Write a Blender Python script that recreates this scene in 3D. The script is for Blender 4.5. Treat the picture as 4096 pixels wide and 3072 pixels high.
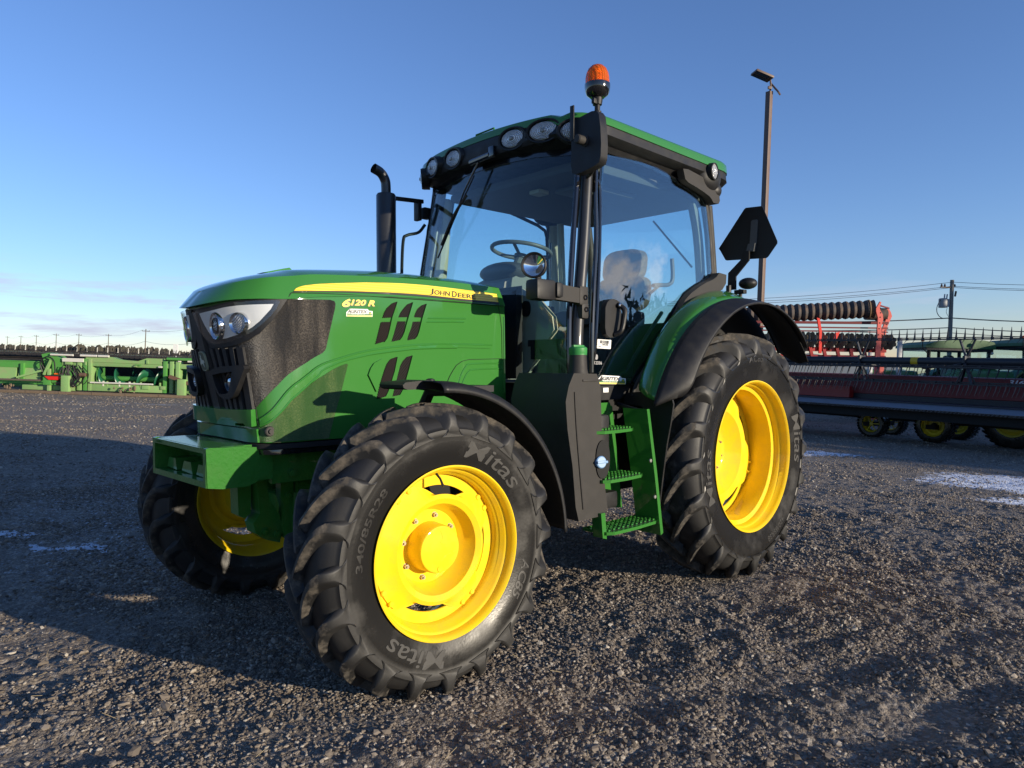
import bpy, bmesh, math, random
import numpy as np
from mathutils import Vector, Matrix, Euler
from mathutils.geometry import delaunay_2d_cdt
random.seed(7); rng = np.random.default_rng(7)
for _o in list(bpy.data.objects): bpy.data.objects.remove(_o)
SC = bpy.context.scene; COL = SC.collection
R = math.radians
# ------------------------------------------------------------------ camera
CAM = Vector((4.512, 3.540, 1.442)); YAW, PITCH, ROLL = -2.331, -0.026, -0.002
cf = Vector((math.cos(YAW)*math.cos(PITCH), math.sin(YAW)*math.cos(PITCH), math.sin(PITCH)))
cr0 = cf.cross(Vector((0,0,1))).normalized(); cu0 = cr0.cross(cf)
cr_ = cr0*math.cos(ROLL)+cu0*math.sin(ROLL); cu_ = -cr0*math.sin(ROLL)+cu0*math.cos(ROLL)
cam = bpy.data.cameras.new('camera'); camo = bpy.data.objects.new('camera', cam); COL.objects.link(camo)
M = Matrix((cr_, cu_, -cf)).transposed().to_4x4(); M.translation = CAM
camo.matrix_world = M
cam.sensor_width = 36; cam.lens = 2843/4096*36; cam.clip_start = .05; cam.clip_end = 9000
SC.camera = camo
# ------------------------------------------------------------------ sun and sky
SUN_EL = R(8.8); sd = Vector((-.25, .968, 0)).normalized()*math.cos(SUN_EL)+Vector((0,0,math.sin(SUN_EL)))
sl = bpy.data.lights.new('sun', 'SUN'); sl.energy = 4.4; sl.angle = R(.53); sl.color = (1, .87, .68)
so = bpy.data.objects.new('sun', sl); COL.objects.link(so); so.rotation_euler = sd.to_track_quat('Z', 'Y').to_euler(); so.location = (0, 8, 9)
w = bpy.data.worlds.new('World'); SC.world = w; w.use_nodes = True
nt = w.node_tree; nt.nodes.clear()
def N(nt, t, **k):
    n = nt.nodes.new(t)
    for a, b in k.items():
        if a == 'inp':
            for i, v in b.items(): n.inputs[i].default_value = v
        else: setattr(n, a, b)
    return n
sky = N(nt, 'ShaderNodeTexSky', sky_type='NISHITA', sun_disc=False, sun_elevation=SUN_EL, sun_rotation=math.atan2(sd.x, sd.y), altitude=60, air_density=1.0, dust_density=.0, ozone_density=4.2)
bg = N(nt, 'ShaderNodeBackground', inp={'Strength': .138}); wo = N(nt, 'ShaderNodeOutputWorld')
# thin clouds low in the sky and one bank on the sun side
tc = N(nt, 'ShaderNodeTexCoord'); sep = N(nt, 'ShaderNodeSeparateXYZ'); nt.links.new(tc.outputs['Generated'], sep.inputs[0])
mp = N(nt, 'ShaderNodeMapping', inp={'Scale': (5, 5, 42), 'Location': (3.3, 1.7, .4)}); nt.links.new(tc.outputs['Generated'], mp.inputs[0])
nz = N(nt, 'ShaderNodeTexNoise', inp={'Scale': 1.0, 'Detail': 7, 'Roughness': .62}); nt.links.new(mp.outputs[0], nz.inputs[0])
def mr(src, a, b, c, d):
    n = N(nt, 'ShaderNodeMapRange', inp={1: a, 2: b, 3: c, 4: d}); n.clamp = True; nt.links.new(src, n.inputs[0]); return n.outputs[0]
def mt(op, a, b):
    n = N(nt, 'ShaderNodeMath', operation=op)
    for i, v in enumerate((a, b)):
        if isinstance(v, (int, float)): n.inputs[i].default_value = v
        else: nt.links.new(v, n.inputs[i])
    return n.outputs[0]
cl = mr(nz.outputs[0], .48, .62, 0, 1)
lo = mt('MULTIPLY', mr(sep.outputs['Z'], .0, .015, .4, 1), mr(sep.outputs['Z'], .085, .13, 1, 0))
westy = mr(sep.outputs['Y'], -.93, -.72, 1, .28)
c1 = mt('MULTIPLY', mt('MULTIPLY', cl, lo), westy)
mp2 = N(nt, 'ShaderNodeMapping', inp={'Scale': (9, 9, 22), 'Location': (.35, .1, .2)}); nt.links.new(tc.outputs['Generated'], mp2.inputs[0])
nz2 = N(nt, 'ShaderNodeTexNoise', inp={'Scale': 1.3, 'Detail': 8, 'Roughness': .6}); nt.links.new(mp2.outputs[0], nz2.inputs[0])
dp = N(nt, 'ShaderNodeVectorMath', operation='DOT_PRODUCT'); dp.inputs[1].default_value = Vector((-.665, .73, .186)).normalized(); nt.links.new(tc.outputs['Generated'], dp.inputs[0])
dpm = mr(dp.outputs['Value'], .975, .999, -.08, .22)
c2 = mr(mt('ADD', nz2.outputs[0], dpm), .62, .80, 0, 1)
c2 = mt('MULTIPLY', c2, mt('MULTIPLY', mr(dp.outputs['Value'], .965, .985, 0, 1), mt('MULTIPLY', mr(sep.outputs['Z'], .145, .165, 0, 1), mr(sep.outputs['Z'], .205, .24, 1, 0))))
m1 = N(nt, 'ShaderNodeMixRGB', inp={2: (2.35, 2.95, 3.35, 1)}); nt.links.new(sky.outputs[0], m1.inputs[1]); nt.links.new(mt('MULTIPLY', c1, .85), m1.inputs[0])
m2 = N(nt, 'ShaderNodeMixRGB', inp={2: (6.2, 6.6, 6.0, 1)}); nt.links.new(m1.outputs[0], m2.inputs[1]); nt.links.new(mt('MULTIPLY', c2, .85), m2.inputs[0])
tn = N(nt, 'ShaderNodeMixRGB', blend_type='MULTIPLY', inp={0: 1, 2: (1.22, 1.02, 1.13, 1)}); nt.links.new(m2.outputs[0], tn.inputs[1]); nt.links.new(tn.outputs[0], bg.inputs[0]); nt.links.new(bg.outputs[0], wo.inputs[0])
SC.render.engine = 'CYCLES'
SC.view_settings.view_transform = 'Standard'; SC.view_settings.look = 'None'; SC.view_settings.gamma = 1; SC.view_settings.exposure = 0.6
SC.cycles.max_bounces = 10; SC.cycles.transparent_max_bounces = 24; SC.cycles.glossy_bounces = 5; SC.cycles.transmission_bounces = 6
SC.render.resolution_x = 1024; SC.render.resolution_y = 768
# ------------------------------------------------------------------ materials
def mat(name, col, rough=.5, metal=0, coat=0, spec=.5, noise=0, nscale=8, ncol=None, bump=0, bscale=60, trans=0, emit=None, sheen=0, nlo=.45, nhi=.7):
    m = bpy.data.materials.new(name); m.use_nodes = True; t = m.node_tree; b = t.nodes['Principled BSDF']
    c = (*col, 1) if len(col) == 3 else col
    b.inputs['Base Color'].default_value = c; b.inputs['Roughness'].default_value = rough; b.inputs['Metallic'].default_value = metal
    b.inputs['Coat Weight'].default_value = coat; b.inputs['Coat Roughness'].default_value = .06; b.inputs['Specular IOR Level'].default_value = spec
    if trans: b.inputs['Transmission Weight'].default_value = trans
    if emit: b.inputs['Emission Color'].default_value = (*emit[0], 1); b.inputs['Emission Strength'].default_value = emit[1]
    tcn = N(t, 'ShaderNodeTexCoord')
    if noise:
        nn = N(t, 'ShaderNodeTexNoise', inp={'Scale': nscale, 'Detail': 6, 'Roughness': .65}); t.links.new(tcn.outputs['Object'], nn.inputs[0])
        r = N(t, 'ShaderNodeMapRange', inp={1: nlo, 2: nhi, 3: 0, 4: noise}); t.links.new(nn.outputs[0], r.inputs[0])
        mx = N(t, 'ShaderNodeMixRGB', inp={1: c, 2: (*(ncol or (.18, .15, .12)), 1)}); t.links.new(r.outputs[0], mx.inputs[0]); t.links.new(mx.outputs[0], b.inputs['Base Color'])
        r2 = N(t, 'ShaderNodeMapRange', inp={1: .3, 2: .8, 3: rough, 4: min(1, rough+.25)}); t.links.new(nn.outputs[0], r2.inputs[0]); t.links.new(r2.outputs[0], b.inputs['Roughness'])
    if bump:
        nb = N(t, 'ShaderNodeTexNoise', inp={'Scale': bscale, 'Detail': 4, 'Roughness': .6}); t.links.new(tcn.outputs['Object'], nb.inputs[0])
        bp_ = N(t, 'ShaderNodeBump', inp={'Strength': bump, 'Distance': .01}); t.links.new(nb.outputs[0], bp_.inputs['Height']); t.links.new(bp_.outputs[0], b.inputs['Normal'])
    return m
G = mat('green_paint', (.032, .165, .024), .5, coat=1, spec=.08, noise=.05, nscale=3, ncol=(.07, .15, .05), bump=.012, bscale=5)
GR_ = mat('green_cast_paint', (.028, .148, .020), .5, coat=.6, spec=.1, bump=.7, bscale=38, noise=.1, nscale=6)
GD = mat('green_paint_dusty', (.024, .12, .022), .42, coat=.2, noise=.35, nscale=9, ncol=(.09, .10, .05))
YE = mat('yellow_paint', (.82, .56, .012), .5, coat=.45, spec=.1, noise=.35, nscale=7, ncol=(.50, .34, .07))
BP = mat('black_plastic', (.010, .010, .011), .42, spec=.35, noise=.25, nscale=14, ncol=(.035, .033, .03), bump=.08, bscale=400)
BG = mat('black_gloss', (.008, .008, .009), .12, coat=.8)
BS = mat('black_satin_metal', (.018, .018, .018), .30, noise=.2, nscale=6, ncol=(.04, .038, .034), coat=.3)
DK = mat('dark_plastic_grey', (.030, .028, .026), .5, spec=.3, noise=.3, nscale=10, ncol=(.06, .055, .05), bump=.1, bscale=500)
VB = mat('void_black', (.004, .004, .004), .8)
CH = mat('chrome', (.75, .76, .78), .08, metal=1)
SIL = mat('lamp_silver', (.80, .79, .74), .35, metal=.25)
STL = mat('steel_grey', (.28, .28, .27), .4, metal=.8, noise=.4, nscale=20)
ZN = mat('zinc_bolt', (.42, .36, .26), .4, metal=.8)
CRM = mat('cream_plastic', (.42, .40, .30), .55)
GRY = mat('grey_plastic', (.10, .10, .10), .5)
HDL = mat('headliner', (.085, .082, .078), .8)
SEAT = mat('seat_fabric', (.075, .072, .065), .9, bump=.5, bscale=160)
WHT = mat('white_label', (.75, .75, .72), .5)
SYE = mat('sticker_yellow', (.80, .58, .04), .45)
SGR = mat('sticker_green', (.03, .14, .03), .45)
RED = mat('red_paint', (.42, .022, .018), .4, noise=.3, nscale=5, ncol=(.28, .06, .05))
REDD = mat('dull_red_paint', (.15, .010, .012), .45, noise=.35, nscale=4, ncol=(.12, .03, .03))
ORG = mat('orange_plastic', (.75, .12, .01), .35)
GALV = mat('galvanised', (.34, .35, .36), .5, metal=.4, noise=.3, nscale=8)
WOOD = mat('weathered_wood', (.13, .10, .075), .85, noise=.5, nscale=6, ncol=(.07, .06, .05))
CONC = mat('concrete', (.30, .29, .26), .8, noise=.4, nscale=4)
BRZ = mat('bronze_pole_paint', (.12, .072, .050), .45, noise=.25, nscale=5)
DIRT = mat('dry_mud', (.16, .115, .075), .95, noise=.5, nscale=12, ncol=(.08, .06, .045), bump=.6, bscale=40)
TXB = mat('lettering_black', (.012, .012, .012), .4)
TXG = mat('lettering_grey', (.30, .30, .30), .5)
SNOWC = (.62, .66, .74)
def glassm(name, tint, rf=1.0, rough=0.0, base=.03):
    m = bpy.data.materials.new(name); m.use_nodes = True; t = m.node_tree; t.nodes.clear()
    o = N(t, 'ShaderNodeOutputMaterial'); tr = N(t, 'ShaderNodeBsdfTransparent', inp={0: (*tint, 1)}); gl = N(t, 'ShaderNodeBsdfGlossy', inp={'Roughness': rough})
    fr = N(t, 'ShaderNodeFresnel', inp={'IOR': 1.5}); ma = N(t, 'ShaderNodeMath', operation='MULTIPLY_ADD'); ma.inputs[1].default_value = rf; ma.inputs[2].default_value = base
    ge = N(t, 'ShaderNodeNewGeometry'); io = N(t, 'ShaderNodeMapRange', inp={1: 0, 2: 1, 3: 1.5, 4: 1/1.5}); t.links.new(ge.outputs['Backfacing'], io.inputs[0]); t.links.new(io.outputs[0], fr.inputs['IOR'])
    t.links.new(fr.outputs[0], ma.inputs[0]); mx = N(t, 'ShaderNodeMixShader'); t.links.new(ma.outputs[0], mx.inputs[0]); t.links.new(tr.outputs[0], mx.inputs[1]); t.links.new(gl.outputs[0], mx.inputs[2]); t.links.new(mx.outputs[0], o.inputs[0])
    return m
GLS = glassm('cab_glass', (.88, .965, .975), .8, base=.01)
GLC = glassm('clear_lens', (.97, .97, .97), 1.0, base=0)
GLR = glassm('door_glass', (.84, .955, .965), 1.3, base=.075)
MIR = mat('mirror_glass', (.8, .8, .8), .02, metal=1)
# ribbed lens: chrome with strong ribs
def lensm(name, sx, sz):
    m = mat(name, (.62, .63, .64), .18, metal=.35); t = m.node_tree; b = t.nodes['Principled BSDF']
    tcn = N(t, 'ShaderNodeTexCoord'); wv = N(t, 'ShaderNodeTexWave', wave_type='RINGS', rings_direction='SPHERICAL', inp={'Scale': sx, 'Distortion': .4}); mpn = N(t, 'ShaderNodeMapping', inp={'Scale': (1, .6, 1)})
    t.links.new(tcn.outputs['Object'], mpn.inputs[0]); t.links.new(mpn.outputs[0], wv.inputs[0])
    vo = N(t, 'ShaderNodeTexVoronoi', inp={'Scale': sz}); t.links.new(tcn.outputs['Object'], vo.inputs[0])
    ad = N(t, 'ShaderNodeMath', operation='ADD'); t.links.new(wv.outputs['Fac'], ad.inputs[0]); t.links.new(vo.outputs['Distance'], ad.inputs[1])
    bu = N(t, 'ShaderNodeBump', inp={'Strength': .9, 'Distance': .004}); t.links.new(ad.outputs[0], bu.inputs['Height']); t.links.new(bu.outputs[0], b.inputs['Normal'])
    mx = N(t, 'ShaderNodeMixRGB', inp={1: (.82, .83, .85, 1), 2: (.30, .30, .31, 1)}); t.links.new(wv.outputs['Fac'], mx.inputs[0]); t.links.new(mx.outputs[0], b.inputs['Base Color'])
    return m
LENS = lensm('ribbed_lens', 52, 120)
# mesh screen: fine vertical weave
def screenm(name, a, b_, sc=150):
    m = mat(name, a, .45); t = m.node_tree; b = t.nodes['Principled BSDF']; tcn = N(t, 'ShaderNodeTexCoord')
    wv = N(t, 'ShaderNodeTexWave', wave_type='BANDS', bands_direction='X', inp={'Scale': sc/1.6, 'Distortion': .6, 'Detail': 1}); t.links.new(tcn.outputs['Object'], wv.inputs[0])
    vo = N(t, 'ShaderNodeTexVoronoi', inp={'Scale': sc}); t.links.new(tcn.outputs['Object'], vo.inputs[0])
    no = N(t, 'ShaderNodeTexNoise', inp={'Scale': 5, 'Detail': 5}); mpn = N(t, 'ShaderNodeMapping', inp={'Scale': (3, 3, .6)}); t.links.new(tcn.outputs['Object'], mpn.inputs[0]); t.links.new(mpn.outputs[0], no.inputs[0])
    mu = N(t, 'ShaderNodeMath', operation='MULTIPLY'); t.links.new(vo.outputs['Distance'], mu.inputs[0]); mu.inputs[1].default_value = 1.5
    mr_ = N(t, 'ShaderNodeMapRange', inp={1: .40, 2: .72, 3: .1, 4: .8}); t.links.new(no.outputs[0], mr_.inputs[0])
    ad = N(t, 'ShaderNodeMath', operation='MULTIPLY'); t.links.new(mu.outputs[0], ad.inputs[0]); t.links.new(mr_.outputs[0], ad.inputs[1]); ad.use_clamp = True
    mx = N(t, 'ShaderNodeMixRGB', inp={1: (*a, 1), 2: (*b_, 1)}); t.links.new(ad.outputs[0], mx.inputs[0]); t.links.new(mx.outputs[0], b.inputs['Base Color'])
    hh = N(t, 'ShaderNodeMath', operation='ADD'); t.links.new(wv.outputs['Fac'], hh.inputs[0]); t.links.new(vo.outputs['Distance'], hh.inputs[1])
    bu = N(t, 'ShaderNodeBump', inp={'Strength': .8, 'Distance': .002}); t.links.new(hh.outputs[0], bu.inputs['Height']); t.links.new(bu.outputs[0], b.inputs['Normal'])
    return m
SCR = screenm('black_screen', (.012, .0115, .011), (.13, .112, .09)); SCG = screenm('green_screen', (.028, .085, .018), (.12, .17, .06))
# yellow stripe; shading of its fine grooves painted as darker colour bands
def stripem():
    m = mat('stripe_yellow', (.86, .60, .02), .35, coat=.5); t = m.node_tree; b = t.nodes['Principled BSDF']; tcn = N(t, 'ShaderNodeTexCoord')
    wv = N(t, 'ShaderNodeTexWave', wave_type='BANDS', bands_direction='Z', inp={'Scale': 24}); t.links.new(tcn.outputs['Object'], wv.inputs[0])
    mx = N(t, 'ShaderNodeMixRGB', inp={1: (.88, .66, .06, 1), 2: (.72, .44, .01, 1)}); t.links.new(wv.outputs['Fac'], mx.inputs[0]); t.links.new(mx.outputs[0], b.inputs['Base Color'])
    return m
STP = stripem()
# tyre rubber with dust on the worn lugs (object space: axis = Y)
def rubber(name, r0, dust, dcol=(.16, .135, .105)):
    m = mat(name, (.013, .0125, .012), .42); t = m.node_tree; b = t.nodes['Principled BSDF']; tcn = N(t, 'ShaderNodeTexCoord')
    ln = N(t, 'ShaderNodeVectorMath', operation='LENGTH'); mu = N(t, 'ShaderNodeVectorMath', operation='MULTIPLY'); mu.inputs[1].default_value = (1, 0, 1)
    t.links.new(tcn.outputs['Object'], mu.inputs[0]); t.links.new(mu.outputs[0], ln.inputs[0])
    no = N(t, 'ShaderNodeTexNoise', inp={'Scale': 16, 'Detail': 9, 'Roughness': .72}); t.links.new(tcn.outputs['Object'], no.inputs[0])
    a = N(t, 'ShaderNodeMapRange', inp={1: r0-.05, 2: r0, 3: 0, 4: .34}); t.links.new(ln.outputs['Value'], a.inputs[0])
    ad = N(t, 'ShaderNodeMath', operation='ADD'); t.links.new(no.outputs[0], ad.inputs[0]); t.links.new(a.outputs[0], ad.inputs[1])
    c = N(t, 'ShaderNodeMapRange', inp={1: .76, 2: 1.0, 3: 0, 4: dust}); t.links.new(ad.outputs[0], c.inputs[0])
    no2 = N(t, 'ShaderNodeTexNoise', inp={'Scale': 4, 'Detail': 5, 'Roughness': .6}); t.links.new(tcn.outputs['Object'], no2.inputs[0])
    c2 = N(t, 'ShaderNodeMapRange', inp={1: .5, 2: .75, 3: 0, 4: .30}); t.links.new(no2.outputs[0], c2.inputs[0])
    mx0 = N(t, 'ShaderNodeMixRGB', inp={1: (.012, .0115, .011, 1), 2: (.05, .047, .043, 1)}); t.links.new(c2.outputs[0], mx0.inputs[0])
    mx = N(t, 'ShaderNodeMixRGB', inp={2: (*dcol, 1)}); t.links.new(c.outputs[0], mx.inputs[0]); t.links.new(mx0.outputs[0], mx.inputs[1]); t.links.new(mx.outputs[0], b.inputs['Base Color'])
    rr = N(t, 'ShaderNodeMapRange', inp={1: 0, 2: .5, 3: .25, 4: .95}); t.links.new(c.outputs[0], rr.inputs[0])
    rr2 = N(t, 'ShaderNodeMath', operation='ADD'); rr2.use_clamp = True; t.links.new(rr.outputs[0], rr2.inputs[0]); t.links.new(c2.outputs[0], rr2.inputs[1]); t.links.new(rr2.outputs[0], b.inputs['Roughness'])
    sh_ = N(t, 'ShaderNodeMapRange', inp={1: r0-.135, 2: r0-.095, 3: 0, 4: .30}); t.links.new(ln.outputs['Value'], sh_.inputs[0]); rr3 = N(t, 'ShaderNodeMath', operation='ADD'); rr3.use_clamp = True; t.links.new(rr2.outputs[0], rr3.inputs[0]); t.links.new(sh_.outputs[0], rr3.inputs[1]); t.links.new(rr3.outputs[0], b.inputs['Roughness'])
    nb = N(t, 'ShaderNodeTexNoise', inp={'Scale': 90, 'Detail': 5}); t.links.new(tcn.outputs['Object'], nb.inputs[0])
    bu = N(t, 'ShaderNodeBump', inp={'Strength': .10, 'Distance': .004}); t.links.new(nb.outputs[0], bu.inputs['Height']); t.links.new(bu.outputs[0], b.inputs['Normal'])
    return m
RBF = rubber('tyre_rubber_front', .622, .75); RBR = rubber('tyre_rubber_rear', .80, .8, (.15, .13, .105)); RBX = rubber('tyre_rubber_plain', 9, .3)
TXR = mat('raised_rubber_lettering', (.045, .043, .039), .7)
TXS = mat('moulded_rubber_lettering', (.016, .015, .014), .5)
# ------------------------------------------------------------------ mesh helpers
def mk(name, V, F, m, parent=None, smooth=True, ang=32, mtx=None):
    me = bpy.data.meshes.new(name); me.from_pydata([tuple(map(float, v)) for v in V], [], [tuple(map(int, f)) for f in F]); me.update()
    return fin(name, me, m, parent, smooth, ang, mtx)
def fin(name, me, m, parent=None, smooth=True, ang=32, mtx=None):
    if smooth:
        me.polygons.foreach_set('use_smooth', [True]*len(me.polygons))
        try: me.set_sharp_from_angle(angle=R(ang))
        except Exception: pass
    me.materials.append(m); o = bpy.data.objects.new(name, me); COL.objects.link(o)
    if parent is not None: o.parent = parent
    if mtx is not None: o.matrix_local = mtx
    return o
def frombm(name, bm, m, parent=None, smooth=True, ang=32):
    bmesh.ops.recalc_face_normals(bm, faces=bm.faces)
    me = bpy.data.meshes.new(name); bm.to_mesh(me); bm.free(); return fin(name, me, m, parent, smooth, ang)
class MB:
    """collects shapes, builds one mesh"""
    def __init__(s): s.V = []; s.F = []
    def add(s, V, F):
        k = len(s.V); s.V += [tuple(v) for v in V]; s.F += [tuple(i+k for i in f) for f in F]; return s
    def box(s, c, d, rot=None, bev=0):
        bm = bmesh.new(); bmesh.ops.create_cube(bm, size=1); bmesh.ops.scale(bm, vec=d, verts=bm.verts)
        if bev: bmesh.ops.bevel(bm, geom=list(bm.edges), offset=min(bev, min(d)*.45), segments=2, profile=.6, affect='EDGES')
        mm = Matrix.Translation(c) @ (rot.to_4x4() if rot is not None else Matrix())
        bmesh.ops.transform(bm, matrix=mm, verts=bm.verts); bm.verts.index_update()
        s.add([v.co[:] for v in bm.verts], [[v.index for v in f.verts] for f in bm.faces]); bm.free(); return s
    def boxab(s, a, b, bev=0): 
        a, b = Vector(a), Vector(b); return s.box((a+b)/2, tuple(abs(x) for x in (b-a)), bev=bev)
    def bar(s, a, b, w, h=None, bev=0):
        a, b = Vector(a), Vector(b); d = b-a; q = d.to_track_quat('X', 'Z').to_matrix()
        return s.box((a+b)/2, (d.length, w, h or w), q, bev)
    def tube(s, pts, r, n=10, cap=True, res=0):
        P = [Vector(p) for p in pts]
        if res:
            Q = []; E = [2*P[0]-P[1]]+P+[2*P[-1]-P[-2]]
            for i in range(len(P)-1):
                for k in range(res):
                    t = k/res; a, b, c, d = E[i:i+4]; Q.append(.5*(2*b+(c-a)*t+(2*a-5*b+4*c-d)*t*t+(3*b-3*c+d-a)*t**3))
            Q.append(P[-1]); P = Q
        rr = r if isinstance(r, (list, tuple)) else [r]*len(P)
        if len(rr) != len(P): rr = [rr[min(len(rr)-1, int(i*len(rr)/len(P)))] for i in range(len(P))]
        V = []; F = []; up = None
        for i, p in enumerate(P):
            t = (P[min(i+1, len(P)-1)]-P[max(i-1, 0)]).normalized()
            if up is None: up = t.orthogonal().normalized()
            up = (up-t*up.dot(t)).normalized(); sd_ = t.cross(up)
            for k in range(n):
                a = 2*math.pi*k/n; V.append(p+(up*math.cos(a)+sd_*math.sin(a))*rr[i])
        for i in range(len(P)-1):
            for k in range(n): F.append((i*n+k, i*n+(k+1) % n, (i+1)*n+(k+1) % n, (i+1)*n+k))
        if cap: F.append(tuple(range(n-1, -1, -1))); F.append(tuple((len(P)-1)*n+k for k in range(n)))
        return s.add(V, F)
    def cyl(s, a, b, r, n=16, r2=None): return s.tube([a, b], [r, r if r2 is None else r2], n)
    def lathe(s, prof, c=(0, 0, 0), ax='Y', n=48, q=None, sx=1, sz=1):
        V = []; F = []
        for (h, r) in prof:
            for k in range(n):
                a = 2*math.pi*k/n; v = Vector((r*math.cos(a)*sx, h, r*math.sin(a)*sz)) if ax == 'Y' else Vector((r*math.cos(a)*sx, r*math.sin(a)*sz, h))
                if q is not None: v = q @ v
                V.append(v+Vector(c))
        m_ = len(prof)
        for i in range(m_-1):
            for k in range(n): F.append((i*n+k, i*n+(k+1) % n, (i+1)*n+(k+1) % n, (i+1)*n+k))
        if prof[0][1] > 1e-6: pass
        return s.add(V, F)
    def prism(s, poly, d0, d1, fn, bev=0):
        """poly: 2D outline; fn(u, v, d) -> 3D"""
        n = len(poly); bm = bmesh.new(); a = [bm.verts.new(fn(u, v, d0)) for u, v in poly]; b = [bm.verts.new(fn(u, v, d1)) for u, v in poly]
        f1 = bm.faces.new(a); f2 = bm.faces.new(b[::-1])
        for i in range(n): bm.faces.new((a[i], b[i], b[(i+1) % n], a[(i+1) % n]))
        if bev:
            bmesh.ops.bevel(bm, geom=[e for e in bm.edges if len(e.link_faces) == 2 and e.calc_face_angle(0) > .5], offset=bev, segments=2, profile=.6, affect='EDGES')
        bmesh.ops.triangulate(bm, faces=[f for f in bm.faces if len(f.verts) > 4])
        bm.verts.index_update(); s.add([v.co[:] for v in bm.verts], [[v.index for v in f.verts] for f in bm.faces]); bm.free(); return s
    def sphere(s, c, r, sx=1, sy=1, sz=1, n=16, q=None):
        V = []; F = []; m_ = n//2
        for i in range(m_+1):
            th = math.pi*i/m_
            for k in range(n):
                a = 2*math.pi*k/n; v = Vector((r*sx*math.sin(th)*math.cos(a), r*sy*math.sin(th)*math.sin(a), r*sz*math.cos(th)))
                if q is not None: v = q @ v
                V.append(v+Vector(c))
        for i in range(m_):
            for k in range(n): F.append((i*n+k, (i+1)*n+k, (i+1)*n+(k+1) % n, i*n+(k+1) % n))
        return s.add(V, F)
    def build(s, name, m, parent=None, smooth=True, ang=32, recalc=True):
        if recalc:
            me = bpy.data.meshes.new(name); me.from_pydata([tuple(map(float, v)) for v in s.V], [], s.F); bm = bmesh.new(); bm.from_mesh(me); bmesh.ops.remove_doubles(bm, verts=bm.verts, dist=1e-5); bmesh.ops.recalc_face_normals(bm, faces=bm.faces); bm.to_mesh(me); bm.free()
            return fin(name, me, m, parent, smooth, ang)
        return mk(name, s.V, s.F, m, parent, smooth, ang)
def thing(name, label, cat, loc=(0, 0, 0), group=None, mtx=None):
    o = bpy.data.objects.new(name, None); COL.objects.link(o); o.empty_display_size = .2
    if mtx is not None: o.matrix_world = mtx
    else: o.location = loc
    o['label'] = label; o['category'] = cat
    if group: o['group'] = group
    return o
def tag(o, label, cat, group=None):
    o['label'] = label; o['category'] = cat
    if group: o['group'] = group
    return o
def struct(o, kind='structure'): o['kind'] = kind; return o
def fillpoly(poly, step, holes=()):
    """2D constrained triangulation of an outline with inner points"""
    P = np.array(poly, float)
    # subdivide edges
    def dens(Q):
        out = []
        for i in range(len(Q)):
            a, b = Q[i], Q[(i+1) % len(Q)]; k = max(1, int(np.hypot((b[0]-a[0])/step[0], (b[1]-a[1])/step[1])))
            for j in range(k): out.append(a+(b-a)*j/k)
        return np.array(out)
    D = dens(P); pts = [Vector(p) for p in D]; edges = [(i, (i+1) % len(D)) for i in range(len(D))]
    Hs = []
    for h in holes:
        d = dens(np.array(h, float)); k = len(pts); pts += [Vector(p) for p in d]; edges += [(k+i, k+(i+1) % len(d)) for i in range(len(d))]; Hs.append(d)
    x0, y0 = P.min(0); x1, y1 = P.max(0)
    def inside(p, Q):
        x, y = p; c = False; j = len(Q)-1
        for i in range(len(Q)):
            if (Q[i][1] > y) != (Q[j][1] > y) and x < (Q[j][0]-Q[i][0])*(y-Q[i][1])/(Q[j][1]-Q[i][1])+Q[i][0]: c = not c
            j = i
        return c
    for x in np.arange(x0+step[0]*.5, x1, step[0]):
        for y in np.arange(y0+step[1]*.5, y1, step[1]):
            if inside((x, y), D) and not any(inside((x, y), h) for h in Hs): pts.append(Vector((x, y)))
    r = delaunay_2d_cdt(pts, edges, [], 0, 1e-6)
    V = [tuple(v) for v in r[0]]; F = []
    for f in r[2]:
        c = np.mean([V[i] for i in f], axis=0)
        if inside(c, D) and not any(inside(c, h) for h in Hs): F.append(tuple(f))
    return V, F
def nrm(fn, u, v, e=1e-3):
    p = np.array(fn(u, v)); a = np.array(fn(u+e, v))-p; b = np.array(fn(u, v+e))-p; n = np.cross(a, b); return n/(np.linalg.norm(n)+1e-12)
def patch(name, poly, fn, off, thick, m, parent, step=(.08, .03), holes=(), side=1, ang=32, bev=0):
    """a skin that follows surface fn, raised by off, with real thickness; side -1 = mirrored across the tractor's centre plane"""
    V2, F = fillpoly(poly, step, holes)
    top = []; bot = []
    for u, v in V2:
        n = nrm(fn, u, v)
        p = np.array(fn(u, v)); top.append(p+n*off); bot.append(p+n*(off-thick))
    k = len(V2); cnt = {}
    for f in F:
        for i in range(len(f)):
            e = (f[i], f[(i+1) % len(f)]); cnt[e] = 1
    FF = [f for f in F]+[tuple(i+k for i in f[::-1]) for f in F]
    for (a, b) in cnt:
        if (b, a) not in cnt: FF.append((b, a, a+k, b+k))
    V = top+bot
    if side < 0: V = [(x, -y, z) for x, y, z in V]
    mb = MB(); mb.add(V, FF); return mb.build(name, m, parent, ang=ang)
def ribbon(pts, w, step=.03):
    """thin closed outline along a polyline in (u, v); w = (du, dv) half widths"""
    P = [np.array(p, float) for p in pts]; L_, R_ = [], []
    for i, p in enumerate(P):
        t = P[min(i+1, len(P)-1)]-P[max(i-1, 0)]; t = t*np.array([.35, 1.0]) if True else t; t /= np.linalg.norm(t)+1e-9
        n = np.array([-t[1]/.35, t[0]]); L_.append(p+n*w); R_.append(p-n*w)
    return L_+R_[::-1]
_font = {}
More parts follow.
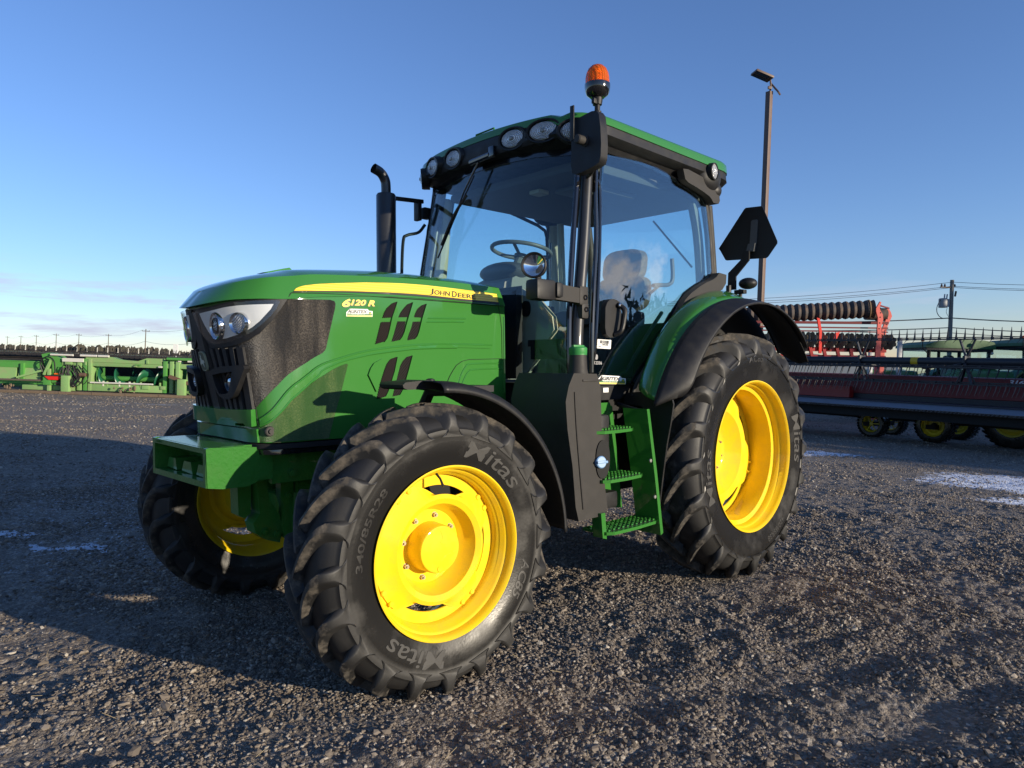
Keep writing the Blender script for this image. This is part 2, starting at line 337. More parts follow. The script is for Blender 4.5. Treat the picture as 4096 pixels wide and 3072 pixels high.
def text_mesh(s, extr=.0, offset=0.0, shear=0.0, res=3, space=1.0):
    cu = bpy.data.curves.new('t', 'FONT'); cu.body = s; cu.size = 1; cu.extrude = extr; cu.offset = offset; cu.shear = shear; cu.resolution_u = res; cu.space_character = space
    o = bpy.data.objects.new('t', cu); COL.objects.link(o); dg = bpy.context.evaluated_depsgraph_get(); me = bpy.data.meshes.new_from_object(o.evaluated_get(dg))
    bpy.data.objects.remove(o); V = np.array([v.co[:] for v in me.vertices]); F = [tuple(p.vertices) for p in me.polygons]; bpy.data.meshes.remove(me)
    V[:, 0] -= V[:, 0].min(); V[:, 1] -= V[:, 1].min(); return V, F
def text_quad(name, s, q, m, parent, lift=.002, thick=.001, side=1, **k):
    """text stretched over the quad q = (lower-left, lower-right, upper-right, upper-left) in 3D"""
    V, F = text_mesh(s, extr=.5, **k); W_, H_ = V[:, 0].max(), V[:, 1].max(); q = [np.array(p, float) for p in q]
    n = np.cross(q[1]-q[0], q[3]-q[0]); n /= np.linalg.norm(n); out = []
    for x, y, z in V:
        u, v = x/W_, y/H_; out.append((q[0]*(1-u)+q[1]*u)*(1-v)+(q[3]*(1-u)+q[2]*u)*v+n*(lift+thick*z*2))
    return mk(name, out, F, m, parent, smooth=False)
# plan curves of the bonnet, nose centre to rear, left half (index = s)
PT=[(3.252,0),(3.249,.095),(3.215,.2),(3.165,.29),(3.085,.368),(2.97,.41),(2.8,.425),(2.4,.436),(2.0,.442),(1.63,.446)]
PB=[(3.122,0),(3.120,.1),(3.122,.21),(3.118,.315),(3.08,.395),(3.0,.43),(2.8,.444),(2.4,.45),(2.0,.453),(1.63,.456)]
PL=[(3.298,0),(3.295,.086),(3.258,.2),(3.2,.3),(3.105,.383),(2.97,.418),(2.8,.431),(2.4,.442),(2.0,.448),(1.63,.452)]
PF=[(3.23,0),(3.228,.052),(3.2,.17),(3.15,.27),(3.06,.352),(2.94,.385),(2.8,.4),(2.4,.417),(2.0,.424),(1.66,.428)]
ZL=[1.722,1.724,1.735,1.745,1.75,1.755,1.775,1.80,1.80,1.795]
ZF=[1.80,1.803,1.818,1.835,1.853,1.868,1.885,1.902,1.908,1.90]
def crv(P,s,mirror_y=True):
    P=np.asarray(P,float)
    if P.ndim==1: P=P[:,None]; 
    Q=P[1].copy()
    if P.shape[1]==2: Q[1]*=-1
    E=np.vstack([Q,P,2*P[-1]-P[-2]]); s=np.asarray(s,float); i=np.clip(np.floor(s).astype(int),0,len(P)-2); t=(s-i)[...,None]
    a,b,c,d=E[i],E[i+1],E[i+2],E[i+3]
    # centripetal-ish damping: plain catmull
    return .5*(2*b+(c-a)*t+(2*a-5*b+4*c-d)*t*t+(3*b-3*c+d-a)*t**3)
def W_(s,z):
    s=np.asarray(s,float); z=np.asarray(z,float); sg=np.where(s<0,-1,1); k=np.abs(s)
    w=np.clip((1.722-z)/(1.722-1.18),-.4,1.3)[...,None]
    p=crv(PT,k)*(1-w)+crv(PB,k)*w
    return np.stack([p[...,0],p[...,1]*sg,z+0*k],-1)
def CW_(s,t):
    # cap wall, t 0 at the lip, 1 at the fold
    s=np.asarray(s,float); t=np.asarray(t,float); sg=np.where(s<0,-1,1); k=np.abs(s)
    a,b=crv(PL,k),crv(PF,k); zl,zf=crv(ZL,k)[...,0],crv(ZF,k)[...,0]
    e=np.clip(t,0,1)[...,None]**1.05
    p=a*(1-e)+b*e
    return np.stack([p[...,0],p[...,1]*sg,zl+(zf-zl)*t],-1)
def HW(s, z): return W_(s, z)
def HC(s, t): return CW_(s, t)
# ================================================================== THE TRACTOR (x forward, y to its left, z up)
T = thing('tractor', 'large green tractor with yellow rims and amber beacon, nearest in the middle of the yard', 'tractor', (0, 0, 0))
# ---------------- bonnet
def grid_mesh(P):
    a, b = P.shape[:2]; V = P.reshape(-1, 3); F = [(i*b+j, (i+1)*b+j, (i+1)*b+j+1, i*b+j+1) for i in range(a-1) for j in range(b-1)]; return V, F
ss = np.concatenate([-np.linspace(9, 0, 91)[:-1], np.linspace(0, 9, 91)])
mb = MB()
zb = 1.088
Zg = np.linspace(0, 1, 22); S_, Q_ = np.meshgrid(ss, Zg, indexing='ij'); ztop = crv(ZL, np.abs(ss))[..., 0][:, None]
Pw = W_(S_, zb+(np.minimum(ztop, 1.80)-zb)*Q_); V, F = grid_mesh(Pw); mb.add(V, F)
# lip underside
a = Pw[:, -1]; b = CW_(ss, 0*ss); V, F = grid_mesh(np.stack([a, b], 1)); mb.add(V, F)
S_, Q_ = np.meshgrid(ss, np.linspace(0, 1, 7), indexing='ij'); Pc = CW_(S_, Q_); V, F = grid_mesh(Pc); mb.add(V, F)
fold = Pc[:, -1]; q = np.linspace(0, 1, 9)**1.3; crown = np.interp(fold[:, 0], [1.6, 1.75, 2.4, 2.9, 3.1, 3.2, 3.24], [.034, .052, .06, .045, .022, .006, .002])
Pt = np.zeros((len(ss), 9, 3))
for j, qq in enumerate(q):
    Pt[:, j, 0] = fold[:, 0]; Pt[:, j, 1] = fold[:, 1]*(1-qq); Pt[:, j, 2] = fold[:, 2]+crown*(1-(1-qq)**3.4)
V, F = grid_mesh(Pt); mb.add(V, F)
hood = mb.build('bonnet', G, T, ang=24, recalc=True)
# black grille face, chins
def lin(a, b, n): return [tuple(np.array(a)+(np.array(b)-np.array(a))*i/n) for i in range(n+1)]
grille = patch('front_grille', lin((-3.40, 1.243), (3.40, 1.243), 12)+[(3.2, 1.42), (3.0, 1.55), (2.4, 1.716), (0, 1.717), (-2.4, 1.716), (-3.0, 1.55), (-3.2, 1.42)], HW, .004, .008, BP, T, step=(.25, .05))
cx = lambda s0, s1, z0, z1: lin((s0, z0), (s1, z0), 14)+lin((s1, z1), (s0, z1), 14)
patch('upper_chin', lin((-3.40, 1.165), (3.40, 1.165), 14)+lin((3.42, 1.243), (-3.42, 1.243), 14), HW, .034, .05, G, hood, step=(.2, .03), holes=[[(2.05, 1.168), (3.0, 1.168), (2.9, 1.180), (2.12, 1.180)]], ang=40)
patch('lower_chin', lin((-3.55, 1.090), (3.55, 1.090), 14)+lin((3.52, 1.152), (-3.52, 1.152), 14), HW, .018, .03, G, hood, step=(.2, .03), ang=40)
patch('rubber_seal', lin((-9, 1.060), (9, 1.060), 40)+lin((9, 1.082), (-9, 1.082), 40), HW, .018, .035, VB, hood, step=(.3, .03))
patch('rubber_seal', lin((-9, 1.034), (9, 1.034), 40)+lin((9, 1.056), (-9, 1.056), 40), HW, .008, .03, BG, hood, step=(.3, .03))
# fins of the grille
def fin_bar(y0, y1, wide, z0=1.243, z1=1.70, dep=.018):
    V = []; F = []; n = 14
    for i in range(n+1):
        z = z0+(z1-z0)*i/n; c = y0+(y1-y0)*i/n
        s_ = np.interp(abs(c), [crv(PT, k)[..., 1] if False else k2 for k2 in (0, .097, .205, .30, .38)], [0, 1, 2, 3, 4])*(1 if c >= 0 else -1)
        p = np.array(HW(s_, z)); nn = nrm(HW, s_, z); t = np.cross(nn, (0, 0, 1)); t /= np.linalg.norm(t)
        for du, dn in ((-wide, -.004), (-wide*.8, dep), (wide*.8, dep), (wide, -.004)): V.append(p+t*du+nn*dn)
    for i in range(n):
        for k in range(4): F.append((i*4+k, i*4+(k+1) % 4, (i+1)*4+(k+1) % 4, (i+1)*4+k))
    F += [(3, 2, 1, 0), tuple(n*4+k for k in range(4))]; return V, F
for (yb, yt, wd_) in ((0, 0, .047), (.115, .10, .017), (-.115, -.10, .017), (.165, .15, .017), (-.165, -.15, .017), (.215, .20, .017), (-.215, -.20, .017), (.265, .25, .017), (-.265, -.25, .017), (.315, .295, .022), (-.315, -.295, .022)):
    m_ = MB(); m_.add(*fin_bar(yb, yt, wd_, z1=1.70 if abs(yb) < .1 else 1.528)); m_.build('grille_fin', BP, grille)
# emblem: rounded plate with a leaping deer
def ellip(cu, cv, a, b, n=20, pw=2.6): return [(cu+a*np.sign(math.cos(t))*abs(math.cos(t))**(2/pw), cv+b*np.sign(math.sin(t))*abs(math.sin(t))**(2/pw)) for t in [2*math.pi*i/n for i in range(n)]]
ecen = (0.0, 1.466)
def emb(y, z, d): p = HW(0, z); return (p[0]+.020+d, y, z)
em = MB(); em.prism(ellip(0, 1.466, .036, .047, 24, 3.2), 0, .010, emb, bev=.002); emo = em.build('emblem_plate', mat('emblem_edge', (.30, .32, .22), .4), grille)
em = MB(); em.prism(ellip(0, 1.466, .032, .043, 24, 3.2), .010, .0112, emb); em.build('emblem_field', mat('emblem_dark', (.045, .065, .035), .4), grille)
deer = [(-.024, -.020), (-.012, -.010), (.004, -.014), (.018, -.030), (.013, -.012), (.020, -.004), (.030, -.008), (.022, .004), (.010, .004), (.002, .006), (-.004, .014), (-.002, .022), (-.008, .032), (-.006, .020), (-.014, .030), (-.010, .018), (-.018, .014), (-.011, .010), (-.010, .002), (-.016, -.004), (-.028, -.008)]
em = MB(); em.prism([(u*.95, 1.466+v*1.05) for u, v in deer], .0114, .0128, emb); em.build('deer_figure', mat('emblem_light', (.50, .52, .42), .4), grille, smooth=False)
# side screens, headlights, pods for both sides
SCREEN = [(4.934, 1.753), (5.694, 1.758), (6.10, 1.762), (6.165, 1.757), (6.182, 1.745), (6.171, 1.72), (6.09, 1.621), (6.009, 1.528), (5.985, 1.516), (5.936, 1.503), (5.557, 1.456), (5.023, 1.404), (4.635, 1.354), (3.94, 1.292), (3.471, 1.252), (3.358, 1.284), (3.261, 1.339), (3.164, 1.386), (3.043, 1.454), (2.946, 1.498), (2.80, 1.545), (3.39, 1.563), (3.891, 1.596), (4.344, 1.648), (4.651, 1.703)]
BEZEL = [(.30, 1.715), (1.596, 1.722), (2.396, 1.735), (2.9, 1.741), (3.738, 1.746), (4.91, 1.752), (4.692, 1.705), (4.368, 1.648), (3.891, 1.593), (3.39, 1.561), (2.808, 1.541), (1.725, 1.529), (1.264, 1.534), (0.933, 1.548), (0.65, 1.568), (0.42, 1.603), (0.33, 1.645)]
LENSP = [(0.52, 1.706), (1.612, 1.712), (2.436, 1.725), (3.027, 1.733), (3.738, 1.738), (4.587, 1.742), (4.643, 1.735), (4.546, 1.708), (4.328, 1.668), (4.021, 1.631), (3.657, 1.596), (3.269, 1.576), (2.833, 1.561), (2.388, 1.553), (1.952, 1.551), (1.62, 1.551), (1.41, 1.558), (1.054, 1.581), (0.844, 1.608), (0.707, 1.633), (0.58, 1.67)]
REFL = [(0.74, 1.694), (1.547, 1.702), (2.356, 1.714), (3.14, 1.721), (3.835, 1.724), (4.441, 1.727), (4.336, 1.703), (4.15, 1.678), (3.916, 1.648), (3.625, 1.621), (3.293, 1.601), (2.865, 1.586), (2.242, 1.573), (1.628, 1.568), (1.321, 1.583), (1.135, 1.606), (0.957, 1.638), (0.83, 1.668)]
POD = [(0.982, 1.411), (1.087, 1.429), (1.313, 1.439), (1.628, 1.444), (2.477, 1.446), (3.188, 1.449), (3.30, 1.444), (3.33, 1.431), (3.24, 1.414), (3.091, 1.384), (2.841, 1.341), (2.558, 1.307), (2.364, 1.299), (2.073, 1.294), (1.652, 1.297), (1.353, 1.309), (1.184, 1.329), (1.054, 1.361)]
PODH = [(1.15, 1.411), (1.855, 1.418), (2.68, 1.421), (2.59, 1.396), (2.404, 1.354), (2.186, 1.324), (1.766, 1.319), (1.40, 1.321), (1.24, 1.351), (1.17, 1.389)]
LCUT = [(0.60, 1.700), (1.58, 1.707), (2.40, 1.720), (3.08, 1.727), (3.79, 1.732), (4.53, 1.736), (4.44, 1.705), (4.23, 1.672), (3.96, 1.638), (3.63, 1.608), (3.28, 1.588), (2.85, 1.573), (2.30, 1.562), (1.66, 1.560), (1.38, 1.570), (1.10, 1.593), (0.90, 1.622), (0.70, 1.66)]
for sd_ in (1, -1):
    hs = patch('side_screen', SCREEN, HW, .005, .009, SCR, hood, step=(.12, .03), side=sd_)
    hl = patch('headlight', BEZEL, HW, .012, .018, BP, T, step=(.15, .03), side=sd_)
    patch('headlight_rim', [(u, v-.006) for u, v in BEZEL[10:]]+[(u+.02, v-.006) for u, v in BEZEL[5:10]][::1], HW, .016, .02, BP, hl, step=(.2, .03), side=sd_) if False else None
    patch('reflector_panel', REFL, HW, .0135, .003, SIL, hl, step=(.12, .03), side=sd_)
    patch('clear_cover', LENSP, HW, .036, .0015, GLC, hl, step=(.12, .03), side=sd_)
    # bright edge line of the cover
    for (s0, z0, rr, fw, nm) in ((1.80, 1.632, .046, .62, 'main_lamp'), (3.06, 1.640, .048, .25, 'inner_lamp')):
        p = np.array(HW(s0, z0)); nn = nrm(HW, s0, z0); ax = nn*(1-fw)+np.array((1, 0, 0))*fw; ax /= np.linalg.norm(ax); p = p+nn*.017; ax[1] *= sd_; p[1] *= sd_
        qd = Vector(ax).to_track_quat('Y', 'Z').to_matrix(); g = 1.35 if nm == 'main_lamp' else 1.0
        m_ = MB(); m_.lathe([(.001, 0.0), (.002, rr*.45), (.003, rr*.80), (.008, rr*.90), (.012, rr), (.006, rr*1.06), (-.02, rr*1.1)], c=p, q=qd, n=40, sz=g, sx=.95); lp = m_.build(nm, CH, hl)
        m_ = MB(); m_.lathe([(.003, rr*.80), (.007, rr*.62), (.010, rr*.3), (.0115, 0.0)], c=p, q=qd, n=32, sz=g, sx=.95); m_.build('bulb_lens', LENS if nm != 'main_lamp' else GLC, lp)
        if nm == 'main_lamp':
            m_ = MB(); m_.lathe([(.003, rr*.50), (.010, rr*.52), (.012, rr*.57), (.010, rr*.62), (.002, rr*.63)], c=p, q=qd, n=32, sz=g, sx=.95); m_.build('projector_ring', BG, lp)
            m_ = MB(); m_.sphere(Vector(p)+Vector(ax)*.004, rr*.46, q=qd, sy=.35); m_.build('projector_lens', LENS, lp)
    pod = patch('fog_lamp_pod', POD, HW, .048, .055, BP, T, step=(.2, .03), holes=[PODH], side=sd_, ang=40)
    patch('pod_back', PODH, HW, .008, .004, VB, pod, step=(.2, .03), side=sd_)
    p = np.array(HW(2.02, 1.366)); p[1] *= sd_; qd = Vector((1, .12*sd_, 0)).to_track_quat('Y', 'Z').to_matrix()
    m_ = MB(); m_.lathe([(-.03, .05), (.008, .047), (.016, .043), (.012, .038), (0, .036)], c=p+np.array((.012, .012*sd_, 0)), q=qd, n=32); fl = m_.build('fog_lamp_ring', BG, pod)
    m_ = MB(); m_.lathe([(.002, .037), (.012, .028), (.018, .014), (.020, 0)], c=p+np.array((.012, .012*sd_, 0)), q=qd, n=32); m_.build('fog_lamp_lens', LENS if sd_ < 0 else mat('fog_lens', (.45, .5, .55), .05, metal=1), pod)
# lower green screen and everything else the near side shows
MESH2 = [(3.56, 1.152), (4.182, 1.179), (4.546, 1.202), (4.773, 1.224), (5.104, 1.277), (5.411, 1.321), (5.734, 1.364), (5.985, 1.401), (6.114, 1.424), (6.227, 1.442), (6.316, 1.453), (6.335, 1.447), (6.316, 1.424), (6.227, 1.311), (6.017, 1.092), (5.225, 1.092), (3.592, 1.092)]
BAND = [(3.641, 1.194), (4.045, 1.217), (4.401, 1.242), (4.74, 1.282), (4.983, 1.321), (5.201, 1.351), (5.411, 1.374), (5.654, 1.406), (5.8, 1.430), (5.985, 1.454), (6.268, 1.483), (6.502, 1.508), (6.729, 1.526), (7.076, 1.543), (7.43, 1.555), (8.006, 1.561), (8.709, 1.561), (8.685, 1.541), (8.006, 1.543), (7.383, 1.535), (7.076, 1.523), (6.729, 1.506), (6.502, 1.488), (6.268, 1.466), (6.114, 1.446), (5.936, 1.421), (5.839, 1.394), (5.597, 1.351), (5.314, 1.309), (5.104, 1.282), (4.878, 1.244), (4.393, 1.197), (3.988, 1.177), (3.641, 1.167)]
VENTS = [[(6.818, 1.688), (6.842, 1.715), (6.882, 1.74), (6.955, 1.765), (7.028, 1.775), (6.995, 1.733), (6.947, 1.693)], [(6.793, 1.665), (6.931, 1.668), (6.89, 1.611), (6.866, 1.583), (6.826, 1.566), (6.712, 1.553)], [(7.052, 1.695), (7.084, 1.72), (7.133, 1.743), (7.189, 1.765), (7.27, 1.778), (7.238, 1.738), (7.189, 1.698)], [(7.036, 1.673), (7.157, 1.675), (7.125, 1.618), (7.092, 1.593), (7.052, 1.576), (6.939, 1.566)], [(7.294, 1.7), (7.319, 1.723), (7.351, 1.745), (7.416, 1.765), (7.488, 1.775), (7.456, 1.74), (7.416, 1.7)], [(7.262, 1.675), (7.391, 1.678), (7.351, 1.626), (7.327, 1.598), (7.286, 1.583), (7.181, 1.576)], [(6.712, 1.274), (6.769, 1.356), (6.826, 1.419), (6.866, 1.454), (6.915, 1.476), (7.012, 1.488), (6.963, 1.414), (6.866, 1.311), (6.826, 1.284)], [(6.939, 1.284), (6.995, 1.359), (7.068, 1.444), (7.109, 1.469), (7.165, 1.488), (7.246, 1.496), (7.189, 1.429), (7.092, 1.321), (7.036, 1.289)]]
GUIDES = [[(7.028, 1.775), (7.117, 1.775), (7.084, 1.76), (7.036, 1.698), (6.963, 1.611), (6.939, 1.586), (6.89, 1.573), (6.826, 1.563), (6.866, 1.583), (6.89, 1.611), (6.947, 1.695)], [(7.27, 1.778), (7.351, 1.78), (7.319, 1.76), (7.23, 1.643), (7.181, 1.601), (7.141, 1.583), (7.052, 1.576), (7.092, 1.593), (7.125, 1.618), (7.197, 1.7)], [(7.488, 1.775), (7.577, 1.778), (7.553, 1.76), (7.432, 1.636), (7.4, 1.608), (7.359, 1.591), (7.286, 1.583), (7.327, 1.598), (7.359, 1.626), (7.416, 1.7)], [(7.012, 1.488), (7.092, 1.491), (7.068, 1.471), (6.947, 1.321), (6.923, 1.299), (6.826, 1.284), (6.866, 1.311), (6.963, 1.414)], [(7.246, 1.496), (7.335, 1.498), (7.294, 1.471), (7.157, 1.349), (7.133, 1.314), (7.036, 1.289), (7.092, 1.321), (7.189, 1.429)], [(6.599, 1.396), (6.632, 1.429), (6.68, 1.456), (6.785, 1.478), (6.858, 1.481), (6.818, 1.456), (6.777, 1.396), (6.70, 1.31)]]
patch('lower_screen', MESH2, HW, .004, .007, SCG, hood, step=(.12, .03))
patch('raised_band', BAND, HW, .007, .01, G, hood, step=(.12, .02), ang=60)
for pts in (BAND[:17], BAND[18:34]):
    m_ = MB(); Q = [np.array(HW(*p))+nrm(HW, *p)*.0045 for p in pts]; m_.tube(Q, .0055, 8, res=3); m_.build('band_edge', G, hood)
# louvred vents: dark recess with slanted slats
LV = mat('vent_slat', (.016, .0125, .012), .7, spec=.05)
for i, v in enumerate(VENTS):
    vo = patch('side_vent', v, HW, .0025, .004, VB, hood, step=(.1, .03))
    P2 = np.array(v); V2 = MB(); c0 = P2.min(0); c1 = P2.max(0)
    for k in np.arange(-1.2, 1.2, .0165):
        # slat line v = v0 + slope*(u-u0); clip to the outline
        seg = []; a_ = np.array((c0[0]-.05, c0[1]+(c1[1]-c0[1])*.5+k*1.0+.14)); b_ = np.array((c1[0]+.05, a_[1]-(c1[0]-c0[0]+.1)*.62))
        n_ = len(P2); d = b_-a_; hit = []
        for q0 in range(n_):
            p0, p1 = P2[q0], P2[(q0+1) % n_]; e = p1-p0; den = d[0]*e[1]-d[1]*e[0]
            if abs(den) < 1e-9: continue
            t = ((p0[0]-a_[0])*e[1]-(p0[1]-a_[1])*e[0])/den; u_ = ((p0[0]-a_[0])*d[1]-(p0[1]-a_[1])*d[0])/den
            if 0 <= u_ < 1 and 0 <= t <= 1: hit.append(t)
        hit.sort()
        for h0, h1 in zip(hit[::2], hit[1::2]):
            A = a_+d*h0; B = a_+d*h1
            if np.linalg.norm(B-A) > .004:
                pa = np.array(HW(*A))+nrm(HW, *A)*.0038; pb = np.array(HW(*B))+nrm(HW, *B)*.0038; V2.bar(pa, pb, .003, .0085 if i in (0, 1, 6) else .0035)
    if V2.V: V2.build('slats', LV, vo, smooth=False)
for g_ in GUIDES: patch('vent_guide', g_, HW, .011, .014, G, hood, step=(.1, .03), ang=50)
SB = MB()
SEAM = mat('panel_seam', (.004, .018, .004), .7)
def seam(pts, w=.0016, lift=.0035):
    m_ = MB(); P = []
    for a, b in zip(pts[:-1], pts[1:]):
        k = max(1, int(abs(b[0]-a[0])/.1+abs(b[1]-a[1])/.03))
        for i in range(k): P.append((a[0]+(b[0]-a[0])*i/k, a[1]+(b[1]-a[1])*i/k))
    P.append(pts[-1]); Q = [np.array(HW(*p))+nrm(HW, *p)*lift for p in P]; m_.tube(Q, w, 6); m_.build('panel_gap', SEAM, hood)
seam([(4.934, 1.757), (4.958, 1.765), (5.007, 1.778), (5.055, 1.785), (5.662, 1.788), (6.3, 1.793), (6.745, 1.795), (7.5, 1.796), (8.95, 1.795)], .002, .006)
seam([(8.86, 1.79), (8.90, 1.74), (8.93, 1.655), (8.93, 1.483), (8.224, 1.476), (8.103, 1.466), (7.998, 1.444), (7.933, 1.416), (7.868, 1.381), (7.80, 1.33)])
seam([(3.44, 1.250), (3.47, 1.212), (3.50, 1.179), (3.56, 1.165), (3.55, 1.09)], .002)
# shallow ribs running back from the vents
for pts in ([(7.43, 1.697), (8.184, 1.708)], [(7.42, 1.678), (8.151, 1.688)], [(7.98, 1.24), (8.05, 1.36), (8.16, 1.43), (8.3, 1.452), (8.93, 1.455)], [(8.0, 1.24), (8.1, 1.34), (8.22, 1.405), (8.36, 1.42), (8.93, 1.425)]):
    m_ = MB(); Q = [np.array(HW(*p))+nrm(HW, *p)*.0005 for p in pts]; m_.tube(Q, .0045, 8, res=6); m_.build('panel_rib', G, hood)
for (a_, b_) in (((8.98, 1.73), (8.98, 1.28)),): m_ = MB(); m_.tube([np.array(HW(*a_)), np.array(HW(*b_))], .006, 8); m_.build('panel_rib', G, hood)
# yellow stripe, black line, lettering
STR = [(5.096, 0.332), (5.152, 0.415), (5.282, 0.478), (5.468, 0.512), (5.775, 0.542), (6.106, 0.585), (6.397, 0.629), (6.624, 0.668), (6.85, 0.690), (7.157, 0.705), (7.45, 0.705), (7.8, 0.675), (8.208, 0.645), (8.887, 0.629), (8.863, 0.172), (8.176, 0.150), (7.537, 0.190), (7.109, 0.197), (6.712, 0.215), (6.292, 0.245), (5.823, 0.259)]
BLK = [(5.055, 0.322), (5.823, 0.249), (6.292, 0.235), (6.712, 0.205), (7.109, 0.187), (7.537, 0.180), (8.176, 0.140), (8.87, 0.160), (8.885, 0.05), (8.176, 0.04), (7.537, 0.085), (7.1, 0.095), (6.712, 0.128), (6.284, 0.180), (5.823, 0.212), (5.088, 0.290)]
patch('black_trim_line', BLK, HC, .0030, .004, TXB, hood, step=(.15, .15)); stp = patch('yellow_stripe', STR, HC, .0034, .004, STP, hood, step=(.15, .12))
def q4(fn, L_, off=0): return [np.array(fn(*p))+nrm(fn, *p)*off for p in L_]
JQ = [(7.545, 0.215), (8.378, 0.175), (8.394, 0.50), (7.569, 0.545)]
def two_size(big1, small1, q, name, m, parent, lift, off=0.0, thick=.0006):
    """small-capitals lettering: list of (text, x0, x1, height) over the unit quad"""
    V = []; F = []
    for s_, x0, x1, hgt, y0 in big1:
        v, f = text_mesh(s_, extr=.5, offset=off); W_2, H_2 = v[:, 0].max(), v[:, 1].max(); k = len(V)
        for x, y, z in v: V.append((x0+(x1-x0)*x/W_2, y0+hgt*y/H_2, z))
        F += [tuple(i+k for i in ff) for ff in f]
    q = [np.array(p, float) for p in q]; n = np.cross(q[1]-q[0], q[3]-q[0]); n /= np.linalg.norm(n)
    out = [(q[0]*(1-u)+q[1]*u)*(1-v)+(q[3]*(1-u)+q[2]*u)*v+n*(lift+thick*z*2) for u, v, z in V]
    return mk(name, out, F, m, parent, smooth=False)
JD = [('J', 0, .065, 1, .0), ('OHN', .085, .42, .72, .10), ('D', .47, .575, .95, .03), ('EERE', .60, 1.0, .68, .08)]
JDo = [(a_, x0-.006, x1+.006, h_*1.03, y0-.06) for a_, x0, x1, h_, y0 in JD]
two_size([(a_, x0-.004, x1+.012, h_, y0-.10) for a_, x0, x1, h_, y0 in JD], 0, q4(HC, JQ), 'lettering_shadow', SYE, stp, .0040, off=.035)
two_size(JD, 0, q4(HC, JQ), 'maker_lettering', TXB, stp, .0052, off=.012)
def quadsub(q, u0, u1, v0, v1):
    q = [np.array(p) for p in q]; f = lambda u, v: (q[0]*(1-u)+q[1]*u)*(1-v)+(q[3]*(1-u)+q[2]*u)*v
    return [f(u0, v0), f(u1, v0), f(u1, v1), f(u0, v1)]
NQ = q4(HW, [(6.276, 1.732), (6.712, 1.741), (6.721, 1.775), (6.283, 1.770)])
for q_, nm, m_, lf, of, dx in ((NQ, 'number_shadow', TXB, .0020, .05, .006), (NQ, 'model_number', SYE, .0032, .03, 0)):
    for s_, u0, u1, v0, v1 in (('6', 0, .25, -.03, 1.06), ('120', .26, .72, .18, 1.0), ('R', .78, 1.0, .10, .98)):
        text_quad(nm, s_, [p+np.array((-dx*.5, 0, -dx*.5)) for p in quadsub(q_, u0, u1, v0, v1)], m_, hood, lift=lf, thick=.0005, offset=of, shear=.22)
def dealer_sticker(q, parent, side=1):
    q = [np.array(p) for p in q]; n = np.cross(q[1]-q[0], q[3]-q[0]); n /= np.linalg.norm(n)
    f = lambda u, v, d: (q[0]*(1-u)+q[1]*u)*(1-v)+(q[3]*(1-u)+q[2]*u)*v+n*d
    m_ = MB(); m_.prism([(0, 0), (1, 0), (.995, .75), (.85, .78), (.80, 1.0), (.12, 1.0), (.0, .55)], .0005, .0015, lambda u, v, d: f(u, v, d)); st = m_.build('dealer_sticker', WHT, parent, smooth=False)
    m_ = MB(); m_.prism([(.02, .02), (.98, .02), (.98, .16), (.02, .16)], .0016, .0019, f); m_.build('yellow_bar', SYE, st, smooth=False)
    m_ = MB(); m_.prism([(.02, .18), (.98, .18), (.98, .38), (.02, .38)], .0016, .0019, f); m_.build('green_bar', SGR, st, smooth=False)
    m_ = MB(); m_.prism(ellip(.90, .45, .055, .20, 16), .0020, .0023, f); m_.build('small_badge', SGR, st, smooth=False)
    m_ = MB(); m_.prism([(.90+u*1.2, .45+v*4.2) for u, v in deer], .0024, .0027, f); m_.build('badge_figure', SYE, st, smooth=False)
    text_quad('dealer_name', 'A', quadsub(q, .03, .16, .42, .96), TXB, st, lift=.0022, thick=.0004, offset=.06, shear=.3)
    text_quad('dealer_name', 'GRITEX', quadsub(q, .155, .79, .44, .86), TXB, st, lift=.0022, thick=.0004, offset=.04, shear=.12)
    text_quad('web_address', 'www.agritex.ca', quadsub(q, .18, .70, .21, .36), WHT, st, lift=.0022, thick=.0004)
    return st
dealer_sticker(q4(HW, [(6.333, 1.686), (6.680, 1.690), (6.688, 1.729), (6.340, 1.724)], .0005), hood)
# bolt low on the side, latch fin on top
p = np.array(HW(4.126, 1.142)); m_ = MB(); m_.lathe([(.0, .024), (.012, .024), (.016, .020), (.016, .011), (.026, .011), (.026, 0)], c=p, n=20); m_.build('side_latch', DK, hood)
m_ = MB(); m_.prism([(2.93, 1.918), (2.83, 1.945), (2.785, 1.956), (2.76, 1.935), (2.74, 1.925)], -.04, .04, lambda x, z, y: (x, y, z), bev=.004); m_.build('bonnet_catch', G, hood)
# ---------------- nose weight bracket and frame rails
m_ = MB(); fr = lambda y, z, x: (x, y, z)
BO = [(-.355, .897), (-.355, 1.078), (.36, 1.078), (.36, .904)]
def ring_prism(mb_, outer, inner, x0, x1):
    n = len(outer)
    V = [(x0, *p) for p in outer]+[(x0, *p) for p in inner]+[(x1, *p) for p in outer]+[(x1, *p) for p in inner]; F = []
    for i in range(n):
        j = (i+1) % n; F += [(i, j, n+j, n+i), (2*n+i, 3*n+i, 3*n+j, 2*n+j), (i, 2*n+i, 2*n+j, j), (n+i, n+j, 3*n+j, 3*n+i)]
    mb_.add(V, F)
inn = [(-.325, .925), (-.325, 1.055), (.33, 1.055), (.33, .931)]
ring_prism(m_, BO, inn, 3.345, 3.17)
m_.box((3.165, 0, .985), (.02, .70, .16)); 
nb = m_.build('nose_bracket', GR_, T, ang=30)
m_ = MB(); m_.prism([(3.34, .904), (3.345, 1.078), (3.33, 1.082), (3.15, 1.072), (3.04, 1.062), (3.04, .915), (3.10, .915), (3.16, .893), (3.27, .893)], .335, .366, lambda x, z, y: (x, y, z), bev=.004)
